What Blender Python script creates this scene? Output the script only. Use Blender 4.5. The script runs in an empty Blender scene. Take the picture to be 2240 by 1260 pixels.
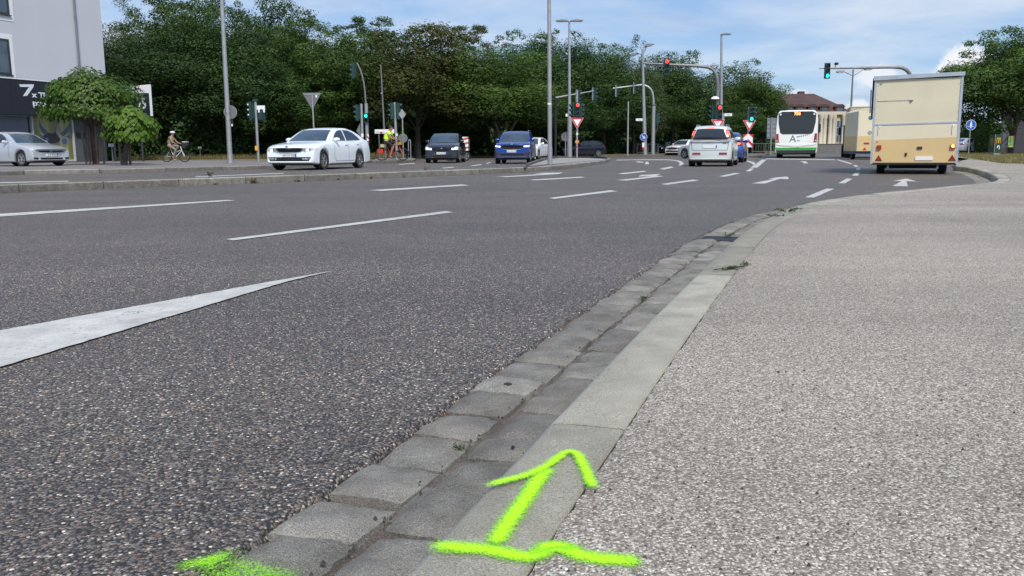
import bpy, bmesh, math, random
import numpy as np
from mathutils import Vector, Matrix
from mathutils.bvhtree import BVHTree
from math import sin, cos, pi, radians, sqrt, atan, atan2, tan

random.seed(7)
rng = np.random.default_rng(7)
SC = bpy.context.scene
COL = SC.collection

# ------------------------------------------------------------------ camera
FPX, CX, CY = 1900.0, 1120.0, 630.0
CAMH = 0.69
PITCH = atan((630 - 326) / FPX)
ROLL = radians(0.4)
fwd = Vector((0, cos(PITCH), -sin(PITCH)))
up0 = Vector((0, sin(PITCH), cos(PITCH)))
rt0 = Vector((1, 0, 0))
rt = rt0 * cos(ROLL) - up0 * sin(ROLL)
up = rt0 * sin(ROLL) + up0 * cos(ROLL)
cd = bpy.data.cameras.new('camera')
cam = bpy.data.objects.new('camera', cd)
COL.objects.link(cam)
cd.sensor_width = 36
cd.lens = FPX / 2240 * 36
cd.clip_start = 0.05
cd.clip_end = 3000
M = Matrix((rt, up, -fwd)).transposed().to_4x4()
M.translation = Vector((0, 0, CAMH))
cam.matrix_world = M
SC.camera = cam

# ------------------------------------------------------------------ light
SUN_EL, SUN_AZ = radians(50), radians(163)      # azimuth clockwise from +Y: behind the camera, a little to the right
SC.view_settings.view_transform = 'Standard'
SC.view_settings.look = 'None'
SC.view_settings.gamma = 1
SC.view_settings.exposure = 0.55
SC.view_settings.use_curve_mapping = False
SC.render.engine = 'CYCLES'
SC.cycles.max_bounces = 6
SC.cycles.transparent_max_bounces = 12

sun_d = bpy.data.lights.new('sun', 'SUN')
sun = bpy.data.objects.new('sun', sun_d)
COL.objects.link(sun)
sun_d.energy = 3.0
sun_d.angle = radians(14)
sun_d.color = (1.0, 0.94, 0.85)
sv = Vector((sin(SUN_AZ) * cos(SUN_EL), cos(SUN_AZ) * cos(SUN_EL), sin(SUN_EL)))
sun.rotation_euler = sv.to_track_quat('Z', 'Y').to_euler()

W = bpy.data.worlds.new('World')
SC.world = W
W.use_nodes = True
nt = W.node_tree
nt.nodes.clear()


def wn(t, **k):
    n = nt.nodes.new(t)
    for a, b in k.items():
        setattr(n, a, b)
    return n


def wl(a, b):
    nt.links.new(a, b)


out = wn('ShaderNodeOutputWorld')
bg = wn('ShaderNodeBackground')
bg.inputs[1].default_value = 0.115
sky = wn('ShaderNodeTexSky', sky_type='NISHITA')
sky.sun_disc = False
sky.sun_elevation = SUN_EL
sky.sun_rotation = SUN_AZ
sky.air_density = 1.0
sky.dust_density = 0.4
sky.ozone_density = 1.6
tc = wn('ShaderNodeTexCoord')
tint = wn('ShaderNodeMix', data_type='RGBA', blend_type='MULTIPLY')
tint.inputs[0].default_value = 1.0
tint.inputs[7].default_value = (0.86, 1.0, 1.17, 1)
wl(sky.outputs[0], tint.inputs[6])
# clear summer air: pull the dome towards a steady blue that pales to the horizon
sep0 = wn('ShaderNodeSeparateXYZ')
wl(tc.outputs['Generated'], sep0.inputs[0])
grd = wn('ShaderNodeValToRGB')
ge = grd.color_ramp.elements
ge[0].position, ge[0].color = 0.0, (.60, .76, .90, 1)
ge[1].position, ge[1].color = 1.0, (.30, .48, .86, 1)
e_ = ge.new(.07)
e_.color = (.42, .62, .90, 1)
e_ = ge.new(.20)
e_.color = (.31, .51, .87, 1)
wl(sep0.outputs[2], grd.inputs[0])
gsc = wn('ShaderNodeVectorMath', operation='SCALE')
wl(grd.outputs[0], gsc.inputs[0])
gsc.inputs['Scale'].default_value = 5.0
blend = wn('ShaderNodeMix', data_type='RGBA')
blend.inputs[0].default_value = .82
wl(tint.outputs[2], blend.inputs[6])
wl(gsc.outputs[0], blend.inputs[7])
# thin high cloud: noise over the dome, mapped through direction.xy / (z + k)
sep = wn('ShaderNodeSeparateXYZ')
wl(tc.outputs['Generated'], sep.inputs[0])


def wmath(op, a, b=None, c=None, clamp=False):
    n = wn('ShaderNodeMath', operation=op)
    n.use_clamp = clamp
    for i, v in enumerate((a, b, c)):
        if v is None:
            continue
        if isinstance(v, (int, float)):
            n.inputs[i].default_value = v
        else:
            wl(v, n.inputs[i])
    return n.outputs[0]


zc = wmath('ADD', wmath('MAXIMUM', sep.outputs[2], 0.0), 0.10)
comb = wn('ShaderNodeCombineXYZ')
wl(wmath('DIVIDE', sep.outputs[0], zc), comb.inputs[0])
wl(wmath('DIVIDE', sep.outputs[1], zc), comb.inputs[1])
ns = wn('ShaderNodeTexNoise')
ns.inputs['Scale'].default_value = 0.85
ns.inputs['Detail'].default_value = 7
ns.inputs['Roughness'].default_value = 0.56
ns.inputs['Distortion'].default_value = 0.3
wl(comb.outputs[0], ns.inputs['Vector'])
cr = wn('ShaderNodeMapRange')
cr.inputs['From Min'].default_value = 0.40
cr.inputs['From Max'].default_value = 0.74
cr.inputs['To Max'].default_value = 0.75
wl(ns.outputs[0], cr.inputs[0])
mixc = wn('ShaderNodeMix', data_type='RGBA')
mixc.inputs[7].default_value = (5.1, 5.3, 5.6, 1)
wl(cr.outputs[0], mixc.inputs[0])
wl(blend.outputs[2], mixc.inputs[6])
# darker grey-violet undersides of some thin clouds
ns2 = wn('ShaderNodeTexNoise')
ns2.inputs['Scale'].default_value = 0.9
ns2.inputs['Detail'].default_value = 5
off = wn('ShaderNodeVectorMath', operation='ADD')
off.inputs[1].default_value = (3.4, 7.7, 0)
wl(comb.outputs[0], off.inputs[0])
wl(off.outputs[0], ns2.inputs['Vector'])
cr2 = wn('ShaderNodeMapRange')
cr2.inputs['From Min'].default_value = 0.56
cr2.inputs['From Max'].default_value = 0.72
cr2.inputs['To Max'].default_value = 0.55
wl(ns2.outputs[0], cr2.inputs[0])
mixd = wn('ShaderNodeMix', data_type='RGBA')
mixd.inputs[7].default_value = (2.5, 3.1, 4.4, 1)
wl(cr2.outputs[0], mixd.inputs[0])
wl(mixc.outputs[2], mixd.inputs[6])
last = mixd.outputs[2]
# low cumulus heaps standing above the horizon
ns3 = wn('ShaderNodeTexNoise')
ns3.inputs['Scale'].default_value = 26
ns3.inputs['Detail'].default_value = 6
ns3.inputs['Roughness'].default_value = 0.6
wl(tc.outputs['Generated'], ns3.inputs['Vector'])


def heap(px, py, rad_px, squash, strength):
    global last
    u, v = (px - CX) / FPX, -(py - CY) / FPX
    d = (rt * u + up * v + fwd).normalized()
    sub = wn('ShaderNodeVectorMath', operation='SUBTRACT')
    wl(tc.outputs['Generated'], sub.inputs[0])
    sub.inputs[1].default_value = d
    scl = wn('ShaderNodeVectorMath', operation='MULTIPLY')
    wl(sub.outputs[0], scl.inputs[0])
    scl.inputs[1].default_value = (1, 1, squash)
    ln = wn('ShaderNodeVectorMath', operation='LENGTH')
    wl(scl.outputs[0], ln.inputs[0])
    r = rad_px / FPX
    q = wmath('DIVIDE', ln.outputs['Value'], r)
    q2 = wmath('ADD', q, wmath('MULTIPLY', wmath('SUBTRACT', ns3.outputs[0], 0.5), 2.4))
    mr = wn('ShaderNodeMapRange')
    mr.interpolation_type = 'SMOOTHSTEP'
    mr.inputs['From Min'].default_value = 1.0
    mr.inputs['From Max'].default_value = 0.55
    mr.inputs['To Min'].default_value = 0.0
    mr.inputs['To Max'].default_value = strength
    wl(q2, mr.inputs[0])
    mx = wn('ShaderNodeMix', data_type='RGBA')
    mx.inputs[7].default_value = (5.6, 5.7, 5.9, 1)
    wl(mr.outputs[0], mx.inputs[0])
    wl(last, mx.inputs[6])
    last = mx.outputs[2]


heap(2112, 150, 52, 0.9, 0.95)
heap(2085, 168, 40, 1.1, 0.9)
heap(1925, 172, 48, 1.6, 0.7)
heap(1880, 232, 22, 1.2, 0.75)
heap(1745, 208, 30, 2.2, 0.5)
heap(2330, 190, 80, 1.2, 0.9)
heap(-350, 230, 90, 1.4, 0.8)
heap(2700, 160, 120, 1.5, 0.8)
wl(last, bg.inputs[0])
wl(bg.outputs[0], out.inputs[0])


# ------------------------------------------------------------------ projection helpers (photo pixel -> place in the world)
def ray(px, py):
    return rt * ((px - CX) / FPX) + up * (-(py - CY) / FPX) + fwd


def G(px, py, z=0.0):
    d = ray(px, py)
    t = (z - CAMH) / d.z
    return Vector((d.x * t, d.y * t, z))


def P(px, py, Y):
    d = ray(px, py)
    t = Y / d.y
    return Vector((d.x * t, Y, CAMH + d.z * t))


# ------------------------------------------------------------------ materials
def mat_nodes(name):
    m = bpy.data.materials.new(name)
    m.use_nodes = True
    t = m.node_tree
    b = t.nodes['Principled BSDF']
    return m, t, b


def mat(name, col, rough=0.6, metal=0.0, var=0.08, scale=3.0, bump=0.0, bscale=40.0, coat=0.0, spec=0.5, emit=None, estr=0.0):
    m, t, b = mat_nodes(name)
    b.inputs['Roughness'].default_value = rough
    b.inputs['Metallic'].default_value = metal
    b.inputs['Coat Weight'].default_value = coat
    b.inputs['Coat Roughness'].default_value = 0.06
    b.inputs['Specular IOR Level'].default_value = spec
    n = t.nodes.new('ShaderNodeTexNoise')
    n.inputs['Scale'].default_value = scale
    n.inputs['Detail'].default_value = 5
    tcn = t.nodes.new('ShaderNodeTexCoord')
    t.links.new(tcn.outputs['Object'], n.inputs['Vector'])
    r = t.nodes.new('ShaderNodeValToRGB')
    r.color_ramp.elements[0].position = 0.3
    r.color_ramp.elements[1].position = 0.72
    c = np.array(col[:3])
    r.color_ramp.elements[0].color = (*np.clip(c * (1 - var), 0, 1), 1)
    r.color_ramp.elements[1].color = (*np.clip(c * (1 + var), 0, 1), 1)
    t.links.new(n.outputs[0], r.inputs[0])
    t.links.new(r.outputs[0], b.inputs['Base Color'])
    if bump > 0:
        n2 = t.nodes.new('ShaderNodeTexNoise')
        n2.inputs['Scale'].default_value = bscale
        n2.inputs['Detail'].default_value = 6
        t.links.new(tcn.outputs['Object'], n2.inputs['Vector'])
        bp = t.nodes.new('ShaderNodeBump')
        bp.inputs['Strength'].default_value = bump
        bp.inputs['Distance'].default_value = 0.02
        t.links.new(n2.outputs[0], bp.inputs['Height'])
        t.links.new(bp.outputs[0], b.inputs['Normal'])
    if emit:
        b.inputs['Emission Color'].default_value = (*emit, 1)
        b.inputs['Emission Strength'].default_value = estr
    return m


def ramp(t, stops):
    r = t.nodes.new('ShaderNodeValToRGB')
    e = r.color_ramp.elements
    while len(e) > 1:
        e.remove(e[-1])
    e[0].position = stops[0][0]
    e[0].color = (*stops[0][1], 1)
    for p, c in stops[1:]:
        x = e.new(p)
        x.color = (*c, 1)
    return r


def nmath(t, op, a, b=None, clamp=False):
    n = t.nodes.new('ShaderNodeMath')
    n.operation = op
    n.use_clamp = clamp
    for i, v in enumerate((a, b)):
        if v is None:
            continue
        if isinstance(v, (int, float)):
            n.inputs[i].default_value = v
        else:
            t.links.new(v, n.inputs[i])
    return n.outputs[0]


def aggregate(name, scale, stops, gap, gap_w, bump, rough=0.75, big=None, fine=0.0, patch=0.12):
    """exposed aggregate: each voronoi cell is one small stone with its own tone, dark binder between"""
    m, t, b = mat_nodes(name)
    geo = t.nodes.new('ShaderNodeNewGeometry')
    # little distortion so stones are not regular
    nd = t.nodes.new('ShaderNodeTexNoise')
    nd.inputs['Scale'].default_value = scale * 0.7
    nd.inputs['Detail'].default_value = 1
    t.links.new(geo.outputs['Position'], nd.inputs['Vector'])
    va = t.nodes.new('ShaderNodeVectorMath')
    va.operation = 'MULTIPLY_ADD'
    va.inputs[1].default_value = (0.6 / scale,) * 3
    t.links.new(nd.outputs['Color'], va.inputs[0])
    t.links.new(geo.outputs['Position'], va.inputs[2])
    fl = t.nodes.new('ShaderNodeVectorMath')
    fl.operation = 'MULTIPLY'
    fl.inputs[1].default_value = (1, 1, 0.9)
    t.links.new(va.outputs[0], fl.inputs[0])
    v1 = t.nodes.new('ShaderNodeTexVoronoi')
    v1.feature = 'F1'
    v1.inputs['Scale'].default_value = scale
    v1.inputs['Randomness'].default_value = 1.0
    t.links.new(fl.outputs[0], v1.inputs['Vector'])
    sp = t.nodes.new('ShaderNodeSeparateColor')
    t.links.new(v1.outputs['Color'], sp.inputs[0])
    r = ramp(t, stops)
    r.color_ramp.interpolation = 'LINEAR'
    t.links.new(sp.outputs[0], r.inputs[0])
    # per stone brightness
    br = t.nodes.new('ShaderNodeMapRange')
    br.inputs['To Min'].default_value = 0.65
    br.inputs['To Max'].default_value = 1.35
    t.links.new(sp.outputs[1], br.inputs[0])
    mul = t.nodes.new('ShaderNodeVectorMath')
    mul.operation = 'SCALE'
    t.links.new(r.outputs[0], mul.inputs[0])
    t.links.new(br.outputs[0], mul.inputs['Scale'])
    # gap mask
    gm = t.nodes.new('ShaderNodeMapRange')
    gm.interpolation_type = 'SMOOTHSTEP'
    gm.inputs['From Min'].default_value = gap_w
    gm.inputs['From Max'].default_value = gap_w + 0.22
    t.links.new(v1.outputs['Distance'], gm.inputs[0])
    mx = t.nodes.new('ShaderNodeMix')
    mx.data_type = 'RGBA'
    mx.inputs[7].default_value = (*gap, 1)
    t.links.new(gm.outputs[0], mx.inputs[0])
    t.links.new(mul.outputs[0], mx.inputs[6])
    # broad tonal patches, wear and stains
    nb = t.nodes.new('ShaderNodeTexNoise')
    nb.inputs['Scale'].default_value = 0.55
    nb.inputs['Detail'].default_value = 6
    nb.inputs['Roughness'].default_value = 0.65
    t.links.new(geo.outputs['Position'], nb.inputs['Vector'])
    mr = t.nodes.new('ShaderNodeMapRange')
    mr.inputs['From Min'].default_value = 0.3
    mr.inputs['From Max'].default_value = 0.7
    mr.inputs['To Min'].default_value = 1 - patch
    mr.inputs['To Max'].default_value = 1 + patch
    t.links.new(nb.outputs[0], mr.inputs[0])
    # long faint bands polished by tyres or feet, running with the road
    mp_ = t.nodes.new('ShaderNodeMapping')
    mp_.inputs['Rotation'].default_value = (0, 0, radians(50))
    mp_.inputs['Scale'].default_value = (.06, 1.1, 1)
    mp_.vector_type = 'POINT'
    t.links.new(geo.outputs['Position'], mp_.inputs['Vector'])
    nw = t.nodes.new('ShaderNodeTexNoise')
    nw.inputs['Scale'].default_value = 1.0
    nw.inputs['Detail'].default_value = 4
    t.links.new(mp_.outputs[0], nw.inputs['Vector'])
    mw = t.nodes.new('ShaderNodeMapRange')
    mw.inputs['From Min'].default_value = 0.35
    mw.inputs['From Max'].default_value = 0.65
    mw.inputs['To Min'].default_value = 1 - patch * .7
    mw.inputs['To Max'].default_value = 1 + patch * .7
    t.links.new(nw.outputs[0], mw.inputs[0])
    sc2 = t.nodes.new('ShaderNodeVectorMath')
    sc2.operation = 'SCALE'
    t.links.new(mx.outputs[2], sc2.inputs[0])
    t.links.new(nmath(t, 'MULTIPLY', mr.outputs[0], mw.outputs[0]), sc2.inputs['Scale'])
    last = sc2.outputs[0]
    if big:
        nb2 = t.nodes.new('ShaderNodeTexNoise')
        nb2.inputs['Scale'].default_value = big[0]
        nb2.inputs['Detail'].default_value = 3
        t.links.new(geo.outputs['Position'], nb2.inputs['Vector'])
        m2 = t.nodes.new('ShaderNodeMapRange')
        m2.inputs['From Min'].default_value = big[1]
        m2.inputs['From Max'].default_value = big[1] + 0.12
        m2.inputs['To Max'].default_value = big[2]
        t.links.new(nb2.outputs[0], m2.inputs[0])
        mb = t.nodes.new('ShaderNodeMix')
        mb.data_type = 'RGBA'
        mb.inputs[7].default_value = (*big[3], 1)
        t.links.new(m2.outputs[0], mb.inputs[0])
        t.links.new(last, mb.inputs[6])
        last = mb.outputs[2]
    t.links.new(last, b.inputs['Base Color'])
    b.inputs['Roughness'].default_value = rough
    b.inputs['Specular IOR Level'].default_value = 0.35 if rough > .7 else 0.5
    hh = nmath(t, 'SUBTRACT', 1.0, v1.outputs['Distance'])
    hh = nmath(t, 'ADD', hh, nmath(t, 'MULTIPLY', sp.outputs[2], 0.55))
    bp = t.nodes.new('ShaderNodeBump')
    bp.inputs['Strength'].default_value = bump
    bp.inputs['Distance'].default_value = 0.9 / scale
    t.links.new(hh, bp.inputs['Height'])
    t.links.new(bp.outputs[0], b.inputs['Normal'])
    return m


M_asphalt = aggregate('asphalt', 150, [(0.0, (0.037, 0.031, 0.028)), (.25, (0.085, 0.072, 0.062)), (.50, (0.132, 0.110, 0.093)),
                                       (.62, (0.183, 0.121, 0.085)), (.72, (0.207, 0.162, 0.130)), (.80, (0.140, 0.146, 0.145)), (.90, (0.244, 0.207, 0.165)), (.96, (0.439, 0.381, 0.310)), (1.0, (0.732, 0.638, 0.520))],
                      (.018, .017, .016), 0.47, 0.65, rough=.58, patch=0.15, big=(.9, .60, .28, (.075, .070, .068)))
M_pave = aggregate('exposed_aggregate_paving', 215, [(0.0, (.085, .072, .062)), (.22, (.20, .172, .142)), (.42, (.295, .262, .222)),
                                                   (.60, (.35, .318, .27)), (.80, (.42, .388, .335)), (1.0, (.56, .53, .47))],
                 (.165, .148, .126), 0.52, 0.45, rough=0.9, big=(3.1, .66, .45, (.12, .10, .085)), patch=0.16)


def granite(name, cols, spk=380, bump=0.35, var=0.18, stain=(.25, .20, .16)):
    m, t, b = mat_nodes(name)
    geo = t.nodes.new('ShaderNodeNewGeometry')
    oi = t.nodes.new('ShaderNodeObjectInfo')
    n = t.nodes.new('ShaderNodeTexNoise')
    n.inputs['Scale'].default_value = spk
    n.inputs['Detail'].default_value = 2
    n.inputs['Roughness'].default_value = 0.8
    t.links.new(geo.outputs['Position'], n.inputs['Vector'])
    r = ramp(t, cols)
    t.links.new(n.outputs[0], r.inputs[0])
    nb = t.nodes.new('ShaderNodeTexNoise')
    nb.inputs['Scale'].default_value = 9
    nb.inputs['Detail'].default_value = 6
    t.links.new(geo.outputs['Position'], nb.inputs['Vector'])
    mr = t.nodes.new('ShaderNodeMapRange')
    mr.inputs['From Min'].default_value = .3
    mr.inputs['From Max'].default_value = .7
    mr.inputs['To Min'].default_value = 1 - var
    mr.inputs['To Max'].default_value = 1 + var
    t.links.new(nb.outputs[0], mr.inputs[0])
    rv = t.nodes.new('ShaderNodeMapRange')
    rv.inputs['To Min'].default_value = .78
    rv.inputs['To Max'].default_value = 1.2
    t.links.new(oi.outputs['Random'], rv.inputs[0])
    s = t.nodes.new('ShaderNodeVectorMath')
    s.operation = 'SCALE'
    t.links.new(r.outputs[0], s.inputs[0])
    t.links.new(nmath(t, 'MULTIPLY', mr.outputs[0], rv.outputs[0]), s.inputs['Scale'])
    n3 = t.nodes.new('ShaderNodeTexNoise')
    n3.inputs['Scale'].default_value = 3.3
    n3.inputs['Detail'].default_value = 4
    t.links.new(geo.outputs['Position'], n3.inputs['Vector'])
    m3 = t.nodes.new('ShaderNodeMapRange')
    m3.inputs['From Min'].default_value = .52
    m3.inputs['From Max'].default_value = .72
    m3.inputs['To Max'].default_value = .4
    t.links.new(n3.outputs[0], m3.inputs[0])
    mx = t.nodes.new('ShaderNodeMix')
    mx.data_type = 'RGBA'
    mx.inputs[7].default_value = (*stain, 1)
    t.links.new(m3.outputs[0], mx.inputs[0])
    t.links.new(s.outputs[0], mx.inputs[6])
    t.links.new(mx.outputs[2], b.inputs['Base Color'])
    b.inputs['Roughness'].default_value = .8
    b.inputs['Specular IOR Level'].default_value = .3
    n4 = t.nodes.new('ShaderNodeTexNoise')
    n4.inputs['Scale'].default_value = 55
    n4.inputs['Detail'].default_value = 7
    n4.inputs['Roughness'].default_value = .7
    t.links.new(geo.outputs['Position'], n4.inputs['Vector'])
    bp = t.nodes.new('ShaderNodeBump')
    bp.inputs['Strength'].default_value = bump
    bp.inputs['Distance'].default_value = .012
    t.links.new(n4.outputs[0], bp.inputs['Height'])
    t.links.new(bp.outputs[0], b.inputs['Normal'])
    return m


M_cobble = granite('granite_cobble', [(.30, (.065, .060, .052)), (.45, (.165, .157, .138)), (.58, (.245, .234, .207)), (.72, (.42, .405, .365))], bump=.9, var=.32, stain=(.17, .145, .115))
M_kerb = granite('granite_kerb', [(.30, (.14, .13, .10)), (.45, (.26, .248, .20)), (.58, (.35, .333, .272)), (.72, (.50, .48, .41))], spk=300, bump=.35, var=.14, stain=(.19, .165, .13))
M_kerbdark = granite('weathered_kerb', [(.30, (.07, .065, .06)), (.48, (.13, .125, .11)), (.62, (.19, .18, .16)), (.75, (.27, .26, .23))], spk=60, bump=.3, var=.25, stain=(.07, .065, .055))
M_mortar = granite('joint_mortar', [(.30, (.045, .040, .036)), (.5, (.125, .105, .092)), (.7, (.25, .215, .19))], spk=200, bump=.8, var=.35, stain=(.10, .08, .07))
M_dark = mat('joint_soil', (.02, .019, .017), rough=.95)
M_slab = mat('island_paving', (.26, .25, .24), rough=.9, var=.15, scale=1.2, bump=.3)


def worn_paint():
    m, t, b = mat_nodes('road_marking_paint')
    geo = t.nodes.new('ShaderNodeNewGeometry')
    n = t.nodes.new('ShaderNodeTexNoise')
    n.inputs['Scale'].default_value = 5
    n.inputs['Detail'].default_value = 8
    n.inputs['Roughness'].default_value = .7
    t.links.new(geo.outputs['Position'], n.inputs['Vector'])
    r = ramp(t, [(.3, (.36, .36, .335)), (.5, (.49, .49, .46)), (.7, (.60, .60, .57))])
    t.links.new(n.outputs[0], r.inputs[0])
    # hairline cracks
    v = t.nodes.new('ShaderNodeTexVoronoi')
    v.feature = 'DISTANCE_TO_EDGE'
    v.inputs['Scale'].default_value = 1.7
    n2 = t.nodes.new('ShaderNodeTexNoise')
    n2.inputs['Scale'].default_value = 4
    n2.inputs['Detail'].default_value = 5
    t.links.new(geo.outputs['Position'], n2.inputs['Vector'])
    va = t.nodes.new('ShaderNodeVectorMath')
    va.operation = 'MULTIPLY_ADD'
    va.inputs[1].default_value = (.45,) * 3
    t.links.new(n2.outputs['Color'], va.inputs[0])
    t.links.new(geo.outputs['Position'], va.inputs[2])
    t.links.new(va.outputs[0], v.inputs['Vector'])
    ck = nmath(t, 'MULTIPLY', nmath(t, 'LESS_THAN', v.outputs['Distance'], .0022), nmath(t, 'GREATER_THAN', n.outputs[0], .53))
    ns_ = t.nodes.new('ShaderNodeTexNoise')
    ns_.inputs['Scale'].default_value = 260
    ns_.inputs['Detail'].default_value = 3
    t.links.new(geo.outputs['Position'], ns_.inputs['Vector'])
    mr = t.nodes.new('ShaderNodeMapRange')
    mr.inputs['From Min'].default_value = .25
    mr.inputs['From Max'].default_value = .55
    mr.inputs['To Min'].default_value = .72
    t.links.new(ns_.outputs[0], mr.inputs[0])
    s = t.nodes.new('ShaderNodeVectorMath')
    s.operation = 'SCALE'
    t.links.new(r.outputs[0], s.inputs[0])
    t.links.new(mr.outputs[0], s.inputs['Scale'])
    mx = t.nodes.new('ShaderNodeMix')
    mx.data_type = 'RGBA'
    mx.inputs[7].default_value = (.10, .097, .092, 1)
    nwr = t.nodes.new('ShaderNodeTexNoise')
    nwr.inputs['Scale'].default_value = 42
    nwr.inputs['Detail'].default_value = 8
    nwr.inputs['Roughness'].default_value = .75
    t.links.new(geo.outputs['Position'], nwr.inputs['Vector'])
    nbg = t.nodes.new('ShaderNodeTexNoise')
    nbg.inputs['Scale'].default_value = 1.3
    nbg.inputs['Detail'].default_value = 3
    t.links.new(geo.outputs['Position'], nbg.inputs['Vector'])
    wsum = nmath(t, 'ADD', nwr.outputs[0], nmath(t, 'MULTIPLY', nmath(t, 'SUBTRACT', nbg.outputs[0], .5), .45))
    wmr = t.nodes.new('ShaderNodeMapRange')
    wmr.inputs['From Min'].default_value = .56
    wmr.inputs['From Max'].default_value = .70
    wmr.inputs['To Max'].default_value = .75
    t.links.new(wsum, wmr.inputs[0])
    t.links.new(nmath(t, 'MAXIMUM', ck, wmr.outputs[0]), mx.inputs[0])
    t.links.new(s.outputs[0], mx.inputs[6])
    t.links.new(mx.outputs[2], b.inputs['Base Color'])
    b.inputs['Roughness'].default_value = .6
    bp = t.nodes.new('ShaderNodeBump')
    bp.inputs['Strength'].default_value = .4
    bp.inputs['Distance'].default_value = .004
    t.links.new(ns_.outputs[0], bp.inputs['Height'])
    t.links.new(bp.outputs[0], b.inputs['Normal'])
    return m


M_mark = worn_paint()
M_galv = mat('galvanised_steel', (.36, .37, .38), rough=.5, metal=.55, var=.12, scale=6)
M_galvd = mat('dull_steel', (.20, .205, .21), rough=.55, metal=.5, var=.15)
M_sigbox = mat('signal_housing', (.012, .045, .040), rough=.45)
M_black = mat('black_plastic', (.012, .012, .013), rough=.5)
M_lens = mat('dark_lens', (.02, .02, .02), rough=.25)
M_red = mat('red_light', (.6, .02, .02), emit=(1, .05, .04), estr=3.0)
M_green = mat('green_light', (.02, .6, .4), emit=(.02, 1, .62), estr=2.2)
M_white = mat('white_paint', (.74, .75, .76), rough=.45, var=.03)
M_signred = mat('sign_red', (.50, .02, .03), rough=.4, var=.05)
M_signblue = mat('sign_blue', (.015, .10, .42), rough=.4, var=.05)
M_signback = mat('sign_back', (.17, .175, .18), rough=.5, metal=.3)
M_yellow = mat('yellow_plastic', (.75, .38, .02), rough=.4)


# ------------------------------------------------------------------ mesh helpers
class MB:
    def __init__(s):
        s.v = []
        s.f = []
        s.m = []
        s.mi = 0

    def add(s, verts, faces):
        o = len(s.v)
        s.v += [tuple(v) for v in verts]
        s.f += [tuple(i + o for i in f) for f in faces]
        s.m += [s.mi] * len(faces)
        return s

    def box(s, a, b, rot=None, at=(0, 0, 0)):
        x0, y0, z0 = a
        x1, y1, z1 = b
        vs = [(x0, y0, z0), (x1, y0, z0), (x1, y1, z0), (x0, y1, z0), (x0, y0, z1), (x1, y0, z1), (x1, y1, z1), (x0, y1, z1)]
        if rot is not None:
            R = Matrix.Rotation(rot, 3, 'Z')
            vs = [R @ Vector(v) for v in vs]
        vs = [(v[0] + at[0], v[1] + at[1], v[2] + at[2]) for v in vs]
        return s.add(vs, [(0, 3, 2, 1), (4, 5, 6, 7), (0, 1, 5, 4), (1, 2, 6, 5), (2, 3, 7, 6), (3, 0, 4, 7)])

    def tube(s, pts, r, n=10, caps=True):
        pts = [Vector(p) for p in pts]
        rs = r if isinstance(r, (list, tuple)) else [r] * len(pts)
        vs, fs = [], []
        prev = None
        for i, p in enumerate(pts):
            t = (pts[min(i + 1, len(pts) - 1)] - pts[max(i - 1, 0)]).normalized()
            if prev is None:
                a = t.cross(Vector((0, 0, 1)))
                if a.length < 1e-3:
                    a = t.cross(Vector((1, 0, 0)))
                a.normalize()
            else:
                a = (prev - t * prev.dot(t))
                a.normalize()
            prev = a
            b = t.cross(a)
            for k in range(n):
                q = 2 * pi * k / n
                vs.append(p + (a * cos(q) + b * sin(q)) * rs[i])
        for i in range(len(pts) - 1):
            for k in range(n):
                k2 = (k + 1) % n
                fs.append((i * n + k, i * n + k2, (i + 1) * n + k2, (i + 1) * n + k))
        if caps:
            fs.append(tuple(reversed(range(n))))
            fs.append(tuple(range((len(pts) - 1) * n, len(pts) * n)))
        return s.add(vs, fs)

    def lathe(s, prof, n=16, axis='Z', at=(0, 0, 0)):
        """prof: list (r, h)"""
        vs, fs = [], []
        for r, h in prof:
            for k in range(n):
                q = 2 * pi * k / n
                c, d = r * cos(q), r * sin(q)
                v = {'Z': (c, d, h), 'Y': (c, h, -d), 'X': (h, c, d)}[axis]
                vs.append((v[0] + at[0], v[1] + at[1], v[2] + at[2]))
        for i in range(len(prof) - 1):
            for k in range(n):
                k2 = (k + 1) % n
                fs.append((i * n + k, i * n + k2, (i + 1) * n + k2, (i + 1) * n + k))
        return s.add(vs, fs)

    def prism(s, poly, d0, d1, axis='Y'):
        """poly in the two other axes, extruded from d0 to d1"""
        n = len(poly)

        def mk(p, d):
            return {'Y': (p[0], d, p[1]), 'X': (d, p[0], p[1]), 'Z': (p[0], p[1], d)}[axis]
        vs = [mk(p, d0) for p in poly] + [mk(p, d1) for p in poly]
        fs = [tuple(range(n)), tuple(reversed(range(n, 2 * n)))]
        fs += [(i, i + n, (i + 1) % n + n, (i + 1) % n) for i in range(n)]
        return s.add(vs, fs)

    def build(s, name, mats, parent=None, smooth=None, loc=None, rotz=None, fixn=True):
        me = bpy.data.meshes.new(name)
        me.from_pydata(s.v, [], s.f)
        if not isinstance(mats, (list, tuple)):
            mats = [mats]
        for m in mats:
            me.materials.append(m)
        if len(mats) > 1:
            me.polygons.foreach_set('material_index', s.m)
        if fixn:
            bm = bmesh.new()
            bm.from_mesh(me)
            bmesh.ops.recalc_face_normals(bm, faces=bm.faces)
            bm.to_mesh(me)
            bm.free()
        if smooth is not None:
            me.polygons.foreach_set('use_smooth', [True] * len(me.polygons))
            me.set_sharp_from_angle(angle=radians(smooth))
        me.update()
        o = bpy.data.objects.new(name, me)
        COL.objects.link(o)
        if parent:
            o.parent = parent
        if loc is not None:
            o.location = loc
        if rotz is not None:
            o.rotation_euler[2] = rotz
        return o


def tag(o, label=None, cat=None, group=None, kind=None):
    if label:
        o['label'] = label
    if cat:
        o['category'] = cat
    if group:
        o['group'] = group
    if kind:
        o['kind'] = kind
    return o


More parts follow.
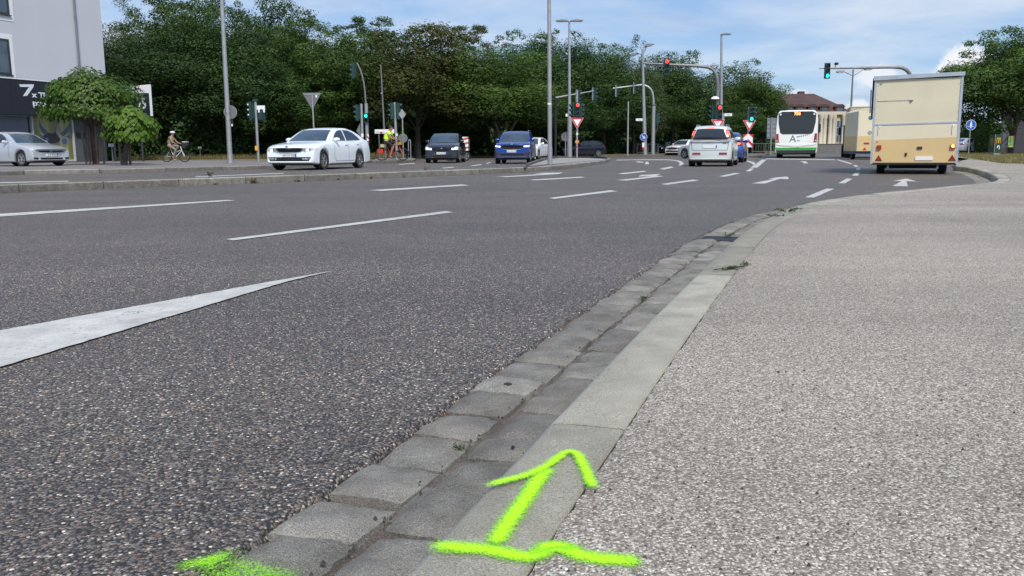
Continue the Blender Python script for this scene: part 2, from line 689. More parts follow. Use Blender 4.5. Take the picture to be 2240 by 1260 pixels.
def thing(name, label, cat, loc, rotz=0.0, group=None):
    o = bpy.data.objects.new(name, None)
    COL.objects.link(o)
    o.location = loc
    o.rotation_euler = (0, 0, rotz)
    o.empty_display_size = 0.3
    return tag(o, label, cat, group)


def copy_tree(o, parent=None):
    c = o.copy()
    COL.objects.link(c)
    if parent:
        c.parent = parent
    for ch in list(o.children):
        copy_tree(ch, c)
    return c


def text_mesh(body, size, mt, name='lettering', parent=None, matrix=None, extrude=0.004, align='LEFT', bold=0.0, shear=0.0, xs=1.0):
    cu = bpy.data.curves.new(name, 'FONT')
    cu.body = body
    cu.size = size
    cu.extrude = extrude
    cu.align_x = align
    cu.offset = bold
    cu.shear = shear
    cu.resolution_u = 3
    t = bpy.data.objects.new('tmp', cu)
    COL.objects.link(t)
    dg = bpy.context.evaluated_depsgraph_get()
    me = bpy.data.meshes.new_from_object(t.evaluated_get(dg))
    bpy.data.objects.remove(t)
    bpy.data.curves.remove(cu)
    me.materials.clear()
    me.materials.append(mt)
    o = bpy.data.objects.new(name, me)
    if xs != 1.0:
        me.transform(Matrix.Diagonal((xs, 1, 1, 1)))
    if matrix is not None:
        me.transform(matrix)
    COL.objects.link(o)
    if parent:
        o.parent = parent
    return o


STAND = Matrix.Rotation(radians(90), 4, 'X')     # text lying in XY stands up in XZ, facing -Y
# ================================================================== THE SETTING
# --- smooth polyline through points, parametrised by arc length
def catmull(pts, step):
    pts = [Vector(p) for p in pts]
    res = []
    for i in range(len(pts) - 1):
        p0 = pts[max(i - 1, 0)]
        p1, p2 = pts[i], pts[i + 1]
        p3 = pts[min(i + 2, len(pts) - 1)]
        n = max(2, int((p2 - p1).length / step))
        for k in range(n):
            t = k / n
            res.append(0.5 * ((2 * p1) + (p2 - p0) * t + (2 * p0 - 5 * p1 + 4 * p2 - p3) * t * t + (3 * p1 - p0 - 3 * p2 + p3) * t ** 3))
    res.append(pts[-1])
    return res


class Path:
    def __init__(s, pts, step=0.1):
        s.p = catmull(pts, step)
        s.s = [0.0]
        for a, b in zip(s.p, s.p[1:]):
            s.s.append(s.s[-1] + (b - a).length)
        s.L = s.s[-1]

    def at(s, d):
        d = min(max(d, 0), s.L - 1e-6)
        i = int(np.searchsorted(s.s, d, side='right')) - 1
        i = min(i, len(s.p) - 2)
        t = (d - s.s[i]) / max(1e-9, s.s[i + 1] - s.s[i])
        return s.p[i].lerp(s.p[i + 1], t)

    def tan(s, d):
        a, b = s.at(d - .05), s.at(d + .05)
        return (b - a).normalized()

    def nearest(s, q):
        q = Vector((q[0], q[1], 0))
        best = min(range(len(s.p)), key=lambda i: (Vector((s.p[i].x, s.p[i].y, 0)) - q).length)
        return s.s[best]


def smst(a, b, x):
    t = min(1, max(0, (x - a) / (b - a)))
    return t * t * (3 - 2 * t)


ZK0, ZK1 = 0.040, 0.115


def zk(Y):
    return ZK0 + (ZK1 - ZK0) * smst(6.0, 12.5, Y)


def Gk(px, py):            # point on the kerb-top / pavement surface
    p = G(px, py, ZK0)
    for _ in range(6):
        p = G(px, py, zk(p.y))
    return p


kerb_px = [(885, 1262), (1040, 1098), (1212, 920), (1330, 797), (1440, 684), (1530, 596), (1592, 538), (1653, 492), (1740, 450), (1857, 429), (1900, 424), (2007, 413.5),
           (2076, 407), (2129, 402), (2172, 397), (2185, 390), (2173, 381.5), (2144, 371.5), (2110, 364.3), (2092, 361)]
kp = [Gk(*q) for q in kerb_px]
d0 = (kp[1] - kp[0]).normalized()
kp = [kp[0] - d0 * 4.0, kp[0] - d0 * 1.5] + kp
dl = (kp[-1] - kp[-2]).normalized()
kp = kp + [kp[-1] + dl * 14 + Vector((2, 0, 0)), kp[-1] + dl * 34 + Vector((9, 0, 0))]
KP = Path([(p.x, p.y, 0) for p in kp], .12)
# smooth it a little
for _ in range(6):
    q = KP.p[:]
    for i in range(2, len(q) - 2):
        KP.p[i] = (q[i - 1] + q[i] * 2 + q[i + 1]) / 4
KW = 0.172       # kerb width


def kpt(d, off, z):
    """off > 0 to the right (pavement side) of the road-side kerb edge"""
    p = KP.at(d)
    t = KP.tan(d)
    n = Vector((t.y, -t.x, 0)).normalized()
    p = p + n * off
    return Vector((p.x, p.y, z))


GUT = 0.35      # gutter width, two rows of setts
ds = [i * .035 for i in range(int(13 / .035))]
ds += [ds[-1] + .25 * (i + 1) for i in range(int((KP.L - ds[-1]) / .25) - 1)]

# road: rows from far left to the ragged asphalt edge beside the gutter
mb = MB()
rows = []
rr = random.Random(3)
for d in ds:
    e = kpt(d, -GUT - .004 + rr.uniform(-.005, .005) + .005 * sin(d * 31) + .004 * sin(d * 67), 0)
    y = e.y
    rows.append([(-14, y, 0), (-3 if e.x > -2.5 else e.x - .6, y, 0), (e.x - .022, y, 0), (e.x - .006, y, -.005), (e.x + .010, y, -.03)])
rows.insert(0, [(-14, -6, 0), (-3, -6, 0), (rows[0][2][0], -6, 0), (rows[0][3][0], -6, 0), (rows[0][4][0], -6, -.03)])
for r in rows:
    r.insert(0, (-90, r[0][1], 0))
rows = [r for i, r in enumerate(rows) if i == 0 or r[0][1] > rows[i - 1][0][1] + 1e-4]
for i in range(len(rows) - 1):
    a, b = rows[i], rows[i + 1]
    for k in range(len(a) - 1):
        mb.add([a[k], a[k + 1], b[k + 1], b[k]], [(0, 1, 2, 3)])
ye = rows[-1][0][1]
xe = rows[-1][-2][0]
mb.add([(-90, ye, 0), (xe, ye, 0), (120, ye + 60, 0), (120, 160, 0), (-90, 160, 0)], [(0, 1, 2, 3, 4)])
o = mb.build('road', M_asphalt)
tag(o, kind='structure')

# base ground far beyond everything
M_ground = mat('far_ground', (.06, .07, .035), rough=.95, var=.3, scale=.05)
g = MB().add([(-900, -300, -.25), (900, -300, -.25), (900, 1500, -.25), (-900, 1500, -.25)], [(0, 1, 2, 3)]).build('ground', M_ground)
tag(g, kind='structure')

# pavement on the right: rows of constant y from the kerb's back edge
mb = MB()
prow = []
for d in ds:
    e = kpt(d, KW + .004 + rr.uniform(-.003, .004), 0)
    z = zk(e.y)
    xs = [e.x, e.x + .05, e.x + .5, e.x + 2, e.x + 6, 60]
    prow.append([(x, e.y, z - (.006 if j == 0 else 0)) for j, x in enumerate(xs)])
prow.insert(0, [(p[0], -6, ZK0) for p in prow[0]])
prow = [r for i, r in enumerate(prow) if i == 0 or r[0][1] > prow[i - 1][0][1] + 1e-4]
prow.append([(prow[-1][0][0] + 60, 100, ZK1)] * 1 + [(x + 40, 100, ZK1) for x in (80, 90, 100, 110, 120)])
for i in range(len(prow) - 1):
    a, b = prow[i], prow[i + 1]
    for k in range(len(a) - 1):
        mb.add([a[k], a[k + 1], b[k + 1], b[k]], [(0, 1, 2, 3)])
pav = mb.build('pavement', M_pave)
tag(pav, kind='structure')

# gutter bed and its setts
mb = MB()
gl = [kpt(d, -GUT - .02, -.025) for d in ds]
gr = [kpt(d, .03, -.025) for d in ds]
for i in range(len(ds) - 1):
    mb.add([gl[i], gr[i], gr[i + 1], gl[i + 1]], [(0, 1, 2, 3)])
gut = mb.build('gutter', M_mortar)
tag(gut, kind='structure')


def sett_mesh(seed):
    r = random.Random(seed)
    n = 7
    vs, fs = [], []
    # rounded superellipse outline rings, top domed and knobbly
    hsh = [[r.uniform(-1, 1) for _ in range(8)] for _ in range(8)]
    sk = r.uniform(-.09, .09)
    for j in range(n):
        for i in range(n):
            u, v = -1 + 2 * i / (n - 1), -1 + 2 * j / (n - 1)
            e = 0.86
            x = u * (1 - .06 * v * v * abs(u)) + sk * v * .5
            y = v * (1 - .05 * u * u * abs(v)) + sk * u * .5
            m = max(abs(u), abs(v))
            x += hsh[i][j] * .035 * (m > .9)
            y += hsh[j][i] * .035 * (m > .9)
            z = 0.0 - .35 * max(0, m - .66) ** 2 * 7 - .10 * (u * u + v * v) + hsh[j][i] * .075 + .08 * sin(2.2 * u + seed) * cos(1.9 * v + seed * 2)
            vs.append((x * .5, y * .5, z * .03))
    for j in range(n - 1):
        for i in range(n - 1):
            a = j * n + i
            fs.append((a, a + 1, a + n + 1, a + n))
    ring = [i for i in range(n)] + [j * n + n - 1 for j in range(1, n)] + [(n - 1) * n + i for i in range(n - 2, -1, -1)] + [j * n for j in range(n - 2, 0, -1)]
    base = len(vs)
    for q in ring:
        vs.append((vs[q][0] * 1.0, vs[q][1] * 1.0, -.05))
    L = len(ring)
    for k in range(L):
        fs.append((ring[k], base + k, base + (k + 1) % L, ring[(k + 1) % L]))
    me = bpy.data.meshes.new('cobblestone')
    me.from_pydata(vs, [], fs)
    me.materials.append(M_cobble)
    me.polygons.foreach_set('use_smooth', [True] * len(me.polygons))
    me.set_sharp_from_angle(angle=radians(50))
    return me


setts = [sett_mesh(s) for s in range(12)]
dstart = KP.nearest(G(880, 1262)) - 0.75
grate_d = KP.nearest(Gk(1640, 510)) + .02
rs = random.Random(12)
for row, (oc, wd) in enumerate([(-GUT + .086, .178), (-.088, .164)]):
    d = dstart + row * .07
    lim = 27 if row == 0 else 27
    while d < dstart + lim:
        ln = rs.uniform(.15, .235)
        gap = rs.uniform(-.004, .008)
        mid = d + ln / 2
        if abs(mid - grate_d) < .15 + ln / 2:
            d += ln * .5
            d = max(d, grate_d + .16) if mid > grate_d - .2 else d
            if d < grate_d:
                d = grate_d + .16
            continue
        p = kpt(mid, oc + rs.uniform(-.006, .006), rs.uniform(-.006, .003) + (.001 if row == 0 else -.005))
        t = KP.tan(mid)
        o = bpy.data.objects.new('cobblestone', setts[rs.randrange(12)])
        COL.objects.link(o)
        o.parent = gut
        o.location = p
        o.rotation_euler = (rs.uniform(-.03, .03), rs.uniform(-.03, .03), atan2(t.y, t.x) + rs.uniform(-.04, .04) + (pi if rs.random() < .5 else 0))
        o.scale = (ln, wd + rs.uniform(-.012, .008), 1)
        d += ln + gap
# drain grate in the gutter
M_iron = mat('cast_iron', (.05, .05, .06), rough=.6, metal=.4, var=.2)
gt = kpt(grate_d, -.17, -.008)
tt = KP.tan(grate_d)
root = thing('drain_grate', 'dark iron drain grate set in the cobbled gutter beside the kerb', 'drain', gt, atan2(tt.y, tt.x))
f = MB()
f.box((-.15, -.16, -.03), (.15, -.135, .0)).box((-.15, .135, -.03), (.15, .16, .0)).box((-.15, -.135, -.03), (-.128, .135, .0)).box((.128, -.135, -.03), (.15, .135, .0))
f.build('frame', M_iron, root)
for k in range(7):
    MB().box((-.105 + k * .035 - .011, -.133, -.03), (-.105 + k * .035 + .011, .133, -.003)).build('bar', M_iron, root)

# kerb stones on the right
M_chamf = granite('granite_kerb_edge', [(.30, (.17, .165, .14)), (.45, (.27, .262, .225)), (.6, (.36, .35, .305)), (.75, (.48, .47, .42))], spk=300, bump=.15, var=.08, stain=(.26, .27, .25))
kroot = bpy.data.objects.new('kerb', None)
COL.objects.link(kroot)
tag(kroot, kind='structure')


def kerb_piece(name, fpt, d0, d1, w, ztop, zbot, parent, mats, seg=.12, ch=.022, gap=.005, rev=1):
    n = max(2, int((d1 - d0) / seg) + 1)
    mb = MB()
    rings = []
    rr = random.Random(int(d0 * 1000))
    dz = rr.uniform(-.002, .003)
    for i in range(n):
        d = d0 + gap / 2 + (d1 - d0 - gap) * i / (n - 1)
        e = .004 if i in (0, n - 1) else 0
        zt = ztop(fpt(d, 0, 0)) + dz
        prof = [(0.0, zbot), (0.0 + e, zt - ch), (ch * .35, zt - ch * .45), (ch + e, zt - .002 - e), (w * .5, zt - e), (w - .006, zt - e), (w, zt - .008), (w, zbot)]
        rings.append([fpt(d, o_, z_) for o_, z_ in prof])
    m = len(rings[0])
    vs = [v for r in rings for v in r]
    o0 = len(mb.v)
    for i in range(n - 1):
        for k in range(m - 1):
            mb.mi = 1 if k in (1, 2) else 0
            a = i * m + k
            mb.add([vs[a], vs[a + 1], vs[a + 1 + m], vs[a + m]], [(0, 1, 2, 3)])
    mb.mi = 0
    mb.add(rings[0], [tuple(range(m))])
    mb.add(rings[-1], [tuple(reversed(range(m)))])
    ob = mb.build(name, mats, parent, fixn=False)
    me = ob.data
    bm = bmesh.new()
    bm.from_mesh(me)
    bmesh.ops.remove_doubles(bm, verts=bm.verts, dist=.0004)
    bmesh.ops.recalc_face_normals(bm, faces=bm.faces)
    bm.to_mesh(me)
    bm.free()
    me.polygons.foreach_set('use_smooth', [True] * len(me.polygons))
    me.set_sharp_from_angle(angle=radians(32))
    return ob


joints = [KP.nearest(Gk(*q)) for q in ((1212, 920), (1440, 684), (1530, 596), (1592, 538), (1685, 474), (1706, 463), (1760, 446))]
js = [joints[0] - 3.3, joints[0] - 2.1, joints[0] - .93] + joints
js += [js[-1] + 1.0 * (i + 1) for i in range(26)]
for a, b in zip(js, js[1:]):
    if b < KP.L - .5:
        kerb_piece('kerb_stone', lambda q, o_, z: kpt(q, o_ - .018, z), max(a, 0.05), b, KW + .018, lambda p: zk(p.y), -.06, kroot, [M_kerb, M_chamf], ch=.027, gap=.007 if a < 12 else .01)

# dark crevice between kerb and paving with small gaps: soil strip
mb = MB()
a_ = [kpt(d, KW - .004, zk(kpt(d, 0, 0).y) - .012) for d in ds]
b_ = [kpt(d, KW + .012, zk(kpt(d, 0, 0).y) - .012) for d in ds]
for i in range(len(ds) - 1):
    mb.add([a_[i], b_[i], b_[i + 1], a_[i + 1]], [(0, 1, 2, 3)])
tag(mb.build('joint_soil', M_dark), kind='structure')

# --- median kerb strip between the carriageways
ZM = 0.15
mp = [G(-330, 447, 0), G(0, 423.5, 0), G(300, 411, 0), G(600, 399.5, 0), G(800, 391.5), G(1000, 383.5, 0), G(1130, 377.5, 0), G(1210, 372.5, 0), G(1275, 365, 0), G(1322, 357.5, 0), G(1336, 352, 0)]
mp = [mp[0] + (mp[0] - mp[1]) * 1.5] + mp
MP = Path([(p.x, p.y, 0) for p in mp], .4)


def mpt(d, off, z):
    p = MP.at(d)
    t = MP.tan(d)
    n = Vector((-t.y, t.x, 0)).normalized()      # to the far (left) side
    return Vector((p.x + n.x * off, p.y + n.y * off, z))


mroot = bpy.data.objects.new('median_kerb', None)
COL.objects.link(mroot)
tag(mroot, kind='structure')
dsplit = MP.nearest(G(1150, 376.5))
d = 0.1
while d < MP.L - 1:
    kerb_piece('kerb_stone', mpt, d, min(d + 1.5, MP.L - .05), .16, lambda p: ZM, -.05, mroot, [M_kerbdark, M_kerb], seg=.4, ch=.02, gap=.02)
    d += 1.5
d = 0.1
while d < dsplit:
    kerb_piece('kerb_stone', lambda q, o_, z: mpt(q, .56 - o_, z), d, d + 1.5, .14, lambda p: ZM, -.05, mroot, [M_kerbdark, M_kerb], seg=.5, ch=.02, gap=.02)
    d += 1.5
mb = MB()
n = 80
for i in range(n):
    a, b = .1 + (dsplit + .5) * i / n, .1 + (dsplit + .5) * (i + 1) / n
    mb.add([mpt(a, .158, ZM - .006), mpt(a, .422, ZM - .006), mpt(b, .422, ZM - .006), mpt(b, .158, ZM - .006)], [(0, 1, 2, 3)])
tag(mb.build('median_strip', M_kerbdark), kind='structure')
# island that the median widens into
back_px = [(1325, 347.5), (1290, 345.5), (1225, 345.3), (1198, 349), (1172, 357), (1150, 366.0)]
isl = [mpt(dsplit + (MP.L - dsplit - .1) * i / 14, .158 if i else .3, ZM - .004) for i in range(15)]
isl += [G(x, y, ZM - .004) for x, y in back_px]
tag(MB().add(isl, [tuple(range(len(isl)))]).build('traffic_island', M_slab), kind='structure')
BP = Path([G(x, y, 0) for x, y in [(1336, 351)] + back_px], .5)
d = 0.05
while d < BP.L - .3:
    kerb_piece('kerb_stone', lambda q, o_, z: Vector((BP.at(q).x, BP.at(q).y, z)) + Vector((BP.tan(q).y, -BP.tan(q).x, 0)) * (-o_), d, min(d + 1.5, BP.L - .02), .15, lambda p: ZM, -.05, mroot, [M_kerbdark, M_kerb], seg=.5, ch=.02, gap=.02)
    d += 1.5

# --- far pavement on the left with its own kerb
fp = [G(-330, 405), G(0, 384), G(250, 378.5), G(420, 374.2), G(580, 369.5), G(700, 363), G(800, 357), G(850, 353.5), G(905, 351.5)]
fp = [fp[0] + (fp[0] - fp[1])] + fp
FP = Path([(p.x, p.y, 0) for p in fp], .5)


def fpt_(d, off, z):
    p = FP.at(d)
    t = FP.tan(d)
    n = Vector((-t.y, t.x, 0)).normalized()
    return Vector((p.x + n.x * off, p.y + n.y * off, z))


froot = bpy.data.objects.new('far_kerb', None)
COL.objects.link(froot)
tag(froot, kind='structure')
d = .1
while d < FP.L - 1:
    kerb_piece('kerb_stone', fpt_, d, min(d + 2.2, FP.L - .05), .18, lambda p: .14, -.05, froot, [M_kerbdark, M_kerb], seg=.6, ch=.02, gap=.025)
    d += 2.2
M_walk = mat('far_paving', (.17, .16, .155), rough=.9, var=.15, scale=.7, bump=.2)
pl = [fpt_(.1 + (FP.L - .2) * i / 30, .175, .136) for i in range(31)]
pl += [G(912, 349.5, .136), G(905, 348, .136), G(860, 347.5, .136), G(830, 349, .136), G(700, 351, .136), G(560, 351.5, .136)]
pl += [(-25, 62, .136), (-60, 60, .136), (-60, 12, .136)]
tag(MB().add([tuple(p) for p in pl], [tuple(range(len(pl)))]).build('far_pavement', M_walk), kind='structure')

# verge of dry grass soil under the trees
M_soil = mat('dry_verge', (.16, .14, .085), rough=.95, var=.35, scale=.8, bump=.5, bscale=8)
pl = [(-60, 50, .142), (-30, 52.5, .142), (-22, 54.3, .142), (-14, 57.5, .142), (-9.5, 66, .142), (-7, 74, .142), (4, 76, .142), (16, 84, .142), (22, 98, .142), (34, 112, .142), (90, 130, .142), (90, 160, .142), (-90, 160, .142), (-90, 50, .142)]
tag(MB().prism([(p[0], p[1]) for p in pl], -.02, .142, 'Z').build('verge', M_soil), kind='structure')
# grass area on the right
M_vg = mat('dry_grass_soil', (.17, .16, .075), rough=.95, var=.35, scale=1.2, bump=.5, bscale=9)
vg = [G(2092, 344, ZK1), G(2125, 348.5, ZK1), G(2180, 354, ZK1), G(2250, 356.5, ZK1), G(2420, 360, ZK1), G(2600, 362, ZK1), (60, 26, ZK1), (60, 62, ZK1), (34, 62, ZK1), G(2100, 336, ZK1)]
tag(MB().add([(p[0], p[1], ZK1 + .006) for p in vg], [tuple(range(len(vg)))]).build('grass_verge', M_vg), kind='structure')

# --- road markings (4 to 6 mm above the asphalt)
marks = [
    [(-420, 494.5), (-420, 501.5), (0, 473.6), (515, 438.6), (497, 437.2), (0, 467.6)],
    [(494, 523), (510, 525.8), (992, 464.2), (975, 461.6)],
    [(805, 416), (835, 417.6), (1027, 405.4), (1010, 403.4)],
    [(1158, 393), (1170, 394.6), (1281, 388.3), (1270, 386.7)],
    [(1200, 433), (1213, 435), (1352, 418), (1335, 416)],
    [(1351, 379.5), (1363, 381), (1415, 375.3), (1408, 373.7)],
    [(1445, 402.5), (1458, 404.2), (1530, 394.6), (1516, 392.8)],
    [(1443, 369), (1452, 370.9), (1475, 366), (1467, 364.3)],
    [(1572, 385.5), (1585, 386.6), (1619, 379.5), (1609, 378.0)],
    [(1631, 374.3), (1641, 374.9), (1650, 368.8), (1642, 368.3)],
    [(1641, 366.8), (1657, 366.6), (1677, 349), (1667, 349)],
    [(1676, 346.6), (1676, 348.2), (1827, 350.2), (1827, 348.6)],
    [(1828, 349), (1861, 359.3), (1865, 357.8), (1835, 349)],
    [(1866, 361.4), (1871, 365), (1878, 364.2), (1873, 360.7)],
    [(1873, 368), (1874, 372.9), (1882, 372.4), (1881, 367.6)],
    [(1863.5, 384.4), (1876.5, 384.4), (1880.5, 377.4), (1871, 377.4)],
    [(1833.5, 400.8), (1848, 401.2), (1865, 391), (1852, 390.4)],
    [(1760.5, 431.5), (1781, 432.2), (1825, 413), (1808, 412.4)],
    [(-200, 403.4), (-200, 405.4), (0, 400.6), (150, 396.8), (150, 395.4), (0, 398.6)],
    [(425, 386.2), (430, 387.4), (620, 379.6), (620, 378.2)],
    [(967, 367), (969, 368.4), (994, 366.4), (991, 365)],
    [(1030, 362.1), (1032, 363.4), (1054, 360.6), (1052, 359.2)],
    [(1063, 357.4), (1065, 358.6), (1074, 355.8), (1072, 354.6)],
    [(872, 359), (874, 360.3), (909, 357.6), (907, 356.3)],
]
arrows = [
    [(1084, 386.4), (1108, 387.2), (1160, 384.4), (1222, 380.6), (1232, 377.2), (1190, 377.9), (1165, 379.8), (1190, 379.9), (1150, 383)],
    [(1347, 394), (1370, 395), (1400, 391.6), (1452, 385.6), (1436, 383.9), (1446, 380.2), (1402, 382.8), (1396, 386.2), (1424, 384.9), (1392, 389.6)],
    [(1643.8, 401), (1673, 401.6), (1705, 391.4), (1726, 391.8), (1722.5, 386), (1700, 387.9), (1680, 391.2), (1693.6, 391.5)],
    [(1749, 354.2), (1757.6, 354.7), (1757, 357.4), (1768, 357.2), (1764, 353.4), (1757, 352.1)],
    [(1952.7, 407), (1985.8, 407.6), (1983, 396.6), (2005.8, 396.8), (1983, 390.5), (1952, 395.8), (1972, 396)],
]
small = [[(1389, 354.4), (1397, 355.6), (1408, 355.6), (1408, 354.2), (1397, 352.8)],
         [(1410, 359.2), (1420.5, 359.2), (1417.4, 353.6), (1413, 353.6)]]


def ragged(vs, step=.05, amp=.004, seed=5):
    r = random.Random(seed)
    out_ = []
    for a, b in zip(vs, vs[1:] + vs[:1]):
        n = min(160, max(1, int((b - a).length / step)))
        t = (b - a).normalized() if (b - a).length > 1e-6 else Vector((1, 0, 0))
        nn = Vector((-t.y, t.x, 0))
        for k in range(n):
            p = a.lerp(b, k / n)
            out_.append(p + (nn * r.uniform(-amp, amp) if k else Vector((0, 0, 0))))
    return out_


def sheet(name, poly, z, mt, parent=None):
    vs = [G(x, y, z) for x, y in poly]
    if min(v.y for v in vs) < 12:
        vs = ragged(vs)
    return MB().add(vs, [tuple(range(len(vs)))]).build(name, mt, parent)


mkroot = bpy.data.objects.new('road_markings', None)
COL.objects.link(mkroot)
tag(mkroot, kind='structure')
for q in marks:
    sheet('lane_dash', q, .005, M_mark, mkroot)
for q in arrows:
    sheet('lane_arrow', q, .005, M_mark, mkroot)
for q in small:
    sheet('lane_arrow', q, .005, M_mark, mkroot)


def strip(name, upper, lower, z, mt, parent):
    vs = [G(x, y, z) for x, y in upper] + [G(x, y, z) for x, y in lower]
    n = len(upper)
    return MB().add(vs, [(i, i + 1, i + 1 + n, i + n) for i in range(n - 1)]).build(name, mt, parent)


sheet('taper_marking', [(-420, 797), (-420, 927), (0, 802), (340, 701), (620, 617.5), (722, 593.2), (600, 614.2), (360, 658), (0, 722.5)], .006, M_mark, mkroot)
strip('curved_marking', [(1348, 349.6), (1400, 348.8), (1463, 348.8), (1484, 351), (1492, 353.5), (1496.5, 358), (1489, 362.8)], [(1348, 350.8), (1400, 350.0), (1461, 350.2), (1478, 352), (1484, 354.3), (1487.5, 358), (1483, 362)], .005, M_mark, mkroot)
strip('curved_marking', [(1621, 350), (1640, 352), (1650, 355), (1655, 359.8)], [(1621, 351.5), (1636, 354), (1643, 356.8), (1648, 360.5)], .005, M_mark, mkroot)
# ================================================================== VEHICLES
def paint(name, col, metal=0.0, rough=.3):
    return mat(name, col, rough=rough, metal=metal, coat=.8, var=.02, scale=1.0)


M_glass = mat('tinted_glass', (.018, .024, .030), rough=.04, spec=.9, var=.1)
M_glass2 = mat('windscreen_glass', (.035, .055, .075), rough=.04, spec=.9, var=.25, scale=2)
M_tyre = mat('tyre_rubber', (.014, .014, .015), rough=.85)
M_rim = mat('alloy_rim', (.45, .46, .48), rough=.3, metal=.8)
M_rimd = mat('dark_alloy', (.10, .10, .11), rough=.35, metal=.7)
M_grille = mat('grille_black', (.008, .008, .009), rough=.35)
M_trim = mat('dark_trim', (.025, .025, .027), rough=.55)
M_chrome = mat('chrome', (.65, .66, .68), rough=.15, metal=1.0)
M_head = mat('headlamp_glass', (.42, .44, .46), rough=.08, spec=.8, var=.5, scale=9)
M_headon = mat('headlamp_lit', (.9, .9, .85), emit=(1, .97, .9), estr=2.6)
M_headwarm = mat('headlamp_warm', (.9, .8, .6), emit=(1, .78, .45), estr=1.6)
M_tail = mat('tail_lamp', (.30, .012, .012), rough=.15, coat=.6)
M_tailon = mat('tail_lamp_lit', (.8, .05, .02), emit=(1, .12, .05), estr=2.2)
M_plate = mat('number_plate', (.72, .73, .72), rough=.5, var=.02)
M_platetxt = mat('plate_lettering', (.02, .02, .025), rough=.5)
M_eu = mat('plate_blue', (.02, .08, .40), rough=.5)
M_seam = mat('panel_gap', (.02, .02, .022), rough=.8)


def interp(pts, s, d=.10):
    xs = [p[0] for p in pts]
    ys = [p[1] for p in pts]
    return float(np.mean(np.interp([s - d, s - d * .5, s, s + d * .5, s + d], xs, ys)))


def project(bvh, poly, axis, sign, mt, name, parent, off=.006, maxe=.10):
    """hug a flat outline onto the body: poly in (x,z) for axis 'Y', in (y,z) for axis 'X'"""
    bm = bmesh.new()
    vs = [bm.verts.new((p[0], p[1], 0)) for p in poly]
    try:
        bm.faces.new(vs)
    except ValueError:
        bm.free()
        return None
    bmesh.ops.triangulate(bm, faces=bm.faces[:])
    for _ in range(5):
        le = [e for e in bm.edges if e.calc_length() > maxe]
        if not le:
            break
        bmesh.ops.subdivide_edges(bm, edges=le, cuts=1)
        bmesh.ops.triangulate(bm, faces=bm.faces[:])
    dead = []
    for v in bm.verts:
        a, b = v.co.x, v.co.y
        if axis == 'Y':
            o, d = Vector((a, 5 * sign, b)), Vector((0, -sign, 0))
        elif axis == 'X':
            o, d = Vector((9 * sign, a, b)), Vector((-sign, 0, 0))
        else:
            o, d = Vector((a, b, 5)), Vector((0, 0, -1))
        h = bvh.ray_cast(o, d)
        if h[0] is None:
            dead.append(v)
            continue
        nrm = h[1] if h[1].dot(d) < 0 else -h[1]
        v.co = h[0] + (nrm * .5 - d * .5).normalized() * off
    if dead:
        bmesh.ops.delete(bm, geom=dead, context='VERTS')
    bmesh.ops.recalc_face_normals(bm, faces=bm.faces)
    me = bpy.data.meshes.new(name)
    if bm.faces:
        ref = Vector((0, sign, 0)) if axis == 'Y' else Vector((sign, 0, 0)) if axis == 'X' else Vector((0, 0, 1))
        s = sum(f.normal.dot(ref) for f in bm.faces)
        if s < 0:
            bmesh.ops.reverse_faces(bm, faces=bm.faces)
    bm.to_mesh(me)
    bm.free()
    me.materials.append(mt)
    me.polygons.foreach_set('use_smooth', [True] * len(me.polygons))
    o = bpy.data.objects.new(name, me)
    COL.objects.link(o)
    if parent:
        o.parent = parent
    return o


def wheel_obj(parent, x, y, r, w, side, spokes=10, rimmat=None, name='wheel'):
    rim_r = r * .68
    mb = MB()
    hw = w / 2
    mb.lathe([(rim_r, -hw * .8), (r * .93, -hw), (r, -hw * .6), (r, hw * .6), (r * .93, hw), (rim_r, hw * .8), (rim_r * .97, hw * .3), (rim_r * .97, -hw * .7), (rim_r, -hw * .8)], 28, 'Y')
    t = mb.build(name, M_tyre, parent, smooth=35, loc=(x, y, r))
    rb = MB()
    so = side
    y0 = so * hw * .55
    rb.lathe([(rim_r * .99, y0 * 1.35), (rim_r * .99, y0 * .5), (rim_r * .9, y0 * .5), (rim_r * .9, y0 * 1.35), (rim_r * .99, y0 * 1.35)], 28, 'Y')
    rb.lathe([(.0, y0 * 1.25), (rim_r * .2, y0 * 1.2), (rim_r * .22, y0 * .7)], 12, 'Y')
    for k in range(spokes):
        a = 2 * pi * k / spokes + (.11 if k % 2 else -.11) * (1 if spokes >= 10 else 0)
        c, s_ = cos(a), sin(a)
        wd = rim_r * (.055 if spokes >= 10 else .10)
        p = [(c * rim_r * .15 - s_ * wd, s_ * rim_r * .15 + c * wd), (c * rim_r * .15 + s_ * wd, s_ * rim_r * .15 - c * wd),
             (c * rim_r * .94 + s_ * wd * 1.3, s_ * rim_r * .94 - c * wd * 1.3), (c * rim_r * .94 - s_ * wd * 1.3, s_ * rim_r * .94 + c * wd * 1.3)]
        rb.prism(p, y0 * .85, y0 * 1.25, 'Y')
    rb.build('rim', rimmat or M_rim, t, smooth=35)
    db = MB().lathe([(0, y0 * .3), (rim_r * .97, y0 * .3), (rim_r * .97, y0 * .1), (0, y0 * .1)], 20, 'Y')
    db.build('brake_disc', M_rimd, t)
    return t


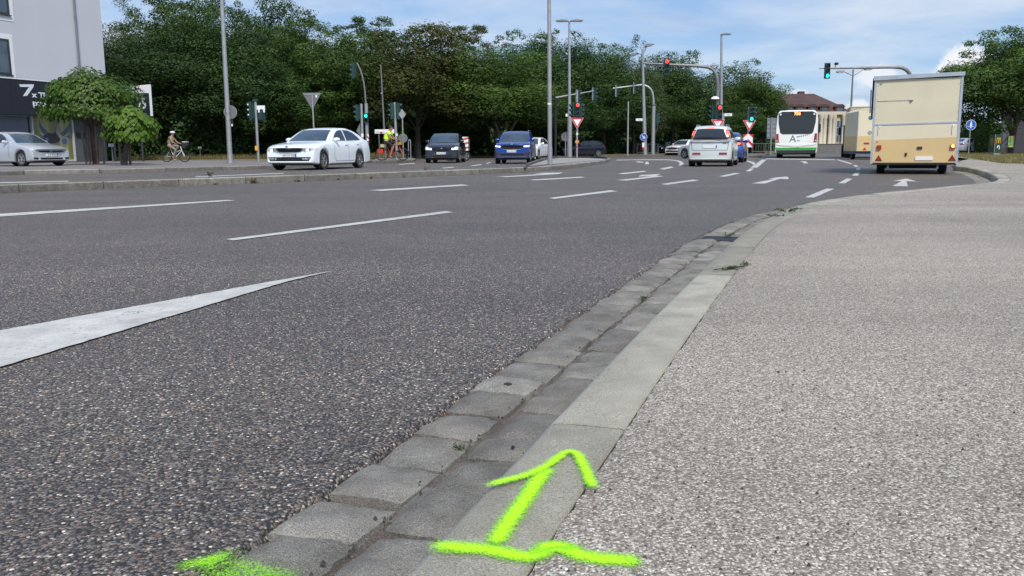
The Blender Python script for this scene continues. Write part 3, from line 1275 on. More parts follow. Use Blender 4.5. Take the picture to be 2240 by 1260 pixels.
def make_car(label, cat, name, loc, heading, p, group=None):
    root = thing(name, label, cat, loc, heading, group)
    L, Wd, H = p['L'], p['W'], p['H']
    wb, fo, r = p['wb'], p['fo'], p.get('r', .32)
    cl = p.get('cl', .19)
    deck, roof = p['deck'], p['roof']
    bowf, bowr = p.get('bowf', .26), p.get('bowr', .14)
    pm = p['paint']
    hw = Wd / 2
    sw = [fo, fo + wb]
    ra = r + .055
    X = lambda s: L / 2 - s

    def warp(s, y, z):
        q = (y / hw) ** 2
        f = max(0, 1 - s / 1.0)
        g = max(0, 1 - (L - s) / .9)
        x = X(s) - bowf * q * f * f + bowr * q * g * g
        x -= p.get('lean', .10) * max(0, z - .55) * max(0, 1 - s / .5) * 2
        x += p.get('leanr', .14) * max(0, z - .55) * max(0, 1 - (L - s) / .5) * 2
        return (x, y, z)

    base = [.0, .012, .035, .08, .16] + list(np.arange(.26, L - .24, .09)) + [L - .16, L - .08, L - .035, L - .012, L]
    for c in sw:
        for dd in (-ra, -ra + .004, -ra * .94, -ra * .8, ra * .8, ra * .94, ra - .004, ra):
            base.append(c + dd)
    st = sorted(set(round(b, 4) for b in base if 0 <= b <= L))

    def ring(s):
        e = min(s, L - s)
        sc = 1.0 if e >= .16 else {0: .88, 1: .94, 2: .975, 3: .992}.get([.0, .012, .035, .08].index(min([.0, .012, .035, .08], key=lambda q: abs(q - e))), 1.0)
        zl = cl + .05 * max(0, 1 - e / .5)
        for c in sw:
            ds_ = abs(s - c)
            if ds_ < ra:
                zl = max(zl, r + sqrt(ra * ra - ds_ * ds_) - .01)
        zt = interp(deck, s, .08)
        w = hw * (1 - .055 * max(0, 1 - s / 1.1) ** 2 - .05 * max(0, 1 - (L - s) / 1.1) ** 2)
        pts = [(0, zl), (w * .6, zl), (w * .94, zl), (w * .985, min(zl + .04, zt - .06))]
        za, zb_ = min(zl + .04, zt - .06), zt - .045
        for t in (.2, .42, .62, .8, .93):
            z = za + (zb_ - za) * t
            bulge = 1.0 - .035 * max(0, (z - .62) / .35) ** 2 - .03 * max(0, (.5 - z) / .3) ** 2
            if abs(z - p.get('crease', .70)) < .05:
                bulge += .004
            pts.append((w * bulge, z))
        pts += [(w * .945, zb_ + .018), (w * .90, zt - .006), (w * .62, zt + .018), (w * .3, zt + .028), (0, zt + .03)]
        zc = (zl + zt) / 2
        if sc < 1:
            k = sc
            pts = [(y * (1 - (1 - k) * .55), zc + (z - zc) * k) for y, z in pts]
        return pts
    mb = MB()
    vs, fs = [], []
    rings = [ring(s) for s in st]
    m = len(rings[0])
    full = 2 * m - 2
    for s, rg in zip(st, rings):
        fr = rg + [(-y, z) for y, z in rg[-2:0:-1]]
        vs += [warp(s, y, z) for y, z in fr]
    for i in range(len(st) - 1):
        for k in range(full):
            a, b = i * full + k, i * full + (k + 1) % full
            fs.append((a, b, b + full, a + full))
    mb.add(vs, fs)
    # end caps as grids between left and right halves
    for i0 in (0, len(st) - 1):
        o = i0 * full
        caps = []
        for k in range(m - 1):
            a, b = o + k, o + k + 1
            a2 = o + (full - k) % full
            b2 = o + (full - k - 1)
            if k == 0:
                caps.append((a, b, o + full - 1))
            elif k == m - 2:
                caps.append((a, b, a2))
            else:
                caps.append((a, b, b2, a2))
        mb.f += caps
        mb.m += [0] * len(caps)
    body = mb.build('body', pm, root, smooth=30)
    # greenhouse
    s0, s1 = roof[0][0], roof[-1][0]
    wbt, wrf = hw * p.get('wbelt', .885), hw * p.get('wroof', .68)
    gs = sorted(set([round(q, 4) for q in np.linspace(s0, s1, 34)]))
    belt = lambda s: interp(deck, s, .08)
    zr_ = lambda s: interp(roof, s, .07)
    zmx = max(z for _, z in roof)
    zbt = interp(deck, (s0 + s1) / 2)

    def ws(z, s):
        e = min(s - s0, s1 - s)
        return (wbt + (wrf - wbt) * max(0, (z - zbt) / (zmx - zbt)) ** 1.15) * (1 - .05 * max(0, 1 - e / .5))

    def warpg(s, y, z):
        q = (y / hw) ** 2
        f = max(0, 1 - (s - s0) / 1.3)
        g = max(0, 1 - (s1 - s) / 1.0)
        return (X(s) - .20 * q * f + p.get('gbr', .16) * q * g, y, z)
    gv, gf = [], []
    gm = None
    for s in gs:
        zb_, zr = belt(s) - .04, max(zr_(s), belt(s) + .005)
        pts = []
        for t in (0, .3, .55, .78, .92):
            z = zb_ + (zr - zb_) * t
            pts.append((ws(z, s), z))
        pts += [(ws(zr, s) - .035, zr - .004), (ws(zr, s) * .62, zr + .012), (ws(zr, s) * .3, zr + .02), (0, zr + .022)]
        fr = pts + [(-y, z) for y, z in pts[-2::-1]]
        gm = len(fr)
        gv += [warpg(s, y, z) for y, z in fr]
    for i in range(len(gs) - 1):
        for k in range(gm - 1):
            a = i * gm + k
            gf.append((a, a + 1, a + 1 + gm, a + gm))
    gf.append(tuple(range(gm)))
    gf.append(tuple(range((len(gs) - 1) * gm, len(gs) * gm)))
    gh = MB().add(gv, gf).build('roof', pm, root, smooth=30)
    allv = [tuple(v.co) for v in body.data.vertices] + [tuple(v.co) for v in gh.data.vertices]
    nb = len(body.data.vertices)
    allf = [tuple(f.vertices) for f in body.data.polygons] + [tuple(i + nb for i in f.vertices) for f in gh.data.polygons]
    bvh = BVHTree.FromPolygons(allv, allf)
    PJ = lambda poly, ax, sg, mt, nm, off=.006, maxe=.1, par=root: project(bvh, poly, ax, sg, mt, nm, par, off, maxe)
    # side glass
    for sg in (1, -1):
        for poly in p['side']:
            PJ([(X(a), b) for a, b in poly], 'Y', sg, M_glass, 'side_window')
        for ln in p.get('seams', []):
            (a, b), (c, d) = ln
            dx, dz = c - a, d - b
            q = sqrt(dx * dx + dz * dz)
            nx, nz = -dz / q * .006, dx / q * .006
            PJ([(X(a + nx), b + nz), (X(c + nx), d + nz), (X(c - nx), d - nz), (X(a - nx), b - nz)], 'Y', sg, M_seam, 'panel_seam', .003)
        for (hs, hz) in p.get('handles', []):
            hb = MB().box((-.09, -.012, -.014), (.09, .018, .014))
            hit = bvh.ray_cast(Vector((X(hs), 5 * sg, hz)), Vector((0, -sg, 0)))
            if hit[0]:
                hb.build('door_handle', pm, root, loc=hit[0] + Vector((0, .008 * sg, 0)))
        # sill trim
        if p.get('sill'):
            PJ([(X(sw[0] + ra), cl + .0), (X(sw[1] - ra), cl + .0), (X(sw[1] - ra), cl + .075), (X(sw[0] + ra), cl + .075)], 'Y', sg, M_trim, 'sill', .004)
        # mirror
        ms, mz = p['mirror']
        hit = bvh.ray_cast(Vector((X(ms), 5 * sg, mz - .02)), Vector((0, -sg, 0)))
        yb = abs(hit[0].y) if hit[0] else hw * .85
        mm = MB()
        n1, n2 = 8, 12
        vv, ff = [], []
        for i in range(n1 + 1):
            for k in range(n2):
                th, ph = pi * i / n1, 2 * pi * k / n2
                vv.append((-.02 + .085 * cos(ph) * sin(th) * (1 if cos(ph) > 0 else .35), .125 * cos(th), .075 * sin(ph) * sin(th)))
        for i in range(n1):
            for k in range(n2):
                ff.append((i * n2 + k, i * n2 + (k + 1) % n2, (i + 1) * n2 + (k + 1) % n2, (i + 1) * n2 + k))
        mm.add(vv, ff)
        mm.box((-.03, -.16, -.06), (.03, -.03, -.03)) if sg > 0 else mm.box((-.03, .03, -.06), (.03, .16, -.03))
        mm.build('mirror', p.get('mirmat', pm), root, smooth=40, loc=(X(ms), sg * (yb + .11), mz))
        for sw_ in sw:
            wheel_obj(root, X(sw_), sg * (hw - .115), r, .215, sg, p.get('spokes', 10), p.get('rim'))
    # windscreen and rear glass
    if 'ws' in p:
        z0, z1, a0, a1 = p['ws']
        PJ([(-a0, z0), (a0, z0), (a1, z1), (a1 * .5, z1 + .012), (-a1 * .5, z1 + .012), (-a1, z1)], 'X', 1, M_glass2, 'windscreen')
    if 'rw' in p:
        PJ(p['rw'], 'X', -1, M_glass, 'rear_window', .014, .05)
    for nm, poly, mt in p.get('front', []):
        for sg in ((1, -1) if nm.endswith('*') else (1,)):
            PJ([(y * sg, z) for y, z in poly], 'X', 1, mt, nm.strip('*'), .006 if 'lit' not in mt.name else .012, .06)
    for nm, poly, mt in p.get('rear', []):
        for sg in ((1, -1) if nm.endswith('*') else (1,)):
            PJ([(y * sg, z) for y, z in poly], 'X', -1, mt, nm.strip('*'), .020 if 'lit' not in mt.name else .026, .03)
    # plates
    for end, key in ((1, 'plate'), (-1, 'plater')):
        if key in p:
            z, txt = p[key]
            hit = bvh.ray_cast(Vector((9 * end, 0, z)), Vector((-end, 0, 0)))
            x = hit[0].x + .012 * end
            pb = MB().box((min(x, x + .012 * end), -.26, z - .055), (max(x, x + .012 * end), .26, z + .055))
            pl = pb.build('number_plate', M_plate, root)
            MB().box((min(x, x + .015 * end), .22 if end > 0 else -.262, z - .053), (max(x, x + .015 * end), .262 if end > 0 else -.22, z + .053)).build('blue_band', M_eu, pl)
            if txt:
                rotz = pi / 2 if end > 0 else -pi / 2
                Mx = Matrix.Translation((x + .014 * end, 0, z - .036)) @ Matrix.Rotation(rotz, 4, 'Z') @ STAND
                text_mesh(txt, .098, M_platetxt, 'plate_lettering', pl, Mx, .001, 'CENTER')
    if p.get('badge'):
        z = p['badge']
        hit = bvh.ray_cast(Vector((9, 0, z)), Vector((-1, 0, 0)))
        if hit[0]:
            MB().lathe([(0, .012), (.045, .012), (.05, 0)], 14, 'X', at=(hit[0].x, 0, z)).build('badge', M_chrome, root)
    # grille bars
    if p.get('bars'):
        z0, z1, y1, n = p['bars']
        for k in range(n):
            y = -y1 + 2 * y1 * k / (n - 1)
            PJ([(y - .006, z0), (y + .006, z0), (y + .006, z1), (y - .006, z1)], 'X', 1, M_rimd, 'grille_bar', .012, .1)
    if p.get('rails'):
        a, b = p['rails']
        for sg in (1, -1):
            pts = []
            for k in range(9):
                s = a + (b - a) * k / 8
                pts.append((X(s), sg * (wrf - .03), zr_(s) + (.045 if 0 < k < 8 else .0)))
            MB().tube(pts, .016, 6).build('roof_rail', p.get('railmat', M_trim), root, smooth=60)
    # underbody
    MB().box((X(L - .35), -hw * .8, cl - .03), (X(.35), hw * .8, cl + .12)).build('underbody', M_trim, root)
    if 'scale' in p:
        root.scale = p['scale']
    return root


def hd(px, Y, theta):
    """heading of a car whose nose is turned theta degrees clockwise (seen from above, towards picture left) from looking at the camera"""
    p = P(px, 326, Y)
    al = atan2(p.x, p.y)
    h = al + radians(theta)
    return atan2(-cos(h), -sin(h))


def at(px, Y, z=0.0):
    p = P(px, 326, Y)
    return (p.x, p.y, z)


# ---- white liftback
white = paint('pearl_white_paint', (.74, .80, .84), rough=.25)
deckA = [(0, .75), (.05, .775), (.35, .84), (1.0, .915), (1.35, .955), (2.2, .965), (3.3, .99), (4.0, 1.06), (4.4, 1.045), (4.62, 1.0), (4.67, .97)]
roofA = [(1.20, .93), (1.5, 1.09), (1.95, 1.31), (2.25, 1.415), (2.7, 1.46), (3.1, 1.455), (3.5, 1.39), (3.9, 1.25), (4.2, 1.12), (4.38, 1.05)]
sideA = [[(1.70, 1.0), (2.02, 1.24), (2.28, 1.355), (2.62, 1.385), (2.66, 1.0)], [(2.74, 1.0), (2.71, 1.385), (3.1, 1.375), (3.42, 1.30), (3.74, 1.12), (3.80, 1.03)]]
frontA = [('grille', [(-.50, .72), (-.36, .60), (.36, .60), (.50, .72), (.47, .735), (.14, .735), (0, .70), (-.14, .735), (-.47, .735)], M_grille),
          ('headlight*', [(.54, .60), (.87, .66), (.89, .735), (.75, .745), (.56, .725)], M_head),
          ('lamp_bulb*', [(.60, .63), (.70, .63), (.70, .71), (.60, .71)], M_headwarm),
          ('lower_intake', [(-.78, .44), (-.70, .30), (.70, .30), (.78, .44)], M_grille),
          ('fog_light*', [(.50, .32), (.70, .33), (.74, .415), (.46, .405)], M_head)]
seamA = [((1.62, .92), (1.62, .42)), ((1.62, .42), (1.75, .30)), ((2.69, .97), (2.69, .28)), ((3.62, .99), (3.70, .72)), ((1.7, .29), (3.2, .29))]
gw = G(705, 371, 0)
fw = Vector((-.27, -.963, 0)).normalized()
lf = Vector((-fw.y, fw.x, 0))
cc = gw - fw * (4.67 / 2 - .90) - lf * .79
A = dict(L=4.67, W=1.81, H=1.46, wb=2.69, fo=.90, r=.325, deck=deckA, roof=roofA, side=sideA, paint=white, ws=(.985, 1.375, .70, .53), mirror=(1.78, 1.035),
         front=frontA, seams=seamA, handles=[(2.50, .86), (3.42, .89)], plate=(.505, 'AN·UV 830'), badge=.775, bars=(.615, .715, .42, 15), spokes=10, sill=False,
         rear=[('tail_light*', [(.55, .80), (.85, .82), (.84, .92), (.58, .93)], M_tail)], rw=[(-.55, 1.12), (.55, 1.12), (.45, 1.38), (-.45, 1.38)])
A['scale'] = (1.10, 1.09, 1.045)
make_car('white four-door car with lit headlights in front of the wooded verge', 'car', 'liftback_car', (cc.x, cc.y, 0), atan2(fw.y, fw.x), A)

# ---- silver hatchback (left edge)
silver = paint('silver_paint', (.56, .59, .63), metal=.5, rough=.3)
deckB = [(0, .73), (.05, .76), (.35, .83), (.95, .91), (1.25, .95), (2.2, .965), (3.3, .99), (4.1, 1.0), (4.26, .95)]
roofB = [(1.10, .93), (1.45, 1.12), (1.9, 1.35), (2.2, 1.44), (2.7, 1.465), (3.3, 1.445), (3.75, 1.36), (4.0, 1.2), (4.15, 1.0)]
sideB = [[(1.65, 1.0), (1.95, 1.24), (2.2, 1.36), (2.55, 1.39), (2.58, 1.0)], [(2.66, 1.0), (2.63, 1.39), (3.15, 1.37), (3.38, 1.30), (3.42, 1.02)], [(3.5, 1.04), (3.47, 1.28), (3.68, 1.2), (3.72, 1.1)]]
frontB = [('grille', [(-.55, .66), (.55, .66), (.57, .60), (-.57, .60)], M_grille), ('headlight*', [(.52, .59), (.86, .62), (.88, .72), (.78, .745), (.55, .67)], M_head),
          ('lower_intake', [(-.52, .36), (-.48, .28), (.48, .28), (.52, .36)], M_grille), ('side_intake*', [(.58, .36), (.80, .38), (.80, .30), (.62, .28)], M_grille),
          ('chrome_strip', [(-.54, .605), (.54, .605), (.54, .592), (-.54, .592)], M_chrome)]
B = dict(L=4.26, W=1.80, H=1.45, wb=2.63, fo=.86, r=.32, deck=deckB, roof=roofB, side=sideB, paint=silver, ws=(.98, 1.38, .70, .53), mirror=(1.72, 1.03), front=frontB,
         seams=[((1.55, .92), (1.55, .35)), ((2.6, .97), (2.6, .28))], handles=[(2.4, .87)], plate=(.475, 'EI·B 2525'), badge=.65, spokes=10, rim=M_rim,
         rear=[('tail_light*', [(.55, .82), (.85, .82), (.83, .96), (.58, .97)], M_tail)])
B['scale'] = (1.0, 1.0, .95)
fx = Vector((.90, -.43, 0)).normalized()
nose = P(119, 326, 35.6)
c0 = Vector((nose.x, nose.y, 0)) - fx * (4.26 / 2)
make_car('silver hatchback cut off by the left picture edge, parked before the yellow poster', 'car', 'hatchback_car', (c0.x, c0.y, .135), atan2(fx.y, fx.x), B)

# ---- dark compact MPV
darkp = paint('black_blue_paint', (.018, .022, .032), metal=.3, rough=.2)
deckC = [(0, .78), (.05, .82), (.3, .92), (.9, 1.0), (1.15, 1.04), (2.2, 1.05), (3.3, 1.07), (4.1, 1.07), (4.34, 1.0)]
roofC = [(1.0, 1.02), (1.35, 1.2), (1.8, 1.42), (2.15, 1.53), (2.7, 1.56), (3.4, 1.53), (3.85, 1.42), (4.1, 1.25), (4.25, 1.05)]
sideC = [[(1.6, 1.09), (1.9, 1.32), (2.15, 1.44), (2.5, 1.475), (2.55, 1.09)], [(2.63, 1.09), (2.6, 1.475), (3.15, 1.46), (3.4, 1.40), (3.45, 1.11)]]
frontC = [('grille*', [(.03, .68), (.07, .60), (.38, .60), (.43, .68), (.40, .72), (.08, .72)], M_grille), ('grille_frame*', [(.02, .73), (.44, .73), (.44, .718), (.02, .718)], M_chrome),
          ('headlight*', [(.47, .66), (.85, .68), (.86, .82), (.74, .84), (.50, .73)], M_head), ('lamp_bulb*', [(.53, .68), (.63, .68), (.63, .76), (.53, .76)], M_headon),
          ('lamp_bulb*', [(.69, .69), (.79, .69), (.79, .78), (.69, .78)], M_headon), ('lower_intake', [(-.55, .40), (-.50, .27), (.50, .27), (.55, .40)], M_grille),
          ('side_intake*', [(.62, .42), (.84, .46), (.84, .36), (.66, .33)], M_trim)]
Cc = dict(L=4.34, W=1.80, H=1.555, wb=2.67, fo=.84, r=.325, deck=deckC, roof=roofC, side=sideC, paint=darkp, ws=(1.06, 1.47, .70, .56), mirror=(1.62, 1.12), front=frontC,
          plate=(.50, 'MM·KB 358'), badge=.76, spokes=10, wroof=.72, seams=[((1.5, 1.0), (1.5, .35)), ((2.6, 1.05), (2.6, .28))])
make_car('dark compact car with round lit headlights driving towards us behind the median', 'car', 'compact_van', at(976, 47.2), hd(976, 47.2, 7), Cc)

# ---- blue SUV
blue = paint('royal_blue_paint', (.012, .045, .24), metal=.35, rough=.22)
deckD = [(0, .91), (.05, .94), (.3, .99), (.95, 1.05), (1.2, 1.08), (2.2, 1.09), (3.3, 1.11), (4.1, 1.12), (4.38, 1.05)]
roofD = [(1.1, 1.06), (1.45, 1.25), (1.85, 1.46), (2.2, 1.57), (2.7, 1.60), (3.5, 1.575), (3.95, 1.47), (4.15, 1.3), (4.3, 1.1)]
sideD = [[(1.65, 1.13), (1.95, 1.36), (2.2, 1.48), (2.55, 1.51), (2.6, 1.13)], [(2.68, 1.13), (2.65, 1.51), (3.2, 1.50), (3.45, 1.44), (3.5, 1.15)]]
frontD = [('grille', [(-.56, .84), (-.52, .88), (.52, .88), (.56, .84), (.46, .70), (-.46, .70)], M_grille),
          ('grille_frame', [(-.58, .885), (-.5, .91), (-.12, .91), (0, .885), (.12, .91), (.5, .91), (.58, .885)], M_chrome), ('grille_frame', [(-.48, .70), (.48, .70), (.46, .68), (-.46, .68)], M_chrome),
          ('headlight*', [(.58, .80), (.88, .82), (.90, .88), (.60, .87)], M_head), ('lamp_bulb*', [(.60, .81), (.84, .825), (.86, .865), (.60, .855)], M_headon),
          ('lower_intake', [(-.62, .50), (-.58, .40), (.58, .40), (.62, .50)], M_grille), ('side_intake*', [(.64, .56), (.88, .60), (.88, .40), (.66, .40)], M_trim),
          ('skid_panel', [(-.80, .37), (.80, .37), (.78, .30), (-.78, .30)], M_trim)]
D = dict(L=4.38, W=1.84, H=1.6, wb=2.64, fo=.87, r=.345, cl=.22, deck=deckD, roof=roofD, side=sideD, paint=blue, ws=(1.10, 1.50, .72, .57), mirror=(1.66, 1.17), front=frontD,
         plate=(.61, 'GM·HM 500'), badge=.94, bars=(.71, .87, .44, 13), wroof=.72, rails=(2.2, 3.9), railmat=M_galvd, seams=[((1.5, 1.04), (1.5, .4)), ((2.65, 1.08), (2.65, .3))], sill=True)
make_car('blue off-roader with lit headlights left of the thick grey pole', 'car', 'suv_car', at(1129, 43.2), hd(1129, 43.2, 6), dict(D, scale=(.93, .93, .97)))

# ---- white car behind the blue SUV
E1 = dict(A)
E1.update(scale=(1, 1, 1), paint=paint('plain_white_paint', (.72, .74, .76)), plate=(.505, ''))
make_car('white car mostly hidden behind the blue off-roader', 'car', 'liftback_car', at(1163, 60), hd(1163, 60, 15), E1)

# ---- dark hatchback crossing
navy = paint('dark_navy_paint', (.010, .014, .028), metal=.3, rough=.22)
F1 = dict(B)
F1.update(paint=navy, plate=(.475, ''), spokes=5, front=frontB[:4] + [('lamp_bulb*', [(.58, .62), (.78, .64), (.78, .70), (.60, .67)], M_head)])
make_car('dark hatchback seen from its side crossing behind the yield sign and poles', 'car', 'hatchback_car', at(1269, 76), hd(1269, 76, 68), F1)
# ---- dark blue saloon far back
F2 = dict(A)
F2.update(scale=(1, 1, 1), paint=paint('dark_blue_paint', (.012, .022, .06), metal=.3), plate=(.505, ''), spokes=5)
make_car('dark blue car waiting far back behind the curved mast post', 'car', 'saloon_car', at(1474, 92), hd(1474, 92, 50), F2)
E2 = dict(A)
E2.update(scale=(1, 1, 1), paint=paint('snow_white_paint', (.78, .79, .80)), plate=(.505, ''), front=frontA[:2] + frontA[3:4])
make_car('white car facing us with a wide black grille left of the silver family car', 'car', 'saloon_car', at(1497, 84), hd(1497, 84, 30), E2)
# ---- white-silver hatchback turning left
F3 = dict(B)
F3.update(paint=paint('pale_silver_paint', (.60, .64, .66), metal=.3), spokes=5)
make_car('pale silver hatchback turning left, half hidden behind the silver family car', 'car', 'hatchback_car', at(1549, 56.5), hd(1549, 56.5, 134), F3)

# ---- silver-green mini MPV seen from behind
sg_ = paint('pale_green_silver_paint', (.62, .66, .64), metal=.25, rough=.3)
deckG = [(0, .72), (.05, .78), (.3, .88), (.75, .98), (1.0, 1.0), (2.0, 1.0), (3.0, 1.01), (3.6, 1.02), (3.75, 1.0)]
roofG = [(.85, .98), (1.15, 1.2), (1.5, 1.45), (1.8, 1.56), (2.4, 1.6), (3.2, 1.59), (3.5, 1.56), (3.62, 1.45), (3.72, 1.05)]
sideG = [[(1.3, 1.05), (1.55, 1.3), (1.8, 1.46), (2.1, 1.49), (2.15, 1.05)], [(2.22, 1.05), (2.2, 1.49), (2.9, 1.48), (2.95, 1.06)], [(3.02, 1.08), (3.0, 1.47), (3.35, 1.45), (3.45, 1.1)]]
rearG = [('tail_light*', [(.65, 1.10), (.735, 1.10), (.625, 1.44), (.545, 1.44)], M_tail), ('tail_lamp*', [(.65, 1.22), (.70, 1.22), (.635, 1.38), (.585, 1.38)], M_tailon),
         ('clear_lamp*', [(.69, .98), (.77, .98), (.765, 1.08), (.68, 1.08)], M_head),
         ('reflector*', [(.34, .47), (.66, .47), (.64, .55), (.36, .55)], M_tail), ('brake_light', [(-.14, 1.505), (.14, 1.505), (.14, 1.525), (-.14, 1.525)], M_tailon),
         ('tailgate_seam', [(-.66, .64), (.66, .64), (.66, .652), (-.66, .652)], M_seam), ('tailgate_seam*', [(.655, .65), (.667, .65), (.72, 1.0), (.708, 1.0)], M_seam),
         ('model_badge', [(-.62, .90), (-.48, .90), (-.48, .94), (-.62, .94)], M_galvd)]
Gc = dict(L=3.75, W=1.68, H=1.6, wb=2.36, fo=.70, r=.31, cl=.2, deck=deckG, roof=roofG, side=sideG, paint=sg_, ws=(1.03, 1.5, .65, .55), mirror=(1.35, 1.1), rear=rearG,
          rw=[(-.65, 1.06), (.65, 1.06), (.50, 1.46), (.3, 1.475), (-.3, 1.475), (-.50, 1.46)], plater=(.78, ''), wroof=.70, wbelt=.91, gbr=.06, bowr=.10, leanr=.06,
          rails=(1.7, 3.45), railmat=M_galv, spokes=5, seams=[((2.18, 1.0), (2.18, .3))], handles=[(2.05, .88), (2.85, .88)])
c = P(1563, 326, 34.0)
Gc['scale'] = (1, .96, .93)
hG = radians(90 - 18.5)
make_car('silver family car seen from behind in the middle lane with roof rails', 'car', 'family_car', (c.x, c.y, 0), hG, Gc)
# ---- blue car half hidden to its right
Hc = dict(B)
Hc.update(paint=paint('mid_blue_paint', (.012, .05, .26), metal=.35), rear=[('tail_light*', [(.50, .83), (.87, .82), (.86, .98), (.55, .99)], M_tail), ('tail_lamp*', [(.56, .86), (.74, .86), (.74, .95), (.56, .95)], M_tailon)],
          rw=[(-.6, 1.06), (.6, 1.06), (.5, 1.36), (-.5, 1.36)], plater=(.62, ''))
c = P(1589, 326, 42.3)
make_car('blue car with a lit tail light mostly hidden by the silver family car', 'car', 'hatchback_car', (c.x, c.y, 0), radians(90 - 18), Hc)
# ---- silver estate on the right, partly behind the grass
Ic = dict(A)
Ic.update(scale=(1, 1, 1), paint=silver, rear=[('tail_light*', [(.50, .80), (.86, .82), (.84, .94), (.55, .93)], M_tail)], plater=(.78, ''))
c = P(2118, 326, 88)
make_car('silver car parked on the right beyond the blue round sign', 'car', 'saloon_car', (c.x, c.y, 0), radians(90 - 60), Ic)


# ---- small works vehicle with a red and white board behind the dark compact car
c = P(999, 326, 53)
rt_ = thing('warning_trailer', 'small trailer with red and white board behind the dark compact car', 'trailer', (c.x, c.y, 0), radians(8))
MB().box((-.5, -.9, .45), (.5, .9, .62)).build('chassis', M_trim, rt_)
M_fadered = mat('faded_orange_red', (.42, .10, .05), rough=.7)
bd = MB().box((.25, -.95, .62), (.62, -.90, 1.42)).build('warning_board', M_white, rt_)
for k in range(3):
    z = .66 + k * .27
    MB().add([(.25, -.956, z), (.62, -.956, z + .09), (.62, -.956, z + .21), (.25, -.956, z + .12)], [(0, 1, 2, 3)]).build('red_stripe', M_fadered, bd)
MB().box((.0, -.86, .62), (.72, .8, 1.3)).build('body', M_trim, rt_)
for sgn in (-1, 1):
    wheel_obj(rt_, sgn * .45, -.8, .3, .18, -1, 5)


# ---- the bus
def rbox(mb, x0, x1, y0, y1, z0, z1, r, n=5):
    """box with rounded long edges (section in XZ), extruded in Y"""
    pts = []
    for cx, cz, a0 in ((x1 - r, z1 - r, 0), (x0 + r, z1 - r, 90), (x0 + r, z0 + r, 180), (x1 - r, z0 + r, 270)):
        for k in range(n):
            a = radians(a0 + 90 * k / (n - 1))
            pts.append((cx + r * cos(a), cz + r * sin(a)))
    mb.prism(pts, y0, y1, 'Y')
    return pts


M_bus = paint('bus_white', (.78, .79, .76), rough=.35)
M_busg = mat('bus_green', (.03, .38, .05), rough=.4)
M_busglass = mat('bus_rear_glass', (.010, .014, .020), rough=.05, spec=.8)
c = P(1741, 326, 55.2)
hb = -radians(18.3)
bus = thing('city_bus', 'white city bus with green band and dark rear window showing 756', 'bus', (c.x, c.y, 0), hb)
W2 = 1.275
mb = MB()
secs = []
for y, k, zt in ((0.0, .965, 2.86), (.03, .985, 2.92), (.12, 1.0, 2.97), (1.0, 1, 2.99), (11.9, 1, 2.99)):
    pts = []
    for x, z in ((.0, .30), (.75, .30), (.97, .34), (1.0, .50), (1.0, 1.2), (.985, 2.0), (.955, 2.6), (.90, 2.82), (.80, zt / 2.99 * 2.96), (.4, zt), (0, zt)):
        pts.append((x * W2 * k, z))
    secs.append([(x, y, z) for x, z in pts] + [(-x, y, z) for x, z in pts[-2:0:-1]])
m_ = len(secs[0])
vs = [v for s_ in secs for v in s_]
fs = []
for i in range(len(secs) - 1):
    for k in range(m_):
        fs.append((i * m_ + k, i * m_ + (k + 1) % m_, (i + 1) * m_ + (k + 1) % m_, (i + 1) * m_ + k))
fs += [tuple(range(m_)), tuple(reversed(range((len(secs) - 1) * m_, len(secs) * m_)))]
bb = mb.add(vs, fs).build('body', M_bus, bus, smooth=35)
bvh = BVHTree.FromPolygons([tuple(v.co) for v in bb.data.vertices], [tuple(f.vertices) for f in bb.data.polygons])
rw = MB().prism([(-.98, 1.60), (-.85, 1.50), (.85, 1.50), (.98, 1.60), (1.10, 2.2), (1.12, 2.76), (.9, 2.88), (-.9, 2.88), (-1.12, 2.76), (-1.10, 2.2)], -.022, .05, 'Y').build('rear_window', M_busglass, bus)
MB().prism([(-1.22, .52), (1.22, .52), (1.22, .66), (-1.22, .66)], -.012, .03, 'Y').build('green_band', M_busg, bus)
MB().prism([(-1.16, .30), (1.16, .30), (1.20, .50), (-1.20, .50)], -.008, .03, 'Y').build('lower_bumper', M_trim, bus)
MB().prism([(-1.19, .86), (1.19, .86), (1.0, .80), (.5, .76), (-.5, .76), (-1.0, .80)], -.03, .02, 'Y').build('bumper_edge', M_bus, bus)
for sgn in (-1, 1):
    tl = MB().prism([(sgn * 1.03, .98), (sgn * 1.215, .98), (sgn * 1.215, 1.52), (sgn * 1.08, 1.52)], -.018, .05, 'Y').build('tail_light', M_tail, bus)
    for q in range(3):
        MB().lathe([(0, -.022), (.05, -.022), (.055, -.015)], 12, 'Y', at=(sgn * 1.14, 0, 1.08 + q * .17)).build('lamp', M_tail if q else M_head, tl)
    MB().box((sgn * 1.0 - .05, -.032, 2.66), (sgn * 1.0 + .05, -.022, 2.76)).build('marker_lamp', M_white, rw)
    for yw in (2.9, 8.9):
        wheel_obj(bus, sgn * 1.08, 0, .48, .28, 1, 5).matrix_basis = Matrix.Translation((sgn * 1.08, yw, .48)) @ Matrix.Rotation(pi / 2, 4, 'Z')
    sw_ = MB()
    sw_.box((sgn * 1.279 if sgn > 0 else -1.285, .6, 1.45), (1.285 if sgn > 0 else -1.279, 11.5, 2.55))
    sw_.build('side_window', M_busglass, bus)
MB().box((-.35, -.030, 2.68), (.35, -.023, 2.86)).build('display', M_black, rw)
M_led = mat('display_amber', (.8, .2, .05), emit=(1, .28, .10), estr=2.5)
text_mesh('756', .26, M_led, 'route_number', bus, Matrix.Translation((0, -.034, 2.665)) @ STAND, .002, 'CENTER', bold=.008)
M_logo = mat('logo_green_grey', (.07, .14, .13))
text_mesh('A', .62, M_logo, 'logo_letter', bus, Matrix.Translation((-.42, -.006, 1.00)) @ STAND, .004, 'LEFT')
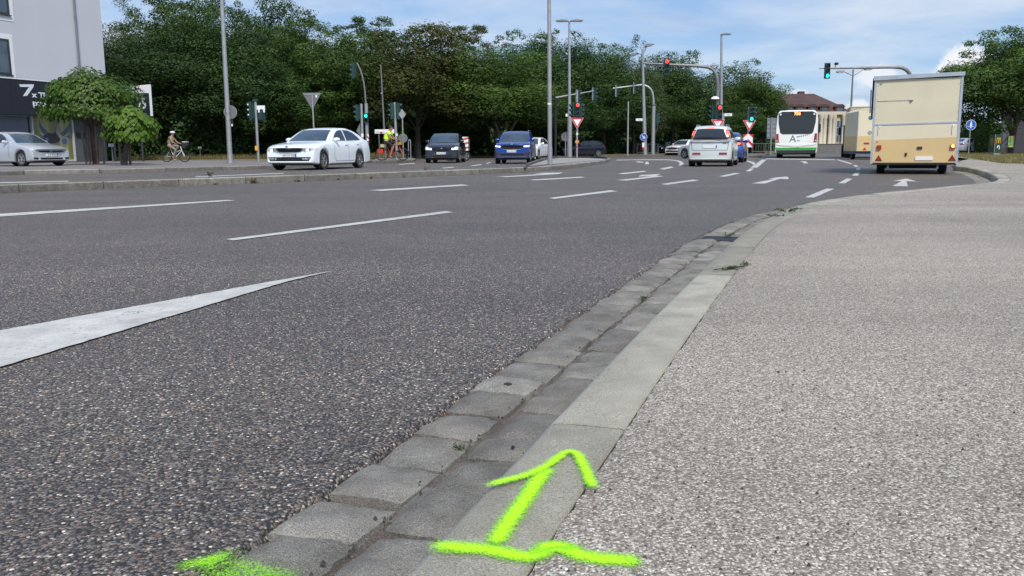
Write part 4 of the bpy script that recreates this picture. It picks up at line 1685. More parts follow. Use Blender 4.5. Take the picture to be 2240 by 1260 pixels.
cols = [(.05, .22, .45), (.05, .35, .45), (.10, .4, .5), (.6, .35, .05), (.7, .30, .05), (.7, .45, .10)]
for k, cl_ in enumerate(cols):
    MB().lathe([(0, -.010), (.045, -.010), (.05, 0)], 12, 'Y', at=(.06 + k * .12, 0, 1.32 + k * .022)).build('logo_dot', mat('logo_colour', cl_), bus)
text_mesh('Bus', .13, M_logo, 'logo_word', bus, Matrix.Translation((.04, -.006, 1.06)) @ STAND, .003)
pl = MB().box((-.27, -.040, .66), (.27, -.028, .77)).build('number_plate', M_plate, bus)
text_mesh('A·VV 3247', .095, M_platetxt, 'plate_lettering', pl, Matrix.Translation((0, -.041, .68)) @ STAND, .001, 'CENTER')
mr_ = MB().box((1.42, 11.3, 1.75), (1.62, 11.5, 2.35)).tube([(1.25, 11.6, 2.7), (1.5, 11.6, 2.65), (1.52, 11.4, 2.35)], .025, 6).build('mirror', M_black, bus)
MB().box((-1.0, .1, .22), (1.0, 11.5, .34)).build('underbody', M_trim, bus)

# ---- box trailers
M_cream = mat('cream_panel', (.60, .55, .40), rough=.5, var=.06, scale=1.5, bump=.03, bscale=3)
M_cream2 = mat('pale_cream_panel', (.66, .60, .44), rough=.5, var=.03, scale=1.5, bump=.03, bscale=3)
M_ochre = mat('ochre_panel', (.60, .44, .215), rough=.5, var=.06, scale=1.5, bump=.03, bscale=3)
M_alu = mat('aluminium_edge', (.45, .50, .55), rough=.4, metal=.4, var=.12, scale=4)
pL, pR = P(1905, 326, 22.15), P(2097, 326, 21.4)
dv = Vector((pR.x - pL.x, pR.y - pL.y, 0))
TW = dv.length
tr = thing('market_trailer', 'tall cream and ochre box trailer with red triangles seen from behind', 'trailer', (pL.x, pL.y, 0), atan2(dv.y, dv.x))
TL = 4.6
z0, z1 = .27, 2.42
zr1 = 2.45         # the roof rises towards the right
MB().box((.05, .0, z0), (TW - .05, TL, z1 - .10)).build('body', M_cream, tr)
MB().prism([(.055, .84), (TW - .055, .90), (TW - .055, 1.235), (.055, 1.20)], -.006, .02, 'Y').build('middle_panel', M_cream2, tr)
MB().prism([(.055, .29), (TW - .055, .29), (TW - .055, .897), (.055, .837)], -.009, .02, 'Y').build('lower_panel', M_ochre, tr)
MB().prism([(.055, 1.205), (TW - .055, 1.24), (TW - .055, 1.278), (.055, 1.243)], -.016, .02, 'Y').build('trim_rail', M_alu, tr)
for a, b in ((0, .055), (TW - .055, TW)):
    MB().box((a, -.014, z0 - .01), (b, .05, z1 - .02)).build('corner_edge', M_alu, tr)
MB().prism([(-.03, z1 - .11), (TW + .02, z1 - .06), (TW + .02, zr1), (-.03, z1 - .01)], -.05, TL + .03, 'Y').build('roof', M_alu, tr)
MB().box((.03, -.012, z0 - .035), (TW - .03, .06, z0 + .012)).build('lower_rail', M_black, tr)
# folded awning flap on the left side
fl = MB().box((-.045, .2, 1.5), (-.004, TL - .2, 2.38)).build('awning_flap', M_trim, tr)
MB().box((-.085, .25, 1.55), (-.055, .9, 2.1)).build('flap_stay', M_alu, fl)
for xs_ in (.14, TW - .18):
    lt = MB().box((xs_, -.05, .62), (xs_ + .10, -.008, .72)).build('lamp', M_tail, tr)
    if xs_ > 1:
        MB().lathe([(0, -.058), (.03, -.056), (.036, -.05)], 12, 'Y', at=(xs_ + .05, 0, .685)).build('indicator_bulb', mat('amber_lit', (.9, .4, .05), emit=(1, .38, .05), estr=4), lt)
    t3 = MB().prism([(xs_ - .035, .335), (xs_ + .135, .335), (xs_ + .05, .48)], -.022, -.009, 'Y').build('triangle_reflector', mat('triangle_edge', (.16, .01, .01)), tr)
    MB().prism([(xs_ - .005, .352), (xs_ + .105, .352), (xs_ + .05, .447)], -.028, -.022, 'Y').build('reflector_face', M_tail, t3)
    MB().tube([(xs_ + .03, -.02, 1.17), (xs_ + .015, -.03, 1.13), (xs_ + .02, -.03, .99)], .008, 6).box((xs_ + .01, -.03, 1.16), (xs_ + .05, -.01, 1.20)).build('catch', M_white, tr)
for k in range(13):
    for sx in (.085, TW - .085):
        MB().lathe([(0, -.004), (.008, -.003), (.009, 0)], 6, 'Y', at=(sx, 0, .35 + k * .165)).build('rivet', M_galvd, tr)
MB().box((1.06, -.035, .62), (1.17, -.008, .68)).build('plate_lamp', M_trim, tr)
MB().box((.79, -.03, .45), (.835, -.008, .53)).build('lock', M_black, tr)
pt = MB().box((1.03, -.026, .345), (1.42, -.010, .44)).build('number_plate', M_plate, tr)
MB().tube([(.08, -.008, 1.80), (.86, -.012, 1.815)], .004, 5).box((.82, -.03, 1.80), (.90, -.006, 1.815)).box((.85, -.03, 1.76), (.865, -.006, 1.80)).build('latch_bar', M_galvd, tr)
MB().box((.13, -.02, 2.22), (.17, -.004, 2.235)).build('rivet', M_galvd, tr)
MB().box((.12, -.02, .80), (.16, -.006, .81)).build('hinge_pin', M_galvd, tr)
ch = MB().box((.18, .1, .30 - .06), (TW - .18, TL, .27)).box((.2, 1.9, .10), (TW - .2, 2.0, .2))
ch.build('chassis', M_trim, tr)
for sgn, xx in ((-1, .26), (1, TW - .27)):
    w_ = wheel_obj(tr, xx, 0, .30, .19, sgn, 5)
    w_.matrix_basis = Matrix.Translation((xx, 1.0, .30)) @ Matrix.Rotation(pi / 2, 4, 'Z')
    MB().tube([(xx - sgn * .16, .12, .26), (xx - sgn * .16, .16, .17)], .02, 8).lathe([(0, -.02), (.03, -.02), (.03, .02), (0, .02)], 10, 'Y', at=(xx - sgn * .16, .14, .16)).build('support_foot', M_galv, tr)

# smaller box trailer further on
pL, pR = P(1874, 326, 47.2), P(1968, 326, 46.0)
dv = Vector((cos(radians(9)), -sin(radians(9)), 0)) * 2.15
TW = dv.length
t2 = thing('box_trailer', 'small cream box trailer with round stickers behind the tall market trailer', 'trailer', (pL.x, pL.y, 0), atan2(dv.y, dv.x))
TL = 3.2
MB().box((0, 0, .45), (TW, TL, 2.55)).build('body', M_cream2, t2)
MB().prism([(0, 2.55), (TW, 2.55), (TW, 2.72), (.35, 2.72)], .0, TL, 'Y').build('roof', M_cream, t2)
MB().box((-.004, -.008, .45), (TW, .02, 1.25)).build('lower_panel', M_ochre, t2)
MB().box((-.010, -.012, .45), (.03, .05, 2.55)).build('corner_edge', M_alu, t2)
MB().box((-.012, .06, .45), (-.003, TL, 1.25)).build('side_panel', M_ochre, t2)
for zz, mt in ((2.2, mat('sticker_blue', (.05, .15, .22))), (1.42, mat('sticker_ring', (.3, .3, .26)))):
    MB().lathe([(0, -.012), (.11, -.012), (.11, 0)], 18, 'Y', at=(.62, 0, zz)).build('round_sticker', mt, t2)
MB().box((.34, -.03, .82), (.62, -.004, .90)).build('lamp', M_tail, t2)
MB().prism([(.3, .50), (.5, .50), (.4, .66)], -.02, -.008, 'Y').build('triangle_reflector', M_signred, t2)
MB().box((.0, .1, .30), (TW, TL, .44)).build('chassis', mat('blue_grey_frame', (.05, .08, .14)), t2)
for xx in (.15, TW - .15):
    w_ = wheel_obj(t2, xx, 0, .30, .19, 1, 5)
    w_.matrix_basis = Matrix.Translation((xx, 1.6, .30)) @ Matrix.Rotation(pi / 2, 4, 'Z')

# box lorry that tows it
pL, pR = P(1856, 326, 54.0), P(1950, 326, 52.6)
dv = Vector((cos(radians(18)), -sin(radians(18)), 0)) * 2.3
TW = dv.length
t3_ = thing('box_lorry', 'beige box lorry with dark cab pulling the small box trailer', 'lorry', (pL.x, pL.y, 0), atan2(dv.y, dv.x))
M_beige = mat('beige_panel', (.42, .37, .24), rough=.6, var=.06)
MB().box((0, 0, .95), (TW, 4.6, 3.05)).build('body', M_beige, t3_)
MB().box((-.02, -.02, 3.05), (TW + .02, 4.62, 3.11)).build('roof', M_cream, t3_)
MB().box((-.05, 4.7, .5), (TW + .1, 6.6, 2.1)).build('cab', M_black, t3_)
MB().box((.0, .1, .42), (TW, 6.4, .93)).build('chassis', M_trim, t3_)
MB().box((-.42, 5.0, 1.45), (-.28, 5.1, 1.95)).tube([(-.05, 5.2, 2.1), (-.35, 5.1, 2.0), (-.35, 5.05, 1.9)], .02, 6).build('mirror', M_black, t3_)
for xx in (.0, TW - .2):
    for yy in (1.2, 5.4):
        w_ = wheel_obj(t3_, xx, 0, .42, .3, -1, 5)
        w_.matrix_basis = Matrix.Translation((xx, yy, .42)) @ Matrix.Rotation(pi / 2, 4, 'Z')
# ================================================================== DRIVING-SCHOOL BUILDING ON THE LEFT
M_wall = mat('grey_render', (.50, .51, .56), rough=.9, var=.03, scale=.6, bump=.15, bscale=60)
M_wallw = mat('white_render', (.70, .71, .73), rough=.8, var=.03)
M_band = mat('black_fascia', (.010, .013, .020), rough=.5, var=.15)
M_lgrey = mat('sign_lettering', (.62, .68, .72), rough=.5, var=.03)
M_shutter = mat('shutter_grey', (.13, .155, .20), rough=.5)
M_frame = mat('window_frame_dark', (.03, .032, .038), rough=.4)
A0 = P(30, 326, 45.0)
fd = Vector((.335, 1, 0)).normalized()          # along the facade, away from us
fn = Vector((fd.y, -fd.x, 0))                   # out of the facade, towards the road
ROT = atan2(fd.y, fd.x)


def onf(px, py, out=0.0):
    """photo pixel -> (s, z) on the facade plane moved out by 'out'"""
    d = ray(px, py)
    q = Vector((A0.x, A0.y, 0)) + fn * out
    t = q.dot(fn) / d.dot(fn)
    h = Vector((d.x * t, d.y * t, 0)) - q
    return h.dot(fd), CAMH + d.z * t


# local frame of the building: x along the facade, -y out of it, z up
bld = thing('shop_building', 'grey rendered building with black fascia and yellow poster window at left', 'building', (A0.x, A0.y, .14), ROT)


def L(px, py, out=0.0):
    s, z = onf(px, py, out)
    return s, z - .14


s_end = L(230, 150)[0]
s_0 = -9.0
zb = L(30, 173)[1]
zb2 = L(30, 251)[1]
MB().box((s_0, .0, zb - .3), (s_end, 9, 14)).build('wall', M_wall, bld)
MB().box((s_0, .35, -.2), (s_end, 9, zb - .302)).build('ground_floor_wall', mat('dark_wall', (.045, .045, .05), rough=.7), bld)
fas = MB().box((s_0, -.30, zb2), (s_end + 3.0, .34, zb)).build('fascia', M_band, bld)
MB().box((L(26, 200, .3)[0] - .01, -.318, zb2 + .15), (L(26, 200, .3)[0] + .01, -.302, zb - .03)).build('fascia_joint', M_seam, fas)
MB().box((s_0, -.33, zb - .02), (s_end + 3.0, -.28, zb + .03)).build('flashing', M_wallw, fas)


def ftext(txt, px, py_top, py_bot, hgt_px, bold=.01, shear=0.0, xs=1.0, out=.312):
    s, z = L(px, py_bot, out)
    s2, z2 = L(px, py_top, out)
    size = (z2 - z) / .70
    text_mesh(txt, size, M_lgrey, 'lettering', fas, Matrix.Translation((s, -out, z)) @ STAND, .012, 'LEFT', bold=bold, shear=shear, xs=xs)


ftext('x Theorie', 71, 201, 212.5, 0, xs=1.35)
ftext('pro Woche', 72, 218, 231, 0, xs=1.35)
# the big slanted 7
sv7 = [(42, 184.5), (73.5, 184.5), (73, 190), (58.5, 210), (51, 210), (64, 190.5), (44, 190)]
MB().prism([L(x, y, .31) for x, y in sv7], -.325, -.30, 'Y').build('large_seven', M_lgrey, fas)

# windows of the upper floors
M_pane = mat('window_pane', (.05, .075, .10), rough=.05, spec=.9, var=.4, scale=.7)


def upwin(x0, x1, y0, y1, tilt=False):
    a, zt = L(x0, y0)
    s1 = L(x1, y1)[0]
    z1 = L(x1, y1)[1]
    s0_ = s1 - 1.5
    zt = z1 + 1.75
    fr = MB()
    for q in ((s0_, z1, s0_ + .09, zt), (s1 - .09, z1, s1, zt), (s0_ + .09, z1, s1 - .09, z1 + .09), (s0_ + .09, zt - .09, s1 - .09, zt), ((s0_ + s1) / 2 - .05, z1 + .09, (s0_ + s1) / 2 + .05, zt - .09)):
        fr.box((q[0], -.045, q[1]), (q[2], .02, q[3]))
    w = fr.build('window', M_frame, bld)
    MB().box((s0_ + .05, -.02, z1 + .05), (s1 - .05, -.008, zt - .05)).build('pane', M_pane, w)
    MB().box((s0_ - .1, -.10, z1 - .06), (s1 + .06, .0, z1 - .005)).build('sill', M_frame, w)
    sr = MB()
    for q in ((s1 + .001, z1 - .3, s1 + .24, zt + .25), (s0_ - .24, z1 - .3, s0_ - .001, zt + .25), (s0_, zt + .002, s1, zt + .25), (s0_, z1 - .3, s1, z1 - .062)):
        sr.box((q[0], -.018, q[1]), (q[2], -.002, q[3]))
    sr.build('surround', M_wallw, w)


upwin(0, 25, 95, 164)
upwin(0, 20, -30, 33)
# downpipe
dp = L(172, 165)[0]
MB().tube([(dp, -.10, zb + .02), (dp, -.10, 13.9)], .055, 8).build('downpipe', mat('zinc_pipe', (.20, .21, .24), rough=.5, metal=.4), bld, smooth=60)
for k in range(4):
    MB().lathe([(.065, -.03), (.07, 0), (.065, .03)], 10, 'Z', at=(dp, -.10, zb + 1.2 + k * 2.4)).build('pipe_clip', M_galvd, bld)

# roller shutter with separate slats
sh0, sh1 = L(-60, 300)[0], L(71, 300)[0]
sht = L(40, 254)[1]
sr_ = MB().box((sh0, .27, 0), (sh1, .345, sht)).build('roller_shutter', M_shutter, bld)
nsl = 26
for k in range(nsl):
    z = .02 + k * (sht - .05) / nsl
    MB().box((sh0, .235, z), (sh1, .268, z + (sht - .05) / nsl * .72)).build('slat', M_shutter, sr_)
MB().box((sh0, .2, sht), (sh1 + .05, .34, sht + .22)).build('shutter_box', mat('shutter_box_grey', (.22, .25, .30)), bld)

# poster window
p0, p1 = L(78, 300)[0], L(169, 300)[0]
pz0, pz1 = L(168, 353)[1], L(80, 249)[1]
fr = MB()
for q in ((p0, pz0, p0 + .10, pz1), (p1 - .10, pz0, p1, pz1), (p0 + .1, pz0, p1 - .1, pz0 + .10), (p0 + .1, pz1 - .06, p1 - .1, pz1)):
    fr.box((q[0], .18, q[1]), (q[2], .34, q[3]))
wf = fr.build('poster_window', mat('pale_frame', (.42, .44, .45), rough=.5), bld)


def poster_mat():
    m, t, b = mat_nodes('yellow_poster')
    tcn = t.nodes.new('ShaderNodeTexCoord')
    w = t.nodes.new('ShaderNodeTexWave')
    w.inputs['Scale'].default_value = .22
    w.inputs['Distortion'].default_value = 3
    t.links.new(tcn.outputs['Object'], w.inputs['Vector'])
    r = ramp(t, [(0, (.10, .115, .06)), (.5, (.17, .17, .055)), (.8, (.30, .29, .05)), (1, (.20, .22, .13))])
    t.links.new(w.outputs[0], r.inputs[0])
    t.links.new(r.outputs[0], b.inputs['Base Color'])
    b.inputs['Roughness'].default_value = .12
    return m


ps = MB().box((p0 + .1, .26, pz0 + .1), (p1 - .1, .29, pz1 - .06)).build('poster', poster_mat(), wf)
# printed motorbike picture (flat shapes on the poster)
M_ink = mat('printed_dark', (.018, .018, .022), rough=.2)
M_inkb = mat('printed_blue', (.05, .09, .16), rough=.2)
M_inkg = mat('printed_grey', (.20, .20, .19), rough=.2)


def onposter(x, y):
    return L(x, y, -.25)


def flat(poly, d, mt, nm):
    MB().prism([onposter(*q) for q in poly], .252 - d, .259, 'Y').build(nm, mt, ps)


flat([(86, 262), (92, 276), (104, 289), (118, 296), (117, 301), (104, 298), (92, 290), (86, 276)], .002, M_inkb, 'printed_wing')
flat([(84, 292), (94, 297), (104, 299), (103, 304), (90, 303)], .002, M_inkb, 'printed_wing')
flat([(131, 293), (142, 284), (152, 272), (156, 276), (148, 290), (138, 299)], .002, M_inkb, 'printed_wing')
flat([(138, 300), (150, 296), (158, 297), (148, 304)], .002, M_inkb, 'printed_wing')
flat([(96, 296), (106, 291), (118, 292), (124, 286), (131, 290), (134, 300), (128, 311), (112, 314), (100, 308), (95, 302)], .004, M_ink, 'printed_motorbike')
flat([(122, 290), (125, 270), (127, 270), (130, 288), (141, 312), (139, 314)], .006, M_inkg, 'printed_fork')
for (cx, cy, rr_) in ((141, 309, 10.5), (102, 306, 8)):
    ring_o = [(cx + rr_ * .85 * cos(2 * pi * k / 20), cy + rr_ * sin(2 * pi * k / 20)) for k in range(20)]
    ring_i = [(cx + rr_ * .55 * cos(2 * pi * k / 20), cy + rr_ * .66 * sin(2 * pi * k / 20)) for k in range(20)]
    flat(ring_o, .005, M_inkg if rr_ > 9 else M_ink, 'printed_wheel')
    flat(ring_i, .008, M_inkb, 'printed_hub')
flat([(126, 331), (152, 333), (152, 336), (126, 334)], .003, M_inkg, 'printed_line')
flat([(124, 338), (150, 340), (150, 343), (124, 341)], .003, M_inkg, 'printed_line')
# door panel to the right of the poster
d0_, d1_ = L(171, 300)[0], L(192, 300)[0]
dz1 = L(171, 290)[1]
dr = MB().box((d0_, .22, 0), (d1_, .34, 2.6)).build('door', mat('door_grey', (.075, .08, .09), rough=.5), bld)
MB().box((d0_ + .1, .17, 1.35), (d1_ - .05, .215, 1.62)).build('letter_box', M_black, dr)

# the return of the fascia that turns towards the road
q0 = P(232, 326, 50.6)
q1 = P(335, 326, 49.0)
dv = Vector((q1.x - q0.x, q1.y - q0.y, 0))
ext = thing('corner_sign', 'black corner sign board with pale 25 and white top beside the round tree', 'sign', (q0.x, q0.y, .14), atan2(dv.y, dv.x))
eL = dv.length


def E_(px, py):
    d = ray(px, py)
    nn = Vector((dv.y, -dv.x, 0)).normalized()
    t = q0.dot(nn) / d.dot(nn)
    h = Vector((d.x * t, d.y * t, 0)) - Vector((q0.x, q0.y, 0))
    return h.dot(dv.normalized()), CAMH + d.z * t - .14


zt_ = E_(320, 185)[1]
zm_ = E_(320, 199)[1]
zb_ = E_(320, 254)[1]
MB().box((0, 0, zb_), (eL, .16, zm_ - .002)).build('board', M_band, ext)
MB().prism([(0, zm_), (eL, zm_ - .12), (eL, zt_), (0, zt_ - .12)], -.006, .16, 'Y').build('white_top', M_wallw, ext)
MB().box((eL + .002, -.02, zb_), (eL + .06, .1, zt_)).build('edge_trim', M_wallw, ext)
s5, z5 = E_(301, 238)
text_mesh('25', (E_(316, 213)[1] - z5) / .70, M_lgrey, 'lettering', ext, Matrix.Translation((s5, -.012, z5)) @ STAND, .012, 'LEFT', bold=.02, xs=.8)
for k in range(3):
    MB().tube([(.6 + k * 1.1, .08, -.2), (.6 + k * 1.1, .08, zb_)], .06, 8).build('support_post', M_frame, ext)
# low posts of a garden lamp kind
for (px, py, h) in ((248, 362, .75), (439, 349, .72)):
    b = G(px, py, .14)
    r_ = thing('garden_marker', 'small grey marker post %s' % ('below the big round tree' if px < 300 else 'in the dry grass right of the white bicycle'), 'post', b)
    MB().tube([(0, 0, 0), (0, 0, h)], .02, 6).build('stem', M_galvd, r_)
    MB().box((-.11, -.06, h), (.11, .06, h + .13)).build('cap', M_galv, r_)

# ================================================================== PALACE-LIKE BUILDING FAR BEHIND
Yb = 150
M_roof = mat('brown_roof_tiles', (.075, .040, .036), rough=.85, var=.25, scale=.5, bump=.3, bscale=6)
M_ochw = mat('ochre_wall', (.50, .34, .13), rough=.85, var=.06, scale=.3)
M_stone = mat('pale_stone', (.50, .45, .36), rough=.85, var=.06, scale=.5)
xr = P(1846, 326, Yb).x
x0_ = xr - 42
far = thing('historic_building', 'ochre building with columns and brown mansard roof behind the bus', 'building', (0, Yb, 0))
zE, zR = P(1780, 251, Yb).z, P(1780, 206, Yb + 8).z
MB().box((x0_, 0, -.2), (xr, 16, zE)).build('wall', M_ochw, far)
MB().box((x0_ - .2, -.45, zE), (xr + .45, 16, zE + .5)).build('cornice', M_stone, far)
xr4, xr1 = P(1853, 326, Yb).x, P(1803, 326, Yb).x
zk_ = P(1780, 229, Yb).z
rv = [(x0_ - 1, -.4, zE + .5), (xr + .5, -.4, zE + .5), (xr + .5, 16, zE + .5), (x0_ - 1, 16, zE + .5),
      (x0_ - 1, .9, zk_), (xr - .9, .9, zk_), (xr - .9, 15, zk_), (x0_ - 1, 15, zk_),
      (x0_ - 1, 6.5, zR), (xr1, 6.5, zR), (xr1, 9.5, zR), (x0_ - 1, 9.5, zR)]
rf = MB().add(rv, [(0, 1, 5, 4), (1, 2, 6, 5), (2, 3, 7, 6), (4, 5, 9, 8), (5, 6, 10, 9), (6, 7, 11, 10), (8, 9, 10, 11)]).build('roof', M_roof, far)
MB().box((P(1778, 326, Yb).x - .5, 7, zR - .3), (P(1778, 326, Yb).x + .5, 8, zR + .45)).build('chimney', M_roof, rf)
for px in (1700, 1722, 1745, 1772, 1798, 1831):
    x = P(px, 326, Yb).x
    dz = P(px, 249, Yb).z
    dr = MB().box((x - .75, -.35, dz), (x + .75, 2.2, dz + 1.15)).build('dormer', M_roof, rf)
    MB().prism([(x - .95, dz + 1.15), (x + .95, dz + 1.15), (x + .45, dz + 1.6), (x - .45, dz + 1.6)], -.5, 2.2, 'Y').build('dormer_roof', M_roof, rf)
    MB().box((x - .45, -.38, dz + .15), (x + .45, -.352, dz + 1.05)).build('dormer_window', M_pane, rf)
for px in (1792, 1800, 1812, 1820, 1841, 1703, 1715):
    x = P(px, 326, Yb).x
    MB().lathe([(.42, .2), (.42, .9), (.34, 1.0), (.31, zE - .8), (.42, zE - .5), (.42, zE - .003)], 12, 'Z', at=(x, -.3, 0)).build('column', M_stone, far, smooth=50)
M_whw = mat('white_window', (.55, .57, .58), rough=.5)
for px in (1806, 1834, 1709, 1694, 1786):
    x = P(px, 326, Yb).x
    w_ = MB().box((x - .62, -.06, 1.4), (x + .62, .05, zE - .9)).build('window', M_whw if px == 1834 else M_stone, far)
    for k in range(2):
        for j in range(3):
            hh = (zE - 2.4) / 3
            MB().box((x - .5 + k * .53, -.09, 1.5 + j * hh), (x - .03 + k * .53, -.062, 1.5 + (j + 1) * hh - .1)).build('pane', M_pane, w_)
MB().tube([(P(1825, 326, Yb).x, -.15, .1), (P(1825, 326, Yb).x, -.15, zE)], .07, 6).build('downpipe', M_galvd, far)
# low wall in front of it
aw, bw = P(1775, 326, 98), P(1860, 326, 96)
lw = thing('low_wall', 'low grey wall in front of the ochre building right of the bus', 'wall', (aw.x, aw.y, 0))
MB().box((0, 0, 0), (14, .3, .95)).build('wall_body', mat('wall_grey', (.14, .14, .14), rough=.9, var=.15), lw)
for k in range(12):
    MB().box((k * 1.2 - .02, -.04, .95), (k * 1.2 + 1.15, .34, 1.03)).build('coping_stone', M_kerbdark, lw)

# pale wall of the restaurant on the right and its hedge
b0, b1 = P(2186, 326, 66), P(2330, 326, 60)
dv2 = Vector((b1.x - b0.x, b1.y - b0.y, 0))
rb = thing('beige_building', 'plain beige wall of a low building behind the right-hand tree', 'building', (b0.x, b0.y, ZK1), atan2(dv2.y, dv2.x))
MB().box((0, 0, -.1), (dv2.length, 6, 2.9)).build('wall', mat('beige_render', (.40, .33, .29), rough=.9, var=.05), rb)
MB().box((-.1, -.1, 2.9), (dv2.length, 6.1, 3.05)).build('roof_edge', M_frame, rb)
MB().box((.3, -.05, .4), (1.5, .0, 2.3)).build('door', mat('pale_door', (.5, .45, .42)), rb)
# ================================================================== TREES
def leaf_mat(name, cols, trans=.25, rough=.6):
    m, t, b = mat_nodes(name)
    a = t.nodes.new('ShaderNodeAttribute')
    a.attribute_name = 'tint'
    r = ramp(t, cols)
    t.links.new(a.outputs['Fac'], r.inputs[0])
    oi = t.nodes.new('ShaderNodeObjectInfo')
    hs = t.nodes.new('ShaderNodeHueSaturation')
    mr = t.nodes.new('ShaderNodeMapRange')
    mr.inputs['To Min'].default_value = .8
    mr.inputs['To Max'].default_value = 1.2
    t.links.new(oi.outputs['Random'], mr.inputs[0])
    t.links.new(mr.outputs[0], hs.inputs['Value'])
    t.links.new(r.outputs[0], hs.inputs['Color'])
    t.links.new(hs.outputs[0], b.inputs['Base Color'])
    b.inputs['Roughness'].default_value = rough
    b.inputs['Specular IOR Level'].default_value = .25
    tr = t.nodes.new('ShaderNodeBsdfTranslucent')
    t.links.new(hs.outputs[0], tr.inputs[0])
    mx = t.nodes.new('ShaderNodeMixShader')
    mx.inputs[0].default_value = trans
    t.links.new(b.outputs[0], mx.inputs[1])
    t.links.new(tr.outputs[0], mx.inputs[2])
    t.links.new(mx.outputs[0], t.nodes['Material Output'].inputs[0])
    return m


M_leafD = leaf_mat('dark_green_leaves', [(0, (0.021, 0.047, 0.012)), (.5, (0.040, 0.084, 0.020)), (.85, (0.068, 0.129, 0.028)), (1, (0.117, 0.175, 0.037))])
M_leafM = leaf_mat('mid_green_leaves', [(0, (0.030, 0.058, 0.012)), (.5, (0.058, 0.108, 0.021)), (.85, (0.094, 0.158, 0.030)), (1, (0.152, 0.199, 0.044))])
M_leafB = leaf_mat('brownish_green_leaves', [(0, (.030, .046, .011)), (.45, (.058, .080, .017)), (.8, (.095, .105, .022)), (1, (.14, .095, .028))])
M_leafP = leaf_mat('pale_willow_leaves', [(0, (.045, .060, .026)), (.5, (.075, .098, .045)), (1, (.12, .14, .07))])
M_leafC = leaf_mat('bright_broad_leaves', [(0, (.040, .085, .010)), (.5, (.078, .15, .018)), (.85, (.12, .21, .025)), (1, (.17, .25, .03))], trans=.3, rough=.45)
M_leafC2 = leaf_mat('broad_leaves', [(0, (.026, .060, .008)), (.5, (.056, .115, .013)), (.85, (.09, .165, .02)), (1, (.13, .20, .025))], trans=.25, rough=.45)
M_bark = mat('bark', (.085, .065, .050), rough=.95, var=.35, scale=5, bump=.8, bscale=14)
M_barkd = mat('dark_bark', (.045, .036, .030), rough=.95, var=.35, scale=5, bump=.8, bscale=14)


def leaves_mesh(name, C, N, size, tint, mt, fold=.25, aspect=.6, shape='diamond'):
    """C centres (n,3), N normals (n,3), size (n,), tint (n,)"""
    n = len(C)
    r = rng.normal(size=(n, 3))
    T = np.cross(N, r)
    T /= np.linalg.norm(T, axis=1, keepdims=True) + 1e-9
    B = np.cross(N, T)
    s = size[:, None]
    if shape == 'diamond':
        v = np.stack([C - T * s * .5, C + B * s * aspect * .5 + N * s * fold * .3, C + T * s * .5, C - B * s * aspect * .5 + N * s * fold * .3], 1).reshape(-1, 3)
        k = 4
        base = np.arange(n)[:, None] * k
        f = np.concatenate([base + np.array([[0, 1, 2]]), base + np.array([[0, 2, 3]])], 1).reshape(-1, 3)
        per = 2
    me = bpy.data.meshes.new(name)
    me.vertices.add(len(v))
    me.vertices.foreach_set('co', v.astype(np.float32).ravel())
    me.loops.add(f.size)
    me.loops.foreach_set('vertex_index', f.astype(np.int32).ravel())
    me.polygons.add(len(f))
    me.polygons.foreach_set('loop_start', (np.arange(len(f)) * 3).astype(np.int32))
    me.update(calc_edges=True)
    at_ = me.attributes.new('tint', 'FLOAT', 'FACE')
    at_.data.foreach_set('value', np.repeat(tint, per).astype(np.float32))
    me.materials.append(mt)
    me.validate()
    return me


